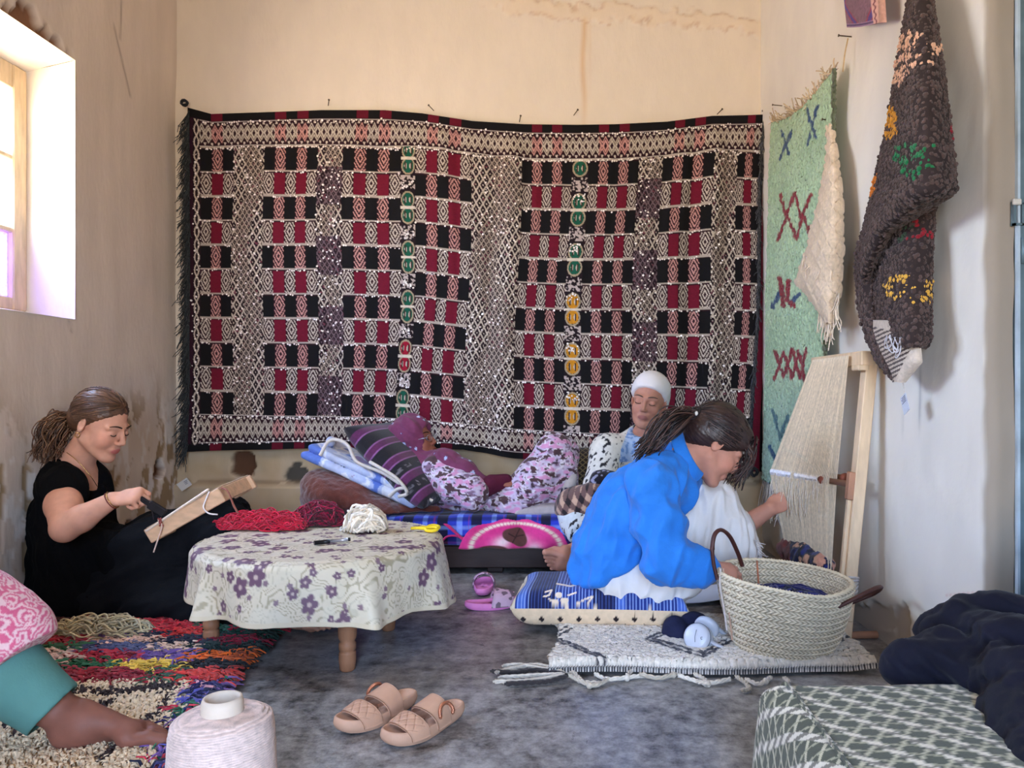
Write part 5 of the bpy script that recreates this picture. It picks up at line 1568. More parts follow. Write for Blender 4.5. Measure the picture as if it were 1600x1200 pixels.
# ================================================================ slippers
def slipper(name, label, c, yaw, L, W, sole_c, top_c, straps, thick=0.026, group=None, buckle=0):
    th_ = thing(name, label, 'slipper', (*c, 0), group)
    Rz = rotz(yaw)
    t = np.linspace(0, 2 * np.pi, 72, endpoint=False)
    def outline(k=1.0):
        x = np.cos(t) * L / 2
        s_ = x / (L / 2)
        w = W / 2 * (0.80 + 0.24 * sstep(-0.6, 0.55, s_)) * np.abs(np.sin(t)) ** 0.72 * np.sign(np.sin(t))
        return np.stack([x * k, w * k + 0.006 * np.sin(s_ * 2.2), 0 * x], -1)
    rings = []
    for k, z in ((0.86, 0.0), (0.95, 0.003), (1.0, thick * 0.35), (1.02, thick * 0.6), (1.0, thick), (0.97, thick + 0.004), (0.93, thick + 0.003), (0.90, thick - 0.002), (0.5, thick - 0.003), (0.05, thick - 0.003)):
        o_ = outline(k); s_ = o_[:, 0] / (L / 2)
        lift = 0.010 * np.clip(s_, 0, 1) ** 2 + 0.006 * np.clip(-s_, 0, 1) ** 2
        o_[:, 2] = z + lift * (1 if z > 0 else 0.8)
        rings.append(o_)
    V = np.array(rings)
    Vw = V.reshape(-1, 3) @ Rz.T + np.array([c[0], c[1], 0.001])
    q = grid_faces(len(rings), 72, closed_v=True)
    mesh('sole', Vw, [q, (np.arange(72))[None, ::-1], ((len(rings) - 1) * 72 + np.arange(72))[None]], mat(name + '_sole', sole_c, 0.6, 0.06, 40, 0.08, 100), th_)
    for (x0, x1, hh, cc2, quilt) in straps:
        nu, nv = 90, 40
        A_, B_ = np.meshgrid(np.linspace(0, np.pi, nu), np.linspace(0, 1, nv), indexing='ij')
        xs_ = lerp(x0, x1, B_) + 0.012 * np.sin(A_)
        s_ = xs_ / (L / 2)
        w = W / 2 * (0.80 + 0.24 * sstep(-0.6, 0.55, s_)) * np.sqrt(np.clip(1 - s_ ** 2, 0, 1)) ** 0.72 * 1.0
        hz_ = hh * (1.0 - 0.28 * B_)
        G = np.stack([xs_, np.cos(A_) * w * 1.02 + 0.006 * np.sin(s_ * 2.2), thick * 0.55 + hz_ * np.sin(A_) ** 0.62], -1)
        if quilt: 
            g1 = np.abs(np.mod((A_ * 1.9 + B_ * 2), 1) - 0.5) ; g2 = np.abs(np.mod((A_ * 1.9 - B_ * 2), 1) - 0.5)
            G = G * np.ones(3); G[..., 2] += 0.0022 * sstep(0, 0.2, np.minimum(g1, g2)) * sstep(0.05, 0.15, np.minimum(B_, 1 - B_)) * np.sin(A_)
        Gw = G @ Rz.T + np.array([c[0], c[1], 0.0])
        cl_ = np.broadcast_to(lin(cc2), Gw.shape).copy()
        if quilt == 2:
            cl_ = cl_ * (0.4 + 1.0 * (vnoise(Gw, 90, 3) > 0.5))[..., None]
        ed = (B_ < 0.1) | (B_ > 0.9)
        sheet('strap', Gw, PAINTED(), th_, cl_ * np.where(ed, 0.9, 1.0)[..., None], thick=0.005, flip=True)
    if buckle:
        a = np.linspace(-0.3, 3.5, 22)
        bp_ = np.stack([-0.026 + 0.020 * np.cos(a), 0 * a + buckle * W * 0.50, 0.050 + 0.019 * np.sin(a)], -1)
        bp_[:, 1] = buckle * (W * 0.50 - 0.012 * np.clip((bp_[:, 2] - 0.05) / 0.03, 0, 1))
        mb = MB().tube(bp_ @ Rz.T + np.array([c[0], c[1], 0]), 0.0035, 8)
        for p_ in bp_[::1]:
            mb.ball(p_ @ Rz.T + np.array([c[0], c[1], 0]), 0.0046, None, 6, 5)
        mb.build('buckle', mat('rose_gold', (196, 130, 100), 0.3, 0.05, 30, 0, metal=0.8), th_)
bg = (192, 150, 124)
yw = math.atan2(-0.137, -0.11)
BST = [(-0.050, 0.000, 0.056, (190, 148, 122), 0), (0.028, 0.076, 0.040, (188, 146, 120), 1)]
slipper('beige_slipper', 'beige quilted slide slipper at the left of the pair in front', (-0.452, 1.872), yw, 0.238, 0.095, bg, bg, BST, 0.028, 'beige slippers on the floor', buckle=-1)
slipper('beige_slipper', 'beige quilted slide slipper with its buckle facing out, right of the pair', (-0.325, 1.805), yw - 0.03, 0.238, 0.095, bg, bg, BST, 0.028, 'beige slippers on the floor', buckle=1)
pk = (222, 130, 190)
PST = [(-0.005, 0.070, 0.055, (170, 140, 160), 2)]
slipper('pink_slipper', 'pink slide slipper lying sideways in front of the bench', (-0.262, 2.83), 0.16, 0.20, 0.085, pk, pk, PST, 0.022, 'pink slippers by the bench')
slipper('pink_slipper', 'pink slide slipper pointing at the bench, heel towards the viewer', (-0.318, 3.07), 1.5, 0.19, 0.085, pk, pk, PST, 0.022, 'pink slippers by the bench')

# ================================================================ cone of cotton warp
cone = thing('yarn_cone', 'large cone of off-white cotton thread in the foreground', 'yarn cone', (-0.577, 1.30, 0))
nz_, na_ = 200, 120
z = np.linspace(0, 1, nz_); a = np.linspace(0, 2 * np.pi, na_, endpoint=False)
prof_r = np.interp(z, [0, 0.02, 0.05, 0.86, 0.93, 0.97, 1.0], [0.07, 0.086, 0.090, 0.0805, 0.0765, 0.062, 0.034])
prof_z = np.interp(z, [0, 0.86, 0.93, 0.97, 1.0], [0.006, 0.225, 0.246, 0.254, 0.258])
A_, Zi = np.meshgrid(a, np.arange(nz_), indexing='ij')
zz, rr = prof_z[Zi], prof_r[Zi]
w1 = np.abs(np.sin((A_ * 1.0 + zz * 260) * 3.0)); w2 = np.abs(np.sin((-A_ * 1.0 + zz * 260 + 1) * 3.0))
sel = vnoise(np.stack([np.cos(A_) * 1.2, np.sin(A_) * 1.2, zz * 22], -1), 3, 4)
rid = np.where(sel > 0.5, w1, w2)
rr = rr + 0.0036 * rid * (rr > 0.04) + 0.002 * (fbm(np.stack([np.cos(A_), np.sin(A_), zz * 18], -1), 3, 2, 1) - 0.5)
G = np.stack([-0.577 + rr * np.cos(A_), 1.30 + rr * np.sin(A_), zz], -1)
C = lin((216, 192, 182)) * (0.72 + 0.36 * rid)[..., None]
mesh('wound_thread', G.reshape(-1, 3), [grid_faces(na_, nz_, closed_u=True)], WOOL(), cone, C.reshape(-1, 3))
MB().lathe([(0.030, 0.0), (0.034, 0.26), (0.0335, 0.275), (0.031, 0.282), (0.027, 0.282), (0.025, 0.275), (0.024, 0.10), (0, 0.10)], (-0.577, 1.30, 0), 32).build('cardboard_core', mat('cone_core', (206, 192, 176), 0.7, 0.08, 30, 0.1, 60), cone)

# ================================================================ palm basket
BC, BD = 0.660, 2.295
na_, nz_ = 560, 150
a = np.linspace(0, 2 * np.pi, na_, endpoint=False); t = np.linspace(0, 1, nz_)
A_, T_ = np.meshgrid(a, t, indexing='ij')
def basket_pt(A_, T_, off=0.0):
    rim = 0.243 + 0.016 * np.cos(A_ - 2.6) - 0.010 * np.exp(-((np.mod(A_ - 5.1 + np.pi, 2 * np.pi) - np.pi) / 0.5) ** 2)
    ww = np.interp(T_, [0, 0.06, 0.2, 0.6, 1.0], [0.122, 0.137, 0.153, 0.178, 0.192])
    rx = ww * (1 + 0.03 * np.cos(2 * A_)) + off
    ry = ww * 0.90 + off
    return np.stack([BC + rx * np.cos(A_), BD + ry * np.sin(A_), 0.030 + (rim - 0.024) * T_], -1)
nrow = 11
rw_ = T_ * nrow + A_ / (2 * np.pi)
fr_ = rw_ - np.floor(rw_)
st_ = np.mod(A_ / (2 * np.pi) * 74 + np.abs(fr_ - 0.5) * 2.2, 1)
hb = np.sin(np.pi * st_) ** 0.7 * np.sqrt(np.clip(1 - (2 * np.abs(fr_ - 0.5)) ** 6, 0, 1)) * (0.72 + 0.28 * np.sin(np.pi * np.mod(fr_ * 2, 1)) ** 0.6)
G = basket_pt(A_, T_, 0.0) + (np.stack([np.cos(A_), np.sin(A_), 0 * A_], -1)) * (0.0075 * hb)[..., None]
C = lerp(lin((140, 122, 94)), lin((234, 220, 194)), np.clip(hb, 0, 1)[..., None])
C = C * (0.86 + 0.28 * vnoise(np.stack([np.floor(A_ / (2 * np.pi) * 74), np.floor(rw_ * 2), 0 * A_], -1), 0.77, 4))[..., None]
Gi = basket_pt(A_[:, ::-1], T_[:, ::-1], -0.010) - (np.stack([np.cos(A_), np.sin(A_), 0 * A_], -1)) * (0.005 * hb[:, ::-1])[..., None]
bas = thing('palm_basket', 'woven palm leaf basket with leather handles on the white rug', 'basket', (BC, BD, 0.02))
V = np.concatenate([G, Gi], 1); Cb = np.concatenate([C, C[:, ::-1] * 0.95], 1)
q = grid_faces(na_, 2 * nz_, closed_u=True)
mesh('woven_body', V.reshape(-1, 3), q, mat('palm_weave', None, 0.7, 0.12, 60, 0.2, 200), bas, Cb.reshape(-1, 3))
bot = basket_pt(a, 0 * a + 0.01, -0.004)
mesh('base', np.concatenate([bot, [[BC, BD, 0.036]]]), [np.array([[i, (i + 1) % na_, na_] for i in range(na_)])], mat('palm_base', (176, 158, 120), 0.8), bas)
rimp = basket_pt(a[::4], 0 * a[::4] + 1.0, -0.003)
mb = MB()
for ph_ in (0, 2.09, 4.19):
    w_ = a[::4] * 60 + ph_
    mb.tube(rimp + 0.0035 * np.stack([np.cos(w_) * np.cos(a[::4]), np.cos(w_) * np.sin(a[::4]), np.sin(w_)], -1), 0.0042, 6, lin((222, 208, 180)), closed=True)
o = mb.build('rim_braid', mat('palm_weave', None), bas); o['kind'] = 'stuff'
LEA = mat('brown_leather', (74, 40, 36), 0.5, 0.15, 30, 0.15, 120, spec=0.4)
hA = spline([P(1292, 974, 2.18), P(1290, 962, 2.175), P(1303, 952, 2.17), P(1330, 938, 2.16), P(1362, 922, 2.17), P(1376, 917, 2.21), P(1368, 926, 2.26), P(1340, 938, 2.28), P(1316, 948, 2.29), P(1312, 958, 2.29)], 60)
hnd = MB().tube(hA, 0.0075, 8, flat=0.8).build('handle', LEA, bas)
MB().tube(spline([P(1288, 985, 2.172), P(1291, 972, 2.168), P(1296, 955, 2.166)], 10), [0.006, 0.010, 0.012, 0.013, 0.012, 0.011, 0.010, 0.009, 0.009, 0.008], 8, flat=0.4).build('leather_tab', LEA, hnd)
hB = spline([P(1121, 905, 2.28), P(1115, 880, 2.28), P(1113, 855, 2.28), P(1117, 835, 2.29), P(1127, 828, 2.31), P(1140, 838, 2.34), P(1152, 862, 2.38), P(1160, 884, 2.40)], 50)
MB().tube(hB, 0.0072, 8, flat=0.8).build('handle', LEA, bas)
mb = MB()
mb.tube(spline([P(1126, 888, 2.27), P(1125, 915, 2.26), P(1131, 950, 2.26), P(1136, 985, 2.25)], 20), 0.0032, 6, lin((206, 196, 190)))
mb.tube(spline([P(1130, 888, 2.26), P(1133, 915, 2.25), P(1139, 955, 2.25), P(1144, 1000, 2.25)], 20), 0.0026, 6, lin((196, 160, 136)))
o = mb.build('tie_cord', WOOL(), bas); o['kind'] = 'stuff'
o = MB().tube(basket_pt(np.full(12, 1.83), np.linspace(1.0, 0.35, 12), -0.018), 0.003, 5, lin((196, 120, 86))).build('orange_stitching', WOOL(), bas)
yarn('blue_wool', (BC + 0.0, BD - 0.01, 0.15), (0.13, 0.115, 0.055), 120, 0.004, [lin((34, 34, 92)), lin((26, 24, 66)), lin((44, 46, 120))], 'deep blue wool inside the palm basket', 'wool', seed=9)

# ================================================================ loom leaning on the right wall
loom = thing('weaving_loom', 'upright pine weaving loom with cream warp leaning on the right wall', 'loom', (0.9, 2.6, 0))
PINE = mat('loom_pine', (222, 196, 164), 0.6, 0.14, 10, 0.12, 50, stretch=(5, 5, 1.2))
def beam(name, a, b, w, h, m, parent, up=(0, 1, 0), bev=0.003):
    a, b = np.asarray(a, float), np.asarray(b, float)
    z = b - a; L = np.linalg.norm(z); z = z / L
    x = np.cross(up, z); x /= np.linalg.norm(x); y = np.cross(z, x)
    R = np.stack([x, y, z], 1)
    mb = MB().box((-w / 2, -h / 2, 0), (w / 2, h / 2, L), bev=bev)
    mb.V = [v_ @ R.T + a for v_ in mb.V]
    return mb.build(name, m, parent, smooth=False)
nb_, nt2 = np.array([0.885, 2.43, 0.0]), np.array([0.972, 2.43, 0.915])
fb_, ft_ = np.array([0.885, 2.86, 0.0]), np.array([0.972, 2.86, 0.915])
beam('post', nb_, nt2, 0.036, 0.046, PINE, loom)
beam('post', fb_, ft_, 0.036, 0.046, PINE, loom)
beam('top_beam', ft_ + [-0.02, 0.03, -0.012], nt2 + [-0.02, -0.03, -0.012], 0.045, 0.04, PINE, loom, up=(1, 0, 0))
beam('brace', lerp(nb_, nt2, 0.955) + [-0.028, 0.03, 0], lerp(nb_, nt2, 0.955) + [-0.028, -0.028, 0], 0.018, 0.035, PINE, loom, up=(1, 0, 0))
beam('peg_block', lerp(nb_, nt2, 0.50) + [-0.026, -0.004, 0], lerp(nb_, nt2, 0.595) + [-0.026, -0.004, 0], 0.020, 0.030, mat('loom_block', (176, 130, 104), 0.6, 0.2, 12, 0.1, 50), loom)
beam('bottom_beam', [0.885, 2.90, 0.10], [0.885, 2.40, 0.10], 0.045, 0.045, PINE, loom, up=(1, 0, 0))
beam('splint', lerp(nb_, nt2, 0.12) + [-0.024, 0, 0], lerp(nb_, nt2, 0.50) + [-0.024, 0, 0], 0.012, 0.022, PINE, loom)
ROD = mat('loom_rod', (150, 112, 92), 0.55, 0.2, 14, 0.15, 60)
r0, r1 = P(1206, 737, 2.88), P(1337, 758, 2.42)
MB().tube([r0, r1], 0.010, 12).build('heddle_rod', ROD, loom)
r2, r3 = r0 + [0.045, 0, 0.01], lerp(r0, r1, 0.86) + [0.045, 0, 0.012]
MB().tube([r2, r3], 0.009, 12).build('shed_rod', ROD, loom)
# warp
mb = MB(); WRP = lin((226, 208, 182))
for k in range(150):
    t = k / 149
    tp = lerp(ft_, nt2, 0.05 + 0.83 * t) + [-0.05, 0, 0.0]
    md = lerp(r0, r1, 0.02 + 0.74 * t) + np.array([0.012 if k % 2 else -0.012, 0, 0])
    bt = lerp(np.array([0.86, 2.90, 0.10]), np.array([0.86, 2.45, 0.10]), 0.02 + 0.90 * t)
    mb.tube([tp, md, bt], 0.00115, 4, WRP * random.uniform(0.85, 1.1), caps=False)
o = mb.build('warp_threads', WOOL(), loom); o['kind'] = 'stuff'
mb = MB()
a = np.linspace(0, 2 * np.pi * 34, 560)
for (s0, s1, c_) in ((0.02, 0.30, (222, 222, 232)), (0.34, 0.62, (226, 220, 220))):
    tt_ = np.linspace(s0, s1, 560)[:, None]
    mb.tube(lerp(r0, r1, tt_) + 0.0125 * np.stack([np.cos(a), 0 * a, np.sin(a)], -1), 0.0026, 4, lin(c_))
o = mb.build('heddle_string', WOOL(), loom); o['kind'] = 'stuff'
mb = MB()
for k in range(46):
    t = random.uniform(0.0, 0.7)
    p0 = lerp(r0, r1, t) + [-0.010, 0, 0]
    L = random.uniform(0.04, 0.16) if t > 0.15 else random.uniform(0.08, 0.2)
    mb.tube(p0 + np.stack([0.006 * np.sin(np.linspace(0, 5, 7) + k), 0.006 * np.cos(np.linspace(0, 4, 7) + k), -L * np.linspace(0, 1, 7)], -1), 0.0013, 4, lin((222, 210, 196)))
o = mb.build('heddle_loops', WOOL(), loom); o['kind'] = 'stuff'
for sx_, lab in ((0.66, 1), (0.80, 2)):
    pr_ = lerp(r0, r1, sx_)
    MB().lathe([(0.010, -0.014), (0.016, -0.011), (0.018, 0), (0.016, 0.011), (0.010, 0.014)], pr_ if lab == 1 else pr_ + [0.03, 0.0, 0.012], 12, R=look(r1 - r0)).build('stop_knob', mat('knob_wood', (134, 74, 58), 0.5, 0.2, 20, 0.1, 60), loom)
mb = MB(); a = np.linspace(0, 6.283, 20)
for k in range(6):
    pz = lerp(nb_, nt2, 0.175 + 0.012 * k)
    mb.tube(pz + np.stack([0.030 * np.cos(a) - 0.004, 0.034 * np.sin(a), 0.004 * np.sin(a * 2 + k)], -1), 0.004, 5, lin((190, 182, 178)), closed=True)
o = mb.build('cord_wrap', WOOL(), loom); o['kind'] = 'stuff'
# finished dark weaving at the foot of the warp
u, v = np.meshgrid(np.linspace(0, 1, 90), np.linspace(0, 1, 60), indexing='ij')
G = bilerp([P(1228, 836, 2.90), P(1298, 872, 2.50), P(1226, 915, 2.92), P(1300, 945, 2.50)], u, v) 
G[..., 0] -= 0.006 + 0.02 * fbm(G, 30, 3, 4)
G[..., 2] += 0.02 * np.sin(u * 7) * (1 - v)
n1 = vnoise(G, 30, 3); C = np.broadcast_to(lin((24, 26, 52)), G.shape).copy()
C[n1 > 0.58] = lin((20, 18, 26)); C[n1 > 0.70] = lin((214, 170, 140)); C[(n1 < 0.26)] = lin((40, 48, 110)); C[u < 0.14] = lin((110, 44, 44))
C[(u > 0.8) & (n1 > 0.48)] = lin((206, 150, 128))
def band_col(V):
    n1 = fbm(V, 32, 2, 3)
    x, y = proj(V)
    C = np.tile(lin((24, 28, 62)), (len(V), 1))
    C[n1 > 0.52] = lin((16, 15, 24)); C[n1 < 0.36] = lin((40, 50, 120)); C[(n1 > 0.60)] = lin((206, 160, 134))
    C[x < 1234] = lin((110, 48, 46)) * (0.6 + 0.8 * vnoise(V, 60, 2))[x < 1234, None]
    C[(x > 1276) & (n1 > 0.50)] = lin((206, 150, 128))
    return C
s = SDF(0.02)
s.chain([P(1236, 858, 2.90), P(1262, 872, 2.70), P(1288, 884, 2.54)], [0.050, 0.052, 0.036]).cone(P(1236, 890, 2.90), P(1288, 910, 2.54), 0.045, 0.045)
s.build('woven_band', 0.006, WOOL(), loom, band_col, lambda p: 0.02 * (fbm(p, 34, 2, 3) - 0.5))
o = MB().lathe([(0.0, 0), (0.012, 0.002), (0.012, 0.178), (0.0, 0.18)], (0.835, 2.47, 0.0135), 12, R=look((1, 0.05, 0.0))).build('wooden_dowel', mat('loom_block', (176, 130, 104)))
tag(o, 'short wooden dowel on the floor behind the loom foot', 'dowel')

# ================================================================ bench with green patterned throw and navy blanket, right foreground
bn = thing('low_bench', 'low upholstered bench under the green patterned throw', 'bench', (0.67, 1.05, 0))
MB().box((0.375, 0.72, 0.08), (0.985, 1.265, 0.272), bev=0.03).build('bench_body', mat('bench_foam', (120, 110, 96), 0.9), bn, smooth=False)
for x in (0.40, 0.94):
    for y in (0.76, 1.24): MB().box((x - 0.025, y - 0.025, 0), (x + 0.025, y + 0.025, 0.08)).build('leg', DW, bn, smooth=False)
def bench_prof(t, lo=0.05, top=0.312, x0=0.335, x1=1.0, r=0.045):
    pts = [(x0 - 0.02, lo), (x0 - 0.012, 0.12), (x0 - 0.004, top - 0.09)] + [(x0 + r - r * math.cos(a), top - r + r * math.sin(a)) for a in np.linspace(0.1, math.pi / 2, 8)] + [(0.5, top + 0.004), (0.66, top - 0.002), (0.8, top), (x1, top)]
    return spline(np.array([(p[0], 0, p[1]) for p in pts]), t)
npf, nd = 300, 240
pf = bench_prof(npf)
arc = np.concatenate([[0], np.cumsum(np.linalg.norm(np.diff(pf, axis=0), axis=1))])
ds = np.concatenate([np.linspace(0.70, 1.26, 200), np.full(40, 1.26)])
G = np.zeros((npf, nd, 3))
back_t = np.linspace(0, 1, 41)[1:]
for j in range(nd):
    g = pf.copy(); g[:, 1] = ds[j]
    if j >= 200:
        b = back_t[j - 200]; ang_ = min(b * 3, 1) * math.pi / 2
        g[:, 1] = 1.265 + 0.045 * math.sin(ang_) + 0.01 * b
        dz = 0.045 * (1 - math.cos(ang_)) + max(b - 1 / 3, 0) * 0.24
        g[:, 2] = np.minimum(g[:, 2], 0.312 - dz)
    G[:, j] = g
arc_d = np.concatenate([np.linspace(0.70, 1.26, 200), 1.26 + back_t * 0.25])
Sg, Dg = np.meshgrid(arc, arc_d, indexing='ij')
G = G + 0.008 * (np.stack([fbm(G, 7, 2, k) for k in range(3)], -1) - 0.5)
# herringbone of dark diamonds and pale bands
p_ = 0.050
aa, bb_ = (Sg * 0.9 + Dg * 0.55) / p_, (Dg * 0.9 - Sg * 0.25) / (p_ * 0.62)
fa_, fb2 = np.mod(aa, 1), np.mod(bb_, 1)
C = np.broadcast_to(lin((74, 78, 62)), G.shape).copy()
tri = fb2 < 1 - np.abs(fa_ * 1.45 - 0.72)
pale = (fa_ > 0.70)
C[~pale & (np.abs(fb2 - 0.5 - (fa_ - 0.35) * 0.9) < 0.085)] = lin((186, 182, 156))
C[~pale & (np.abs(fb2 - 0.5 + (fa_ - 0.35) * 0.9) < 0.085)] = lin((160, 158, 132))
C[pale] = np.where((np.mod(fb2 + (fa_ - 0.7) * 1.6, 1) < 0.55)[..., None], lin((218, 212, 196)), lin((122, 118, 106)))[pale]
o = sheet('patterned_throw', G, CLOTH(), None, C, thick=0.006)
tag(o, 'olive green and cream geometric throw covering the low bench', 'throw')
def rfold0(p, along, freq, amp, seed=0, stretch=0.22):
    al = np.asarray(along, float); al = al / np.linalg.norm(al)
    q = p - (p @ al)[:, None] * al * (1 - stretch)
    return amp * (1 - np.abs(2 * fbm(q, freq, 2, seed) - 1) * 2.2)
s = SDF(0.014)
s.chain([P(1418, 1038, 1.36), P(1475, 1030, 1.35), P(1540, 1060, 1.30), P(1600, 1120, 1.24)], [0.034, 0.046, 0.05, 0.06])
s.chain([P(1402, 1040, 1.38), P(1430, 1058, 1.345), P(1490, 1062, 1.33)], [0.016, 0.020, 0.016])
s.chain([P(1462, 985, 1.44), P(1500, 962, 1.42), P(1560, 965, 1.40), P(1660, 985, 1.36)], [0.026, 0.030, 0.034, 0.045])
s.chain([P(1468, 992, 1.40), P(1520, 1000, 1.38), P(1570, 1035, 1.32), P(1610, 1110, 1.25)], [0.026, 0.036, 0.045, 0.06])
s.chain([P(1530, 985, 1.38), P(1580, 1020, 1.30), P(1640, 1110, 1.20)], [0.035, 0.055, 0.075])
s.chain([P(1575, 1060, 1.24), P(1586, 1120, 1.17), P(1600, 1200, 1.08), P(1620, 1280, 1.0)], [0.045, 0.040, 0.045, 0.05])
s.chain([P(1610, 1080, 1.20), P(1640, 1160, 1.12), P(1680, 1260, 1.0)], [0.06, 0.07, 0.08])
s.ell((0.93, 1.33, 0.36), (0.10, 0.14, 0.11)).ell((0.90, 1.12, 0.33), (0.09, 0.16, 0.06))
s.cut((0.985, 0, 0), (1, 0, 0))
o = s.build('navy_blanket', 0.0055, mat('navy_velvet', (13, 14, 30), 0.75, 0.35, 12, 0.3, 60, sheen=0.06, spec=0.15), None, disp=lambda p: 0.012 * (fbm(p, 12, 2, 5) - 0.5) + rfold0(p, (0.8, -0.5, -0.35), 16, 0.010, 2) + rfold0(p, (0.75, -0.3, -0.55), 34, 0.006, 5), smooth=1)
tag(o, 'dark navy velvet blanket bunched up on the bench at right', 'blanket')

# ================================================================ people
def frame(f, up=(0, 0, 1)):
    f = np.asarray(f, float); f /= np.linalg.norm(f)
    l = np.cross(up, f); l /= np.linalg.norm(l)
    return np.stack([f, l, np.cross(f, l)], 1)            # columns forward, left, up
class Head:
    def __init__(h, c, f, up=(0, 0, 1), sc=1.0):
        h.c, h.R, h.sc = np.asarray(c, float), frame(f, up), sc
    def w(h, p): return h.c + h.R @ (np.asarray(p, float) * h.sc)
    def loc(h, V): return (V - h.c) @ h.R / h.sc
    def ell(h, s, p, r, k=None, op='+', tilt=None):
        R = h.R if tilt is None else h.R @ tilt
        s.ell(h.w(p), np.asarray(r) * h.sc, R, k, op)
    def cone(h, s, a, b, ra, rb, k=None, op='+'): s.cone(h.w(a), h.w(b), ra * h.sc, rb * h.sc, k, op)
    def add(h, s, ears=True, age=0.0):
        h.ell(s, (-0.014, 0, 0.036), (0.096, 0.075, 0.086), 0.02)
        h.ell(s, (0.030, 0, -0.028), (0.062, 0.058, 0.086), 0.025)
        for sg in (-1, 1):
            h.cone(s, (-0.002, sg * 0.050, -0.052), (0.066, sg * 0.018, -0.100), 0.022, 0.018, 0.022)
            h.ell(s, (0.058, sg * 0.036, -0.034), (0.030, 0.026, 0.030), 0.02)
            h.cone(s, (0.086, sg * 0.012, 0.021), (0.072, sg * 0.048, 0.018), 0.009, 0.009, 0.014)
        h.ell(s, (0.076, 0, -0.103), (0.020, 0.022, 0.018), 0.016)
        for sg in (-1, 1):
            h.ell(s, (0.098, sg * 0.031, -0.001), (0.013, 0.016, 0.010), 0.010, '-')
            h.ell(s, (0.0795, sg * 0.032, -0.003), (0.0125, 0.0155, 0.0115), 0.004)
        h.cone(s, (0.090, 0, 0.014), (0.111, 0, -0.030), 0.0075, 0.0105, 0.008)
        for sg in (-1, 1): h.ell(s, (0.101, sg * 0.0105, -0.036), (0.011, 0.0075, 0.0075), 0.005)
        h.ell(s, (0.088, 0, -0.066), (0.013, 0.026, 0.016), 0.012)
        h.ell(s, (0.0955, 0, -0.0625), (0.0075, 0.019, 0.0050), 0.004)
        h.ell(s, (0.0935, 0, -0.0735), (0.0080, 0.016, 0.0060), 0.004)
        if ears:
            for sg in (-1, 1):
                T = rotz(sg * 0.35) @ roty(0.12)
                h.ell(s, (-0.012, sg * 0.076, -0.004), (0.018, 0.0075, 0.031), 0.006, '+', T)
                h.ell(s, (-0.007, sg * 0.083, 0.000), (0.009, 0.006, 0.017), 0.004, '-', T)
    def colour(h, skin, lips=(176, 92, 88), blush=0.25):
        sk = lin(skin)
        def fn(V):
            q = h.loc(V)
            C = sk * (0.92 + 0.16 * fbm(V, 40, 2, 3))[:, None]
            near = (np.abs(q) < 0.16).all(1)
            ch = np.exp(-(((q[:, 0] - 0.07) / 0.04) ** 2 + ((np.abs(q[:, 1]) - 0.042) / 0.025) ** 2 + ((q[:, 2] + 0.034) / 0.026) ** 2)) * near
            C = lerp(C, sk * np.array([1.08, 0.72, 0.70]), (blush * 1.6 * ch)[:, None])
            lp = sstep(1.15, 0.85, np.hypot(q[:, 1] / 0.023, (q[:, 2] + 0.068) / 0.0105)) * (q[:, 0] > 0.084) * near
            C = lerp(C, lin(lips), (0.85 * lp)[:, None])
            return C
        return fn
    def features(h, parent, brow=(50, 34, 28), lash=(30, 20, 18), eye_open=False):
        for sg in (-1, 1):
            t = np.linspace(-1, 1, 9)
            pts = np.stack([0.0925 - 0.0055 * t ** 2, sg * (0.032 + 0.0135 * t), -0.0085 + 0.0035 * t ** 2], -1)
            MB().tube(np.array([h.w(p) for p in pts]), 0.0016 * h.sc, 5).build('eyelash', mat('lash_%d' % lash[0], lash, 0.6, 0, 20, 0), parent)
            t = np.linspace(0, 1, 10)
            pts = np.stack([0.0965 - 0.001 * t - 0.016 * t ** 2, sg * (0.012 + 0.042 * t), 0.0235 + 0.007 * np.sin(t * 2.4) - 0.004 * t ** 2], -1)
            MB().tube(np.array([h.w(p) for p in pts]), 0.0034 * h.sc * np.interp(t, [0, 0.2, 0.6, 1], [0.7, 1, 0.9, 0.4]), 6, flat=0.9).build('eyebrow', mat('brow_%d' % brow[0], brow, 0.7, 0.2, 90, 0.3, 300), parent)

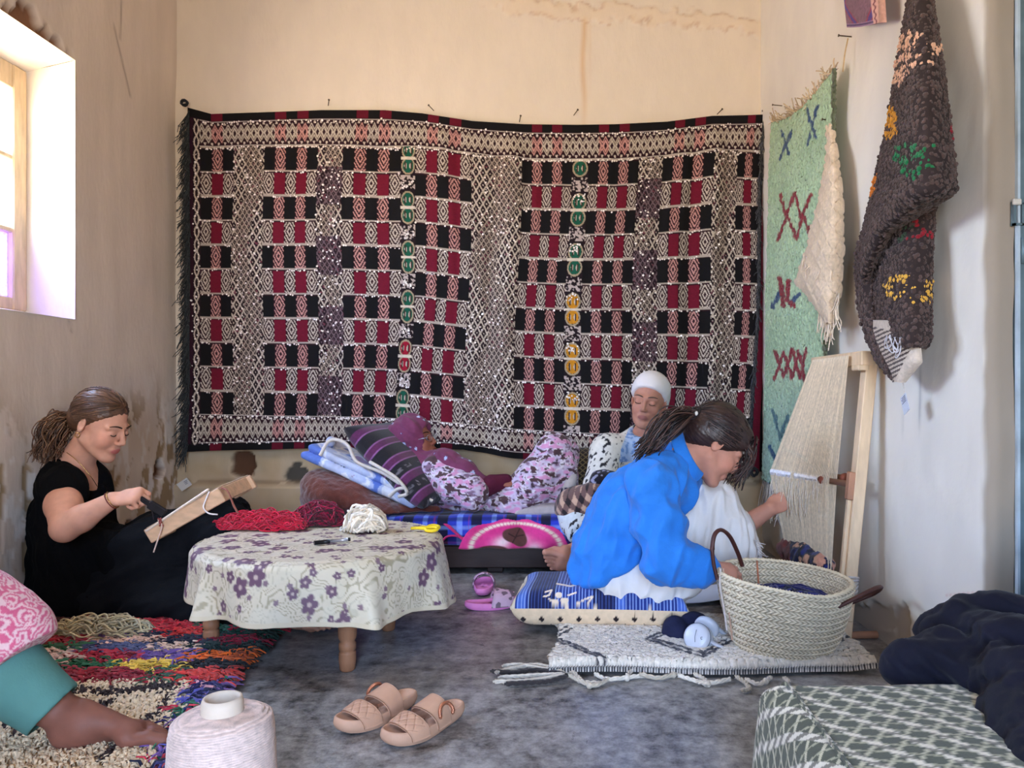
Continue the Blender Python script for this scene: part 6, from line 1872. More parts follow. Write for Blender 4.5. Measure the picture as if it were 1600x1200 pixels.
def hand(s, wrist, x, back, curl=(0.5, 0.6, 0.4), side=1, sc=1.0, spread=0.06, thumb=(0.6, 0.55, -0.35), tcurl=0.35, k=0.005):
    """palm and five fingers; back = outward normal of the back of the hand; side=+1 thumb at +y"""
    x = np.asarray(x, float); x /= np.linalg.norm(x)
    z = np.asarray(back, float); z = z - (z @ x) * x; z /= np.linalg.norm(z)
    y = np.cross(z, x)
    R = np.stack([x, y, z], 1)
    W = lambda p: np.asarray(wrist) + R @ (np.asarray(p, float) * sc)
    s.ell(W((0.046, 0, 0)), np.array([0.052, 0.040, 0.017]) * sc, R, 0.014)
    s.ell(W((0.074, 0, 0.001)), np.array([0.022, 0.040, 0.014]) * sc, R, 0.010)
    s.ell(W((0.034, side * 0.026, -0.008)), np.array([0.030, 0.016, 0.015]) * sc, R, 0.010)
    for i, (yy, L, r) in enumerate(((0.030, 0.068, 0.0088), (0.010, 0.078, 0.0090), (-0.011, 0.072, 0.0086), (-0.031, 0.056, 0.0078))):
        p = np.array([0.086 - 0.004 * abs(i - 1), side * yy, 0.0])
        an = 0.0
        sp = spread * (1.5 - i)
        pts, rr = [W(p)], [r * sc * 1.05]
        for j, f_ in enumerate((0.44, 0.32, 0.26)):
            an += curl[j] * (1 + 0.12 * (i - 1))
            d = np.array([math.cos(an) * math.cos(sp), side * math.sin(sp), -math.sin(an)])
            p = p + d * L * f_
            pts.append(W(p)); rr.append(r * sc * (1 - 0.08 * (j + 1)))
        s.chain(pts, rr, k)
    p = np.array([0.030, side * 0.034, -0.006])
    d = np.array([thumb[0], side * thumb[1], thumb[2]]); d /= np.linalg.norm(d)
    pts, rr = [W(p)], [0.0115 * sc]
    for j, L in enumerate((0.034, 0.028)):
        p = p + d * L; pts.append(W(p)); rr.append(0.0100 * sc - 0.0012 * j * sc)
        d = d + np.array([0.5 * tcurl, -side * tcurl, -0.3 * tcurl]); d /= np.linalg.norm(d)
    s.chain(pts, rr, k)
def foot(s, heel, x, up, L=0.235, sc=1.0, side=1, toes=True):
    """foot with five toes; x = heel->toe direction, up = away from the sole, side=+1 big toe at +y"""
    x = np.asarray(x, float); x /= np.linalg.norm(x)
    z = np.asarray(up, float); z = z - (z @ x) * x; z /= np.linalg.norm(z)
    y = np.cross(z, x); R = np.stack([x, y, z], 1)
    k0 = L / 0.235
    W = lambda p: np.asarray(heel) + R @ (np.asarray(p, float) * k0)
    s.ell(W((0.032, 0, 0.034)), np.array([0.036, 0.030, 0.036]) * k0, R, 0.02)
    s.cone(W((0.05, 0, 0.07)), W((0.150, side * 0.008, 0.026)), 0.030 * k0, 0.022 * k0, 0.025)
    s.cone(W((0.04, -side * 0.008, 0.028)), W((0.150, -side * 0.020, 0.018)), 0.026 * k0, 0.018 * k0, 0.02)
    s.cone(W((0.145, side * 0.024, 0.021)), W((0.150, -side * 0.026, 0.016)), 0.021 * k0, 0.016 * k0, 0.018)
    if toes:
        for (yy, x0, L_, r) in ((0.030, 0.170, 0.050, 0.0145), (0.009, 0.172, 0.044, 0.0098), (-0.009, 0.168, 0.038, 0.0092), (-0.025, 0.160, 0.033, 0.0088), (-0.039, 0.150, 0.028, 0.0085)):
            a, m_, b = (x0 - 0.02, side * yy, 0.016), (x0 + L_ * 0.45, side * yy * 1.03, 0.020), (x0 + L_, side * yy * 1.02, 0.011)
            s.chain([W(a), W(m_), W(b)], [r * k0, r * 0.95 * k0, r * 0.98 * k0], 0.004)
    return W
def rfold(p, along, freq, amp, seed=0, stretch=0.22):
    """soft creases running along one direction"""
    al = np.asarray(along, float); al = al / np.linalg.norm(al)
    t = p @ al
    q = p - t[:, None] * al * (1 - stretch)
    n_ = fbm(q, freq, 2, seed)
    return amp * (1 - np.abs(2 * n_ - 1) * 2.2)
def cap_strands(h, c, r, tie_l, parent, cols, n=170, rad=0.0016, front=(0.080, 0.070), side=(-0.004, -0.012), seed=0):
    c, r = np.array(c), np.array(r)
    rg = np.random.default_rng(seed)
    mb = MB()
    for k in range(n):
        ph_ = rg.uniform(-1, 1)
        w_ = abs(ph_) ** 1.3
        st_ = np.array([lerp(front[0], side[0], w_), 0.086 * math.sin(ph_ * 1.45), lerp(front[1], side[1], w_)]) - np.array([rg.random() * 0.07, 0, -rg.random() * 0.01])
        t = np.linspace(0, rg.uniform(0.75, 1.0), 14)[:, None]
        p = lerp(st_, np.array(tie_l), t)
        d = (p - c) / r
        on_ = c + d / np.linalg.norm(d, axis=1, keepdims=True) * r * (1.012 + 0.012 * rg.random())
        b = sstep(0.80, 1.0, t)
        p = lerp(on_, p + 0.006 * rg.normal(0, 1, 3), b)
        mb.tube(np.array([h.w(x) for x in p]), rad * np.interp(t[:, 0], [0, 0.15, 1], [0.35, 1, 0.8]), 4, np.asarray(cols[k % len(cols)]) * rg.uniform(0.7, 1.25))
    o = mb.build('hair_strands', HAIR(), parent); o['kind'] = 'stuff'
def strands(name, roots, path_fn, n, r, cols, parent, seg=16, m=None):
    mb = MB()
    for k in range(n):
        p = path_fn(k, np.linspace(0, 1, seg))
        mb.tube(p, r * np.linspace(1, 0.45, seg), 4, np.asarray(cols[k % len(cols)]) * random.uniform(0.7, 1.3))
    o = mb.build(name, m or HAIR(), parent); o['kind'] = 'stuff'
    return o

# ---------------------------------------------------------------- woman in black, weaving against the left wall
A = thing('person', 'woman in a black dress sitting against the left wall working a small loom', 'person', (-1.75, 2.8, 0))
yw, pt = math.radians(9), math.radians(22)
HA = Head(P(157, 663, 2.84), (math.cos(yw) * math.cos(pt), -math.sin(yw) * math.cos(pt), -math.sin(pt)))
s = SDF(0.025)
HA.add(s)
nb = P(112, 737, 2.88)
s.cone(HA.w((-0.022, 0, -0.055)), lerp(HA.w((-0.022, 0, -0.055)), nb, 0.75), 0.050, 0.050, 0.02)
s.cone(lerp(HA.w((-0.022, 0, -0.055)), nb, 0.6), nb, 0.050, 0.062, 0.03)
shR, shL = P(98, 762, 2.745), P(128, 757, 3.03)
s.cone(nb, shR, 0.055, 0.050, 0.04).cone(nb, shL, 0.055, 0.050, 0.04)
hipA = P(138, 925, 2.86)
s.chain([P(116, 770, 2.88), P(120, 830, 2.88), hipA], [0.115, 0.11, 0.12], 0.04, n=(1, 0, 0.1), f=0.8)
elR, wrR = P(101, 826, 2.56), P(176, 781, 2.585)
s.chain([shR, lerp(shR, elR, 0.45)], [0.052, 0.056], 0.03).chain([lerp(shR, elR, 0.45), elR], [0.056, 0.043], 0.02)
s.chain([elR, lerp(elR, wrR, 0.35), wrR], [0.043, 0.044, 0.027], 0.015)
hand(s, wrR + np.array([0.006, 0, 0.002]), (0.90, -0.05, 0.16), (-0.25, -0.55, 0.8), (1.15, 1.25, 0.8), 1, 0.98, 0.02, (0.75, 0.35, -0.6), 0.5)
elL, wrL = P(165, 858, 3.02), P(206, 856, 2.92)
s.chain([shL, elL], [0.048, 0.04]).chain([elL, wrL], [0.040, 0.026])
hand(s, wrL, (0.95, -0.15, 0.1), (-0.1, -0.3, -0.9), (0.7, 0.8, 0.5), -1, 0.95, 0.03, (0.5, 0.5, -0.3))
knR, knL = P(338, 822, 2.82), P(346, 815, 3.0)
akR, akL = np.array([-0.945, 2.575, 0.065]), np.array([-1.0, 2.9, 0.06])
for hp_, kn_, ak_ in ((P(150, 925, 2.76), knR, akR), (P(150, 920, 2.98), knL, akL)):
    s.chain([hp_, kn_, ak_], [0.075, 0.055, 0.035], 0.03)
foot(s, akR + np.array([-0.03, 0.0, -0.058]), (1.0, -0.10, 0.0), (0, 0, 1), 0.23, side=1)
s.build('body', 0.0042, SKIN(), A, HA.colour((214, 158, 132), (188, 96, 92)))
HA.features(A, (62, 42, 34))
BLACK = mat('black_dress', (9, 9, 11), 0.92, 0.2, 20, 0.3, 200, spec=0.1)
s = SDF(0.03)
s.chain([P(116, 772, 2.885), P(118, 830, 2.885), P(136, 900, 2.88)], [0.142, 0.142, 0.16], 0.05, n=(1, 0, 0.1), f=0.82)
s.cone(lerp(nb, shR, 0.35), shR + np.array([0.0, 0, 0.003]), 0.060, 0.064, 0.03).cone(lerp(nb, shL, 0.35), shL, 0.060, 0.062, 0.03)
s.cone(shR, lerp(shR, elR, 0.16), 0.066, 0.066, 0.01)
s.cone(P(62, 800, 2.9), P(88, 930, 2.9), 0.05, 0.09, 0.05)
s.ell(hipA + np.array([0.0, 0, -0.02]), (0.20, 0.20, 0.13), None, 0.05)
s.cone(P(135, 870, 2.80), P(215, 880, 2.78), 0.13, 0.10, 0.06).cone(P(120, 930, 2.76), P(230, 925, 2.74), 0.09, 0.09, 0.06)
s.ell(nb + np.array([0.058, -0.02, 0.030]), (0.075, 0.075, 0.085), None, 0.012, '-')
s.ell(P(143, 752, 2.84), (0.035, 0.06, 0.05), roty(0.6), 0.012, '-')
s.cut(lerp(shR, elR, 0.20), (elR - shR) * np.array([0.2, 1, 1]), 0.004) if False else None
s.cut((0, 0, 0.012), (0, 0, -1))
s.build('dress', 0.0058, BLACK, A, None, lambda p: 0.012 * (fbm(p, (9, 9, 5), 3, 2) - 0.5) + rfold(p, (0.5, 0, -0.86), 20, 0.014, 3), smooth=2)
s = SDF(0.05)
s.chain([P(160, 905, 2.80), P(240, 862, 2.80), knR], [0.135, 0.118, 0.090], 0.05).chain([P(160, 900, 2.95), P(250, 850, 2.98), knL], [0.13, 0.11, 0.088], 0.05)
s.cone(P(230, 900, 2.76), P(300, 930, 2.74), 0.11, 0.10, 0.06)
s.chain([knR, lerp(knR, akR, 0.55), akR + np.array([-0.05, 0, 0.03])], [0.090, 0.105, 0.085], 0.05).chain([knL, akL + np.array([-0.03, 0, 0.03])], [0.09, 0.085], 0.05)
s.cone(P(170, 945, 2.74), akR + np.array([-0.14, 0.0, 0.0]), 0.085, 0.055, 0.06)
s.cut((0, 0, 0.03), (0, 0, -1))
s.build('skirt', 0.0062, mat('black_skirt', (12, 13, 18), 0.85, 0.25, 12, 0.3, 160, spec=0.15), A, None, lambda p: 0.016 * (fbm(p, (7, 7, 9), 3, 4) - 0.5) + rfold(p, (0.8, 0, 0.5), 18, 0.016, 6), smooth=2)
s = SDF(0.012)
HA.ell(s, (-0.020, 0, 0.042), (0.100, 0.083, 0.091), 0.01)
HA.ell(s, (-0.070, 0, -0.005), (0.050, 0.060, 0.055), 0.03)
nrm = HA.R @ np.array([0.669, 0, -0.743])
s.cut(HA.w((0.078, 0, 0.068)), nrm, 0.006)
HC = [lin((86, 58, 42)), lin((104, 72, 52)), lin((66, 44, 32)), lin((122, 88, 62))]
def hair_col(h, c0, c1, f=90):
    def fn(V):
        q = h.loc(V)
        th_ = np.arctan2(q[:, 1], q[:, 2] - 0.02)
        return lerp(lin(c0), lin(c1), (0.6 * vnoise(np.stack([th_ * 9, q[:, 0] * 14, 0 * th_], -1), (2.2, 1, 1), 3) + 0.4 * vnoise(np.stack([th_ * 22, q[:, 0] * 9, 0 * th_], -1), (2, 1, 1), 5))[:, None])
    return fn
hcap = s.build('hair', 0.0042, HAIR(), A, hair_col(HA, (58, 38, 28), (116, 80, 56)), lambda V: 0.0035 * (vnoise(np.stack([np.arctan2(HA.loc(V)[:, 1], HA.loc(V)[:, 2] - 0.02) * 16, HA.loc(V)[:, 0] * 10, 0 * V[:, 0]], -1), 1.6, 7) - 0.5))
tie = HA.w((-0.118, -0.005, -0.018))
cap_strands(HA, (-0.020, 0, 0.042), (0.100, 0.083, 0.091), (-0.115, -0.005, -0.018), A, HC, 260, 0.0016, (0.064, 0.090), (-0.02, -0.005), 1)
def pony(k, t):
    rg = np.random.default_rng(k)
    e = np.array([P(72, 722, 2.83), P(60, 714, 2.83), P(86, 716, 2.80), P(66, 700, 2.86), P(78, 734, 2.82)])[k % 5] + rg.normal(0, 0.013, 3)
    mid = lerp(tie, e, 0.45) + np.array([-0.012, 0, 0.030]) + rg.normal(0, 0.020, 3) * np.array([1, 1.2, 0.9])
    p = spline([tie + rg.normal(0, 0.008, 3), mid, e], len(t))
    ph_, fq = rg.random() * 6, rg.uniform(14, 24)
    return p + 0.0062 * np.stack([np.sin(t * fq + ph_), np.cos(t * fq + ph_), np.sin(t * fq * 0.9 + ph_ + 1)], -1) * sstep(0.05, 0.3, t)[:, None]
strands('ponytail', None, pony, 190, 0.0030, HC, A, 26)
a = np.linspace(0, 6.283, 16, endpoint=False)
MB().tube(tie + 0.022 * (np.cos(a)[:, None] * HA.R[:, 1] + np.sin(a)[:, None] * HA.R[:, 2]) + HA.R[:, 0] * 0.004, 0.007, 8, closed=True).build('hair_tie', BLACK, A)
GOLD = mat('gold_jewellery', (206, 160, 96), 0.25, 0.05, 30, 0, metal=0.9)
ec = HA.w((-0.010, -0.081, -0.042))
MB().tube(ec + 0.009 * (np.cos(a)[:, None] * HA.R[:, 0] + np.sin(a)[:, None] * HA.R[:, 2]), 0.0016, 6, closed=True).build('earring', GOLD, A)
MB().tube(spline([P(104, 707, 2.80), P(116, 716, 2.785), P(130, 730, 2.79), P(143, 746, 2.80), P(152, 760, 2.83)], 24), 0.0014, 5).build('necklace', GOLD, A)
xw = (wrR - elR) / np.linalg.norm(wrR - elR); yw_ = np.cross(xw, (0, 0, 1)); yw_ /= np.linalg.norm(yw_); zw_ = np.cross(xw, yw_)
for o_, m_ in ((-0.006, mat('red_cord', (120, 50, 40), 0.7)), (0.0, GOLD)):
    MB().tube(wrR + xw * o_ + 0.0305 * (np.cos(a)[:, None] * yw_ + np.sin(a)[:, None] * zw_), 0.0018, 6, closed=True).build('bracelet', m_, A)
# weaving comb in her hand
cmb = thing('weaving_comb', 'dark metal weaving comb held by the woman in black', 'comb', P(240, 790, 2.6))
ca, cb_ = P(212, 774, 2.575), P(258, 803, 2.60)
IRON = mat('dark_iron', (42, 40, 44), 0.5, 0.2, 40, 0.1, 80, metal=0.5)
beam('comb_handle', ca, lerp(ca, cb_, 0.5), 0.016, 0.012, IRON, cmb)
beam('comb_blade', lerp(ca, cb_, 0.45), cb_, 0.030, 0.014, IRON, cmb, bev=0.004)
# small hand loom on her knees
hl = thing('hand_loom', 'small wooden frame loom resting on the knees of the woman in black', 'loom', P(290, 830, 2.75))
HW = mat('hand_loom_wood', (214, 176, 142), 0.6, 0.18, 10, 0.15, 60, stretch=(2, 6, 6))
n0, n1_ = P(232, 838, 2.60), P(348, 772, 2.62)
f0, f1_ = n0 + np.array([0.0, 0.26, 0.015]), n1_ + np.array([0.0, 0.26, 0.015])
upv = np.cross(n1_ - n0, f0 - n0); upv = upv / np.linalg.norm(upv); upv = upv * (1 if upv[2] > 0 else -1)
beam('side_rail', n0, n1_, 0.020, 0.052, HW, hl, up=upv)
beam('side_rail', f0, f1_, 0.020, 0.052, HW, hl, up=upv)
beam('end_rail', n0 + [0.02, 0.01, 0.01], f0 + [0.02, -0.01, 0.01], 0.020, 0.05, HW, hl, up=upv)
beam('end_rail', n1_ + [-0.02, 0.01, -0.01], f1_ + [-0.02, -0.01, -0.01], 0.020, 0.05, HW, hl, up=upv)
beam('slat', n0 + upv * 0.022 + [0.008, -0.012, 0], n1_ + upv * 0.022 + [-0.03, -0.012, 0], 0.014, 0.008, mat('pale_slat', (232, 214, 196), 0.6), hl, up=upv)
mb = MB()
for k in range(36):
    t = 0.06 + 0.88 * k / 35
    mb.tube([lerp(n0, f0, t) + upv * 0.028, lerp(n1_, f1_, t) + upv * 0.028], 0.0011, 4, lin((214, 190, 160)), caps=False)
o = mb.build('warp_threads', WOOL(), hl); o['kind'] = 'stuff'
for pts, c_, r in (([P(247, 812, 2.585), P(253, 822, 2.578), P(247, 842, 2.575), P(240, 863, 2.57)], (222, 190, 176), 0.0024), ([P(327, 768, 2.60), P(322, 780, 2.585), P(318, 793, 2.58), P(326, 802, 2.575), P(340, 804, 2.575)], (232, 224, 222), 0.0026)):
    MB().tube(spline(pts, 24), r, 6, lin(c_)).build('tie_string', WOOL(), hl)
mb = MB()
for k in range(4):
    mb.tube(spline([P(346, 762, 2.62 + 0.01 * k), P(356, 768, 2.61), P(366, 790 + k, 2.60), P(376, 808, 2.60 + 0.008 * k)], 16), 0.0026, 5, lin((150, 88, 74)))
o = mb.build('brown_strands', WOOL(), hl); o['kind'] = 'stuff'
mb = MB()
for pts in ([P(247, 810, 2.585), P(252, 815, 2.58), P(249, 822, 2.58)], [P(252, 809, 2.585), P(249, 816, 2.58), P(255, 822, 2.58)]): mb.tube(spline(pts, 8), 0.003, 5, lin((140, 62, 56)))
mb.tube([P(234, 784, 2.58), P(238, 800, 2.60), P(240, 812, 2.63)], 0.0012, 4, lin((60, 40, 44)))
o = mb.build('red_knot', WOOL(), hl); o['kind'] = 'stuff'

# ---------------------------------------------------------------- woman in the blue shirt at the loom
Dp = thing('person', 'woman in a bright blue shirt and white trousers weaving at the loom', 'person', (0.25, 2.6, 0.15))
yw, pt = math.radians(-6), math.radians(40)
HD = Head(P(1117, 693, 2.56), (math.cos(yw) * math.cos(pt), -math.sin(yw) * math.cos(pt), -math.sin(pt)))
s = SDF(0.025)
HD.add(s)
nb = P(1058, 722, 2.58)
s.cone(HD.w((-0.025, 0, -0.055)), nb, 0.050, 0.055, 0.03)
shR, shL = P(1018, 757, 2.42), P(1070, 752, 2.74)
s.cone(nb, shR, 0.05, 0.048, 0.04).cone(nb, shL, 0.05, 0.048, 0.04)
s.chain([P(1030, 760, 2.58), P(985, 820, 2.62), P(975, 905, 2.63)], [0.10, 0.11, 0.13], 0.05)
elR, wrR = P(1040, 874, 2.34), P(1108, 890, 2.34)
s.chain([shR, elR, wrR], [0.046, 0.040, 0.027], 0.02)
hand(s, wrR, (0.9, 0.2, -0.15), (-0.1, -0.5, 0.8), (0.5, 0.6, 0.4), 1, 0.95)
elL, wrL = P(1132, 842, 2.88), P(1203, 795, 2.80)
s.chain([shL, elL], [0.046, 0.042], 0.02).chain([elL, lerp(elL, wrL, 0.4), wrL], [0.042, 0.040, 0.027], 0.015)
hand(s, wrL, (0.80, 0.12, 0.42), (-0.45, -0.75, 0.25), (0.75, 0.85, 0.6), 1, 0.88, 0.02, (0.80, 0.30, -0.55), 0.3)
s.chain([P(975, 893, 2.60), P(1066, 893, 2.54), P(1000, 912, 2.56)], [0.07, 0.05, 0.04]).chain([P(1000, 890, 2.70), P(1118, 785, 2.74), P(1150, 928, 2.80)], [0.07, 0.05, 0.035])
foot(s, np.array([0.60, 2.80, 0.004]), (1.0, 0.1, 0.0), (0, 0, 1), 0.23, side=1)
s.build('body', 0.0042, SKIN(), Dp, HD.colour((198, 142, 122), (150, 80, 80)))
HD.features(Dp, (46, 32, 30))
s = SDF(0.03)
s.chain([P(1036, 758, 2.58), P(992, 800, 2.60), P(965, 860, 2.62), P(952, 893, 2.62)], [0.105, 0.122, 0.122, 0.116], 0.05, n=(0, 1, 0), f=1.25)
s.cone(nb + [-0.01, 0, -0.01], shR, 0.062, 0.062, 0.03).cone(nb + [-0.01, 0, -0.01], shL, 0.062, 0.062, 0.03)
s.cone(P(925, 872, 2.60), P(922, 900, 2.60), 0.055, 0.050, 0.05)
s.cut(P(935, 902, 2.55), (0.44, 0, -0.90), 0.008)
s.chain([shR, lerp(shR, elR, 0.5), elR, lerp(elR, wrR, 0.85)], [0.066, 0.064, 0.058, 0.048], 0.025)
s.chain([shL, lerp(shL, elL, 0.55)], [0.060, 0.052], 0.025)
s.ell(HD.w((0.055, 0, -0.105)), (0.070, 0.055, 0.060), HD.R, 0.01, '-')
s.cut(lerp(elR, wrR, 0.86), wrR - elR, 0.004) if False else None
BLUE = mat('blue_linen', (38, 122, 214), 0.85, 0.12, 14, 0.35, 110, sheen=0.1)
def shirt_fold(p):
    q = (p - P(1000, 800, 2.5))
    t = q @ np.array([0.35, 0, 0.94])
    n_ = q @ np.array([0.94, 0, -0.35])
    return 0.012 * (fbm(np.stack([n_ * 1.0, p[:, 1], t * 0.4], -1), 15, 3, 3) - 0.5) + 0.008 * (fbm(p, 22, 2, 9) - 0.5) + rfold(p, (0.3, 0.1, 0.95), 17, 0.015, 2, 0.3) + rfold(p, (0.8, 0.2, -0.5), 13, 0.009, 8, 0.3)
shirt = s.build('shirt', 0.005, BLUE, Dp, None, shirt_fold, smooth=2)
# collar, cuff and yoke seam
u, v = np.meshgrid(np.linspace(-0.15, 1.15, 50), np.linspace(0, 1, 10), indexing='ij')
ang = lerp(-2.6, 2.6, (u + 0.15) / 1.3)
ax_n = (HD.w((-0.025, 0, -0.055)) - nb); ax_n /= np.linalg.norm(ax_n)
e1 = np.cross(ax_n, (0, 1, 0)); e1 /= np.linalg.norm(e1); e1 = e1 if e1[0] < 0 else -e1
e2 = np.cross(ax_n, e1)
Gc = nb + ax_n * 0.016 + (0.066 + 0.026 * v)[..., None] * (np.cos(ang)[..., None] * e1 + np.sin(ang)[..., None] * e2) + ax_n * (0.022 + 0.038 * np.sin(np.pi * np.clip(0.25 + v * 0.75, 0, 1)) - 0.01)[..., None]
sheet('collar', Gc, BLUE, shirt, thick=0.003)
def ringtube(c, axis, r, w, n=28):
    R = look(axis); a = np.linspace(0, 6.283, n, endpoint=False)
    return c + (np.stack([r * np.cos(a), r * np.sin(a), 0 * a], -1)) @ R.T
for k in (0.78, 0.86):
    MB().tube(ringtube(lerp(elR, wrR, k), wrR - elR, 0.046 - 0.03 * (k - 0.78), 0), 0.008, 8, closed=True).build('rolled_cuff', BLUE, shirt)
seam = np.array([P(x, y, d) for x, y, d in ((992, 737, 2.44), (1000, 760, 2.385), (1006, 785, 2.36), (1006, 806, 2.345))])
s = SDF(0.03)
WHT_ = mat('white_cotton', (226, 222, 220), 0.9, 0.05, 14, 0.3, 90)
s.chain([P(972, 893, 2.60), P(1030, 892, 2.56), P(1066, 890, 2.54)], [0.108, 0.094, 0.070], 0.05)
s.chain([P(1062, 900, 2.54), P(1030, 912, 2.55), P(985, 914, 2.58)], [0.058, 0.058, 0.055], 0.04)
s.chain([P(1000, 885, 2.68), P(1060, 830, 2.70), P(1112, 785, 2.70)], [0.11, 0.10, 0.076], 0.05)
s.chain([P(1112, 787, 2.70), P(1128, 835, 2.69), P(1142, 868, 2.70)], [0.076, 0.094, 0.098], 0.05, n=(0, 1, 0), f=0.75)
s.ell(P(965, 902, 2.64), (0.13, 0.15, 0.075), None, 0.05)
s.cut((0, 0, 0.045), (0, 0, -1))
def pant_fold(p):
    return rfold(p, (0.15, 0, 1), 24, 0.012, 3, 0.15) + 0.012 * (fbm(p, 11, 2, 4) - 0.5)
s.build('trousers', 0.0055, WHT_, Dp, None, pant_fold, smooth=2)
fringe('trouser_fringe', np.array([P(1178, 842, 2.62), P(1184, 858, 2.62), P(1186, 875, 2.62)]), (0.5, -0.2, -0.6), 0.03, 26, 0.002, [lin((222, 216, 214))], Dp, WOOL(), 0.6, 5)
s = SDF(0.012)
HD.ell(s, (-0.016, 0, 0.042), (0.106, 0.087, 0.096), 0.01)
HD.ell(s, (-0.070, 0, 0.000), (0.050, 0.064, 0.060), 0.03)
HD.ell(s, (0.055, 0, 0.060), (0.050, 0.070, 0.050), 0.02)
s.cut(HD.w((0.100, 0, 0.050)), HD.R @ np.array([0.60, 0, -0.80]), 0.008)
s.build('hair', 0.0045, HAIR(), Dp, hair_col(HD, (24, 17, 17), (66, 46, 44)), lambda V: 0.004 * (vnoise(np.stack([np.arctan2(HD.loc(V)[:, 1], HD.loc(V)[:, 2] - 0.02) * 16, HD.loc(V)[:, 0] * 10, 0 * V[:, 0]], -1), 1.6, 7) - 0.5))
tie = HD.w((-0.122, -0.012, 0.030))
cap_strands(HD, (-0.016, 0, 0.042), (0.106, 0.087, 0.096), (-0.118, -0.012, 0.030), Dp, [lin((34, 22, 22)), lin((58, 40, 38)), lin((28, 20, 22)), lin((84, 62, 58))], 260, 0.0017, (0.098, 0.055), (0.0, -0.012), 2)
DH = [lin((34, 22, 22)), lin((58, 38, 36)), lin((24, 16, 18)), lin((76, 52, 46))]
def ponyD(k, t):
    rg = np.random.default_rng(100 + k)
    e = np.array([P(1004, 708, 2.47), P(1000, 700, 2.50), P(1020, 705, 2.46), P(1012, 690, 2.50), P(998, 712, 2.46)])[k % 5] + rg.normal(0, 0.012, 3)
    mid = lerp(tie, e, 0.5) + np.array([0.0, -0.015, 0.026]) + rg.normal(0, 0.016, 3)
    p = spline([tie + rg.normal(0, 0.010, 3), mid, e], len(t))
    ph_ = rg.random() * 6
    return p + 0.005 * np.stack([np.sin(t * 12 + ph_), np.cos(t * 12 + ph_), np.sin(t * 11 + ph_)], -1) * t[:, None]
strands('ponytail', None, ponyD, 170, 0.0032, DH, Dp, 20)
a = np.linspace(0, 6.283, 16, endpoint=False)
MB().tube(tie + 0.024 * (np.cos(a)[:, None] * HD.R[:, 1] + np.sin(a)[:, None] * HD.R[:, 2]) + HD.R[:, 0] * 0.006, 0.0075, 8, closed=True).build('hair_tie', mat('hair_tie_dark', (30, 24, 26), 0.8), Dp)
MB().ball(tie + HD.R[:, 1] * -0.028 + HD.R[:, 2] * 0.0, (0.006, 0.004, 0.008), None, 8, 6).build('hair_clip', mat('clip_white', (226, 222, 216), 0.4), Dp)
def bangs(k, t):
    rg = np.random.default_rng(300 + k)
    sg = -1 if k % 4 else 1
    st_ = HD.w((0.070 + rg.normal(0, 0.014), sg * (0.040 + rg.random() * 0.03), 0.070 + rg.normal(0, 0.012)))
    md = HD.w((0.112 + rg.normal(0, 0.010), sg * (0.036 + rg.random() * 0.03), 0.025))
    en = HD.w((0.120 + rg.normal(0, 0.014), sg * (0.022 + rg.random() * 0.035), -0.020 - 0.05 * rg.random())) + np.array([0, 0, -0.02 * rg.random()])
    return spline([st_, md, en], len(t))
strands('fringe_of_hair', None, bangs, 80, 0.0028, DH, Dp, 12)

# ---------------------------------------------------------------- older woman with the white head wrap
Cp = thing('person', 'older woman with a white head wrap and black-on-white dress reclining barefoot', 'person', (0.35, 3.5, 0.26))
HCd = Head(P(1014, 627, 3.54), (-0.30, -0.94, -0.05), (0.16, 0, 1), 1.0)
s = SDF(0.025)
HCd.add(s)
HCd.ell(s, (0.040, 0.030, -0.078), (0.034, 0.020, 0.026), 0.02); HCd.ell(s, (0.040, -0.030, -0.078), (0.034, 0.020, 0.026), 0.02)
nb = P(1022, 682, 3.60)
s.cone(HCd.w((-0.02, 0, -0.055)), nb, 0.058, 0.066, 0.03)
shR, shL = P(950, 706, 3.50), P(1086, 690, 3.62)
s.cone(nb, shR, 0.06, 0.055, 0.05).cone(nb, shL, 0.06, 0.055, 0.05)
s.chain([P(1018, 715, 3.62), P(1000, 790, 3.60)], [0.14, 0.15], 0.05)
kn1, kn2 = P(903, 806, 3.36), P(945, 800, 3.32)
ak1, ak2 = P(916, 850, 3.19), P(930, 872, 3.16)
s.chain([P(990, 800, 3.55), kn1, ak1], [0.08, 0.058, 0.036], 0.03).chain([P(1010, 800, 3.50), kn2, ak2], [0.08, 0.058, 0.036], 0.03)
foot(s, P(931, 868, 3.13), (-0.93, -0.06, -0.02), (0.25, 0.75, 0.55), 0.205, side=1)
foot(s, P(929, 892, 3.10), (-0.88, -0.05, 0.20), (-0.15, 0.85, 0.35), 0.225, side=1)
s.build('body', 0.0042, SKIN(), Cp, HCd.colour((186, 132, 112), (150, 92, 86), 0.15), lambda V: 0.0022 * (fbm(V, (60, 60, 110), 2, 4) - 0.5))
HCd.features(Cp, (96, 78, 70), (50, 36, 32))
mb = MB()
for pts in ([(0.094, 0.026, -0.045), (0.086, 0.034, -0.062), (0.076, 0.036, -0.082)], [(0.094, -0.026, -0.045), (0.086, -0.034, -0.062), (0.076, -0.036, -0.082)]): pass
def strokes_print(scale, base, ink, thr=0.60, an=(1, 0.35, 1), seed=2, rot=0.6):
    def fn(V):
        R = roty(rot)
        q = V @ R
        n_ = vnoise(np.stack([q[:, 0], q[:, 1] * 0.6, q[:, 2] * 0.30], -1) @ _ROT.T, scale, seed)
        C = np.tile(lin(base), (len(V), 1))
        C[n_ > thr] = lin(ink)
        return C
    return fn
s = SDF(0.03)
s.chain([P(1018, 712, 3.60), P(1000, 790, 3.58)], [0.165, 0.175], 0.05)
s.cone(nb + [0, 0, -0.03], shR, 0.07, 0.075, 0.04).cone(nb + [0, 0, -0.03], shL, 0.07, 0.075, 0.04)
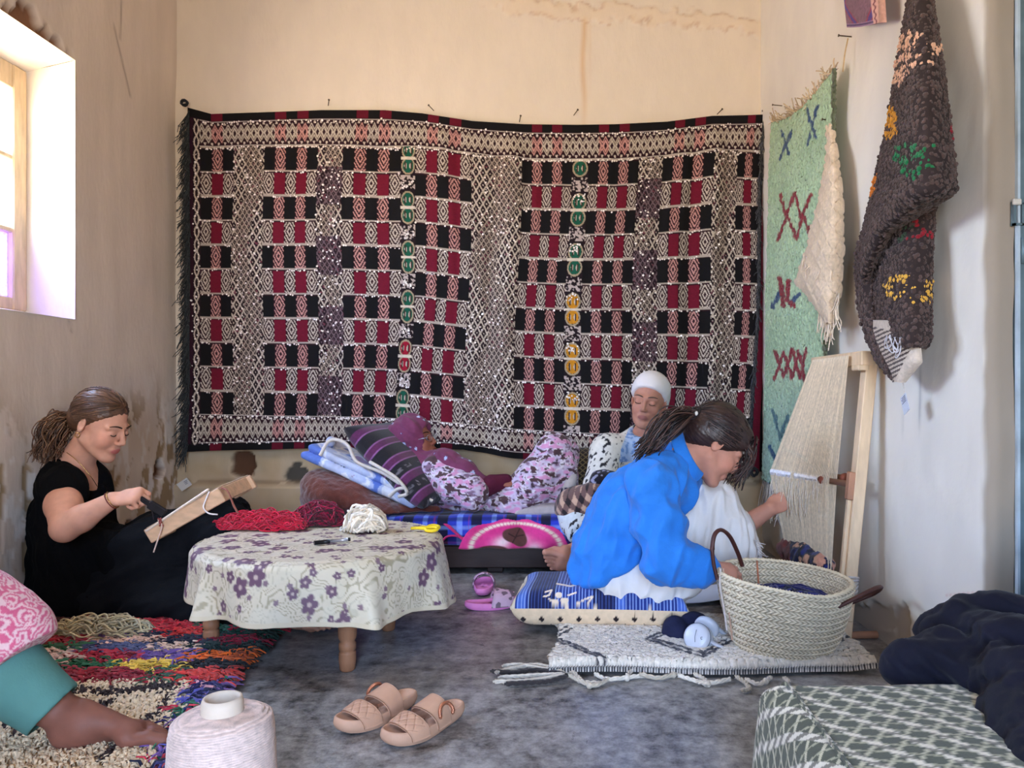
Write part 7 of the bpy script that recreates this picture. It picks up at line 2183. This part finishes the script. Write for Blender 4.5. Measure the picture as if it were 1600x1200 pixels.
s.chain([shR, P(938, 762, 3.42), P(985, 785, 3.34)], [0.078, 0.072, 0.055], 0.03).chain([shL, P(1100, 770, 3.5), P(1050, 790, 3.36)], [0.075, 0.07, 0.055], 0.03)
s.ell(HCd.w((0.03, 0, -0.12)), (0.075, 0.06, 0.045), HCd.R, 0.015, '-')
s.cut((0, 0, 0.262), (0, 0, -1))
def dress_col(V):
    C = strokes_print(135, (216, 214, 206), (34, 34, 40), 0.67, seed=4)(V)
    x, y = proj(V)
    k = (np.abs(x - np.interp(y, [660, 690, 720], [1000, 990, 980])) < np.interp(y, [660, 700, 720], [14, 16, 12])) & (y < 722) & (V[:, 1] < 3.56)
    n_ = vnoise(V, 90, 5)
    C[k] = np.where((n_ > 0.55)[:, None], lin((112, 146, 200)), lin((168, 192, 226)))[k]
    return C
s.build('dress', 0.005, CLOTH(), Cp, dress_col, lambda p: 0.012 * (fbm(p, 14, 2, 7) - 0.5), smooth=2)
s = SDF(0.02)
HCd.ell(s, (-0.018, 0, 0.050), (0.108, 0.090, 0.092), 0.01)
HCd.ell(s, (-0.060, 0, 0.000), (0.060, 0.082, 0.075), 0.03)
s.cut(HCd.w((0.070, 0, 0.062)), HCd.R @ np.array([0.62, 0, -0.78]), 0.006)
wrap = s.build('head_wrap', 0.0045, mat('white_wrap', (226, 222, 224), 0.9, 0.04, 20, 0.25, 150), Cp, None, lambda V: 0.004 * (vnoise(np.stack([HCd.loc(V)[:, 0] * 30 + HCd.loc(V)[:, 2] * 40, HCd.loc(V)[:, 1] * 6, 0 * V[:, 0]], -1), 1.0, 7) - 0.5))
s = SDF(0.02)      # loose trousers with the same strokes
s.chain([P(985, 800, 3.5), kn1, lerp(kn1, ak1, 0.55)], [0.10, 0.085, 0.070], 0.04)
s.chain([P(985, 800, 3.45), kn2, lerp(kn2, ak2, 0.5)], [0.10, 0.085, 0.070], 0.04)
s.cut(lerp(kn1, ak1, 0.72), ak1 - kn1, 0.006)
s.build('trousers', 0.005, CLOTH(), Cp, strokes_print(105, (210, 218, 222), (36, 36, 42), 0.66, seed=8, rot=0.2), lambda p: 0.012 * (fbm(p, 18, 2, 7) - 0.5))
s = SDF(0.01)
s.cone(lerp(kn1, ak1, 0.4), lerp(kn1, ak1, 0.90), 0.050, 0.048)
s.cut(lerp(kn1, ak1, 0.86), ak1 - kn1, 0.004)
s.build('leggings', 0.0045, mat('pale_blue_jersey', (166, 196, 226), 0.9, 0.05, 20, 0.3, 200), Cp)
def check_col(V):
    q = (V - P(905, 800, 3.3)) @ roty(0.35)
    a_, b_ = np.floor(q[:, 0] / 0.024).astype(int), np.floor((q[:, 2] - 0.5 * q[:, 1]) / 0.022).astype(int)
    t = (a_ % 2) + (b_ % 2)
    return np.where((t == 0)[:, None], lin((196, 162, 140)), np.where((t == 1)[:, None], lin((110, 84, 80)), lin((40, 32, 36))))
s = SDF(0.03)
s.chain([P(898, 797, 3.34), P(930, 790, 3.34), P(985, 785, 3.36)], [0.078, 0.098, 0.10], 0.03).cone(P(900, 792, 3.40), P(965, 785, 3.44), 0.09, 0.10, 0.04)
s.cut(P(905, 812, 3.25), (-0.18, -0.15, -1), 0.006)
s.build('checked_apron', 0.005, CLOTH(), Cp, check_col, lambda p: 0.010 * (fbm(p, 16, 2, 9) - 0.5))
s = SDF(0.02)
s.ell(P(945, 755, 3.36), (0.075, 0.06, 0.06)).ell(P(925, 768, 3.34), (0.05, 0.05, 0.03))
s.build('dark_scarf', 0.005, CLOTH(), Cp, lambda V: np.where((vnoise(V, 75, 3) > 0.66)[:, None], lin((150, 150, 176)), lin((24, 22, 36))), lambda p: 0.02 * (fbm(p, 26, 2, 9) - 0.5))

# ---------------------------------------------------------------- reclining woman in the mauve headscarf
Bp = thing('person', 'woman in a mauve headscarf and printed dress lying back with one knee raised', 'person', (-0.5, 3.6, 0.26))
rc = math.radians(14)
HB = Head(P(646, 689, 3.62), (math.cos(rc), -0.22, math.sin(rc)), (-0.2, 0, 1), 0.92)
s = SDF(0.025)
HB.add(s, ears=False)
nb = P(648, 728, 3.66)
s.cone(HB.w((-0.02, 0, -0.06)), nb, 0.05, 0.055, 0.03)
s.chain([P(668, 740, 3.62), P(730, 775, 3.60), P(800, 795, 3.58)], [0.11, 0.11, 0.12], 0.04)
s.chain([P(690, 745, 3.47), P(735, 772, 3.42), P(778, 752, 3.45)], [0.045, 0.038, 0.026], 0.02)
hand(s, P(778, 752, 3.45), (0.95, 0.1, -0.1), (0, -0.4, 0.9), (0.5, 0.6, 0.4), 1, 0.9)
knB, akB = P(866, 708, 3.52), P(888, 792, 3.50)
s.chain([P(805, 795, 3.52), knB, akB], [0.08, 0.055, 0.036], 0.03).chain([P(805, 795, 3.64), P(870, 745, 3.68), P(905, 795, 3.68)], [0.08, 0.055, 0.036], 0.03)
s.build('body', 0.0045, SKIN(), Bp, HB.colour((146, 92, 76), (110, 58, 54), 0.1))
HB.features(Bp, (40, 26, 24), (24, 16, 16))
def scarf_col(V):
    C = np.tile(lin((112, 52, 84)), (len(V), 1)) * (0.85 + 0.3 * fbm(V, 14, 2, 2))[:, None]
    n_ = vnoise(V, 44, 6)
    C[n_ > 0.80] = lin((176, 186, 220)); C[(n_ > 0.775) & (n_ <= 0.80)] = lin((50, 40, 90))
    return C
s = SDF(0.025)
HB.ell(s, (-0.014, 0, 0.022), (0.118, 0.094, 0.118), 0.02)
HB.ell(s, (-0.01, 0, -0.075), (0.075, 0.072, 0.075), 0.03)
s.cone(HB.w((0.035, 0, -0.125)), P(700, 722, 3.50), 0.055, 0.050, 0.03)
s.chain([P(690, 722, 3.50), P(725, 735, 3.46), P(750, 752, 3.44)], [0.050, 0.040, 0.028], 0.03)
s.cone(P(640, 725, 3.58), P(680, 735, 3.52), 0.06, 0.05, 0.03)
HB.ell(s, (0.098, 0, -0.012), (0.060, 0.050, 0.078), 0.012, '-')
s.build('headscarf', 0.0045, CLOTH(), Bp, scarf_col, lambda p: 0.010 * (fbm(p, (20, 20, 20), 2, 3) - 0.5) + rfold(p, (0.75, -0.2, -0.6), 26, 0.009, 5), smooth=1)
def print_col(V):
    Vw = V + 0.03 * (np.stack([fbm(V, 18, 2, k) for k in range(3)], -1) - 0.5)
    n1 = fbm(Vw, (26, 26, 60), 2, 3); n2 = fbm(Vw, (30, 30, 70), 2, 11); n3 = vnoise(Vw, (70, 70, 110), 5)
    C = lerp(lin((206, 196, 214)), lin((178, 160, 196)), n3[:, None])
    C = lerp(C, lin((206, 146, 186)), sstep(0.52, 0.60, n1)[:, None])
    C = lerp(C, lin((128, 100, 124)), sstep(0.40, 0.32, n1)[:, None])
    C = lerp(C, lin((226, 220, 230)), sstep(0.53, 0.57, n2)[:, None])
    C = lerp(C, lin((78, 54, 60)), sstep(0.585, 0.625, n2)[:, None])
    C = lerp(C, lin((62, 46, 60)), sstep(0.76, 0.82, n3)[:, None])
    return C
s = SDF(0.04)
s.chain([P(680, 752, 3.62), P(740, 785, 3.58), P(805, 797, 3.56)], [0.105, 0.105, 0.125], 0.04)
s.chain([P(682, 735, 3.49), P(712, 760, 3.43), P(738, 772, 3.40)], [0.070, 0.078, 0.070], 0.03)
s.chain([P(738, 755, 3.40), P(745, 785, 3.38)], [0.035, 0.030], 0.03)
s.cut(P(754, 772, 3.40), (1, 0, 0.05), 0.006) if False else None
s.chain([P(800, 792, 3.48), P(838, 752, 3.50), knB + np.array([0, 0, 0.02])], [0.105, 0.095, 0.068], 0.05)
s.chain([knB + np.array([0.0, 0, 0.02]), P(880, 735, 3.52), P(872, 790, 3.52)], [0.068, 0.062, 0.055], 0.04)
s.chain([P(815, 785, 3.62), P(850, 740, 3.64), P(885, 702, 3.62), P(888, 760, 3.62)], [0.10, 0.085, 0.05, 0.05], 0.04)
s.cut((0, 0, 0.262), (0, 0, -1))
def bfold(p):
    t = p @ np.array([0.75, 0, 0.66]); n_ = p @ np.array([0.66, 0, -0.75])
    return 0.018 * (fbm(np.stack([n_, p[:, 1], t * 0.3], -1), 22, 2, 3) - 0.5) + 0.008 * (fbm(p, 30, 2, 5) - 0.5)
s.build('dress', 0.005, CLOTH(), Bp, print_col, bfold, smooth=2)
s = SDF(0.01)
s.chain([P(745, 770, 3.41), P(768, 757, 3.44), P(790, 752, 3.46)], [0.045, 0.042, 0.034])
s.build('undersleeve', 0.005, mat('maroon_knit', (82, 22, 46), 0.95, 0.15, 30, 0.4, 200), Bp, None, lambda p: 0.008 * (fbm(p, 22, 2, 5) - 0.5))
s = SDF(0.01)
s.cone(P(888, 745, 3.50), P(882, 790, 3.48), 0.040, 0.040)
s.build('sock', 0.005, CLOTH(), Bp, lambda V: np.where(((proj(V)[1] > 762) & (np.mod(proj(V)[0], 7) < 4.5))[:, None], lin((34, 38, 66)), lin((190, 184, 184))))
GL = mat('spectacle_wire', (176, 176, 186), 0.3, 0, 20, 0, metal=0.8)
a = np.linspace(0, 6.283, 20, endpoint=False)
for sg in (-1, 1):
    pts = np.stack([0.108 - 0.004 * np.cos(a) ** 2 - 0.008 * np.abs(np.cos(a) * 0.5 + 0.5), sg * (0.033 + 0.021 * np.cos(a)), -0.004 + 0.016 * np.sin(a)], -1)
    MB().tube(np.array([HB.w(p) for p in pts]), 0.0013, 5, closed=True).build('spectacle_rim', GL, Bp)
    MB().tube(np.array([HB.w(p) for p in ((0.103, sg * 0.054, 0.0), (0.06, sg * 0.07, 0.002), (0.03, sg * 0.074, 0.004))]), 0.0014, 5).build('spectacle_temple', GL, Bp)
MB().tube(np.array([HB.w(p) for p in ((0.107, -0.012, 0), (0.113, 0, 0.003), (0.107, 0.012, 0))]), 0.0013, 5).build('spectacle_bridge', GL, Bp)

# ---------------------------------------------------------------- leg of a person sitting at the left edge
Ep = thing('person', 'barefoot leg in teal trousers and pink patterned dress at the left edge', 'person', (-1.3, 1.68, 0))
s = SDF(0.02)
heel = P(84, 1178, 1.66); ank = P(106, 1122, 1.69); kneeE = P(-80, 985, 1.66)
s.chain([kneeE, lerp(kneeE, ank, 0.4), lerp(kneeE, ank, 0.8), ank], [0.062, 0.058, 0.040, 0.034], 0.03)
foot(s, heel + np.array([-0.002, 0.02, 0.0]), (1.0, 0.13, 0.045), (-0.05, 0, 1), 0.243, side=-1)
s.cone(ank, heel + np.array([0.05, 0.02, 0.05]), 0.034, 0.034, 0.025)
s.cone(ank, heel + np.array([0.012, 0.02, 0.035]), 0.026, 0.028, 0.02)
s.cone(kneeE, P(-330, 1090, 1.62), 0.07, 0.09, 0.03)
s.build('body', 0.0038, SKIN(), Ep, lambda V: np.tile(lin((128, 82, 68)), (len(V), 1)) * (0.9 + 0.2 * fbm(V, 40, 2, 3))[:, None])
s = SDF(0.02)
hm0 = P(84, 1110, 1.685)
s.chain([kneeE, lerp(kneeE, hm0, 0.5), lerp(kneeE, hm0, 1.1)], [0.085, 0.078, 0.063], 0.03)
axE = hm0 - kneeE
axu = axE / np.linalg.norm(axE)
s.cone(hm0 - axu * 0.05, hm0 + axu * 0.05, 0.052, 0.056, 0.004, '-')
s.cut(hm0, axE, 0.003)
s.build('trousers', 0.0045, mat('teal_cotton', (84, 132, 126), 0.85, 0.08, 14, 0.25, 150), Ep, None, lambda p: 0.010 * (fbm(p, (10, 10, 10), 2, 3) - 0.5), smooth=2)
def pinkcol(V):
    n_ = fbm(V, 30, 2, 4)
    w_ = np.abs(np.mod(n_ * 7.5, 1) - 0.5)
    return np.where((w_ > 0.25)[:, None], lin((206, 96, 130)), lin((226, 190, 194)))
s = SDF(0.03)
s.chain([P(-240, 1010, 1.62), P(-60, 972, 1.64), P(5, 990, 1.66), P(26, 998, 1.665)], [0.13, 0.115, 0.088, 0.074], 0.03)
s.chain([P(-200, 1100, 1.60), P(-60, 1105, 1.66), P(-8, 1112, 1.70)], [0.09, 0.075, 0.05], 0.03)
s.cut(P(36, 1022, 1.66), (0.62, 0, -0.78), 0.004)
s.build('dress', 0.0042, CLOTH(), Ep, pinkcol, lambda p: 0.010 * (fbm(p, 9, 2, 3) - 0.5), smooth=2)
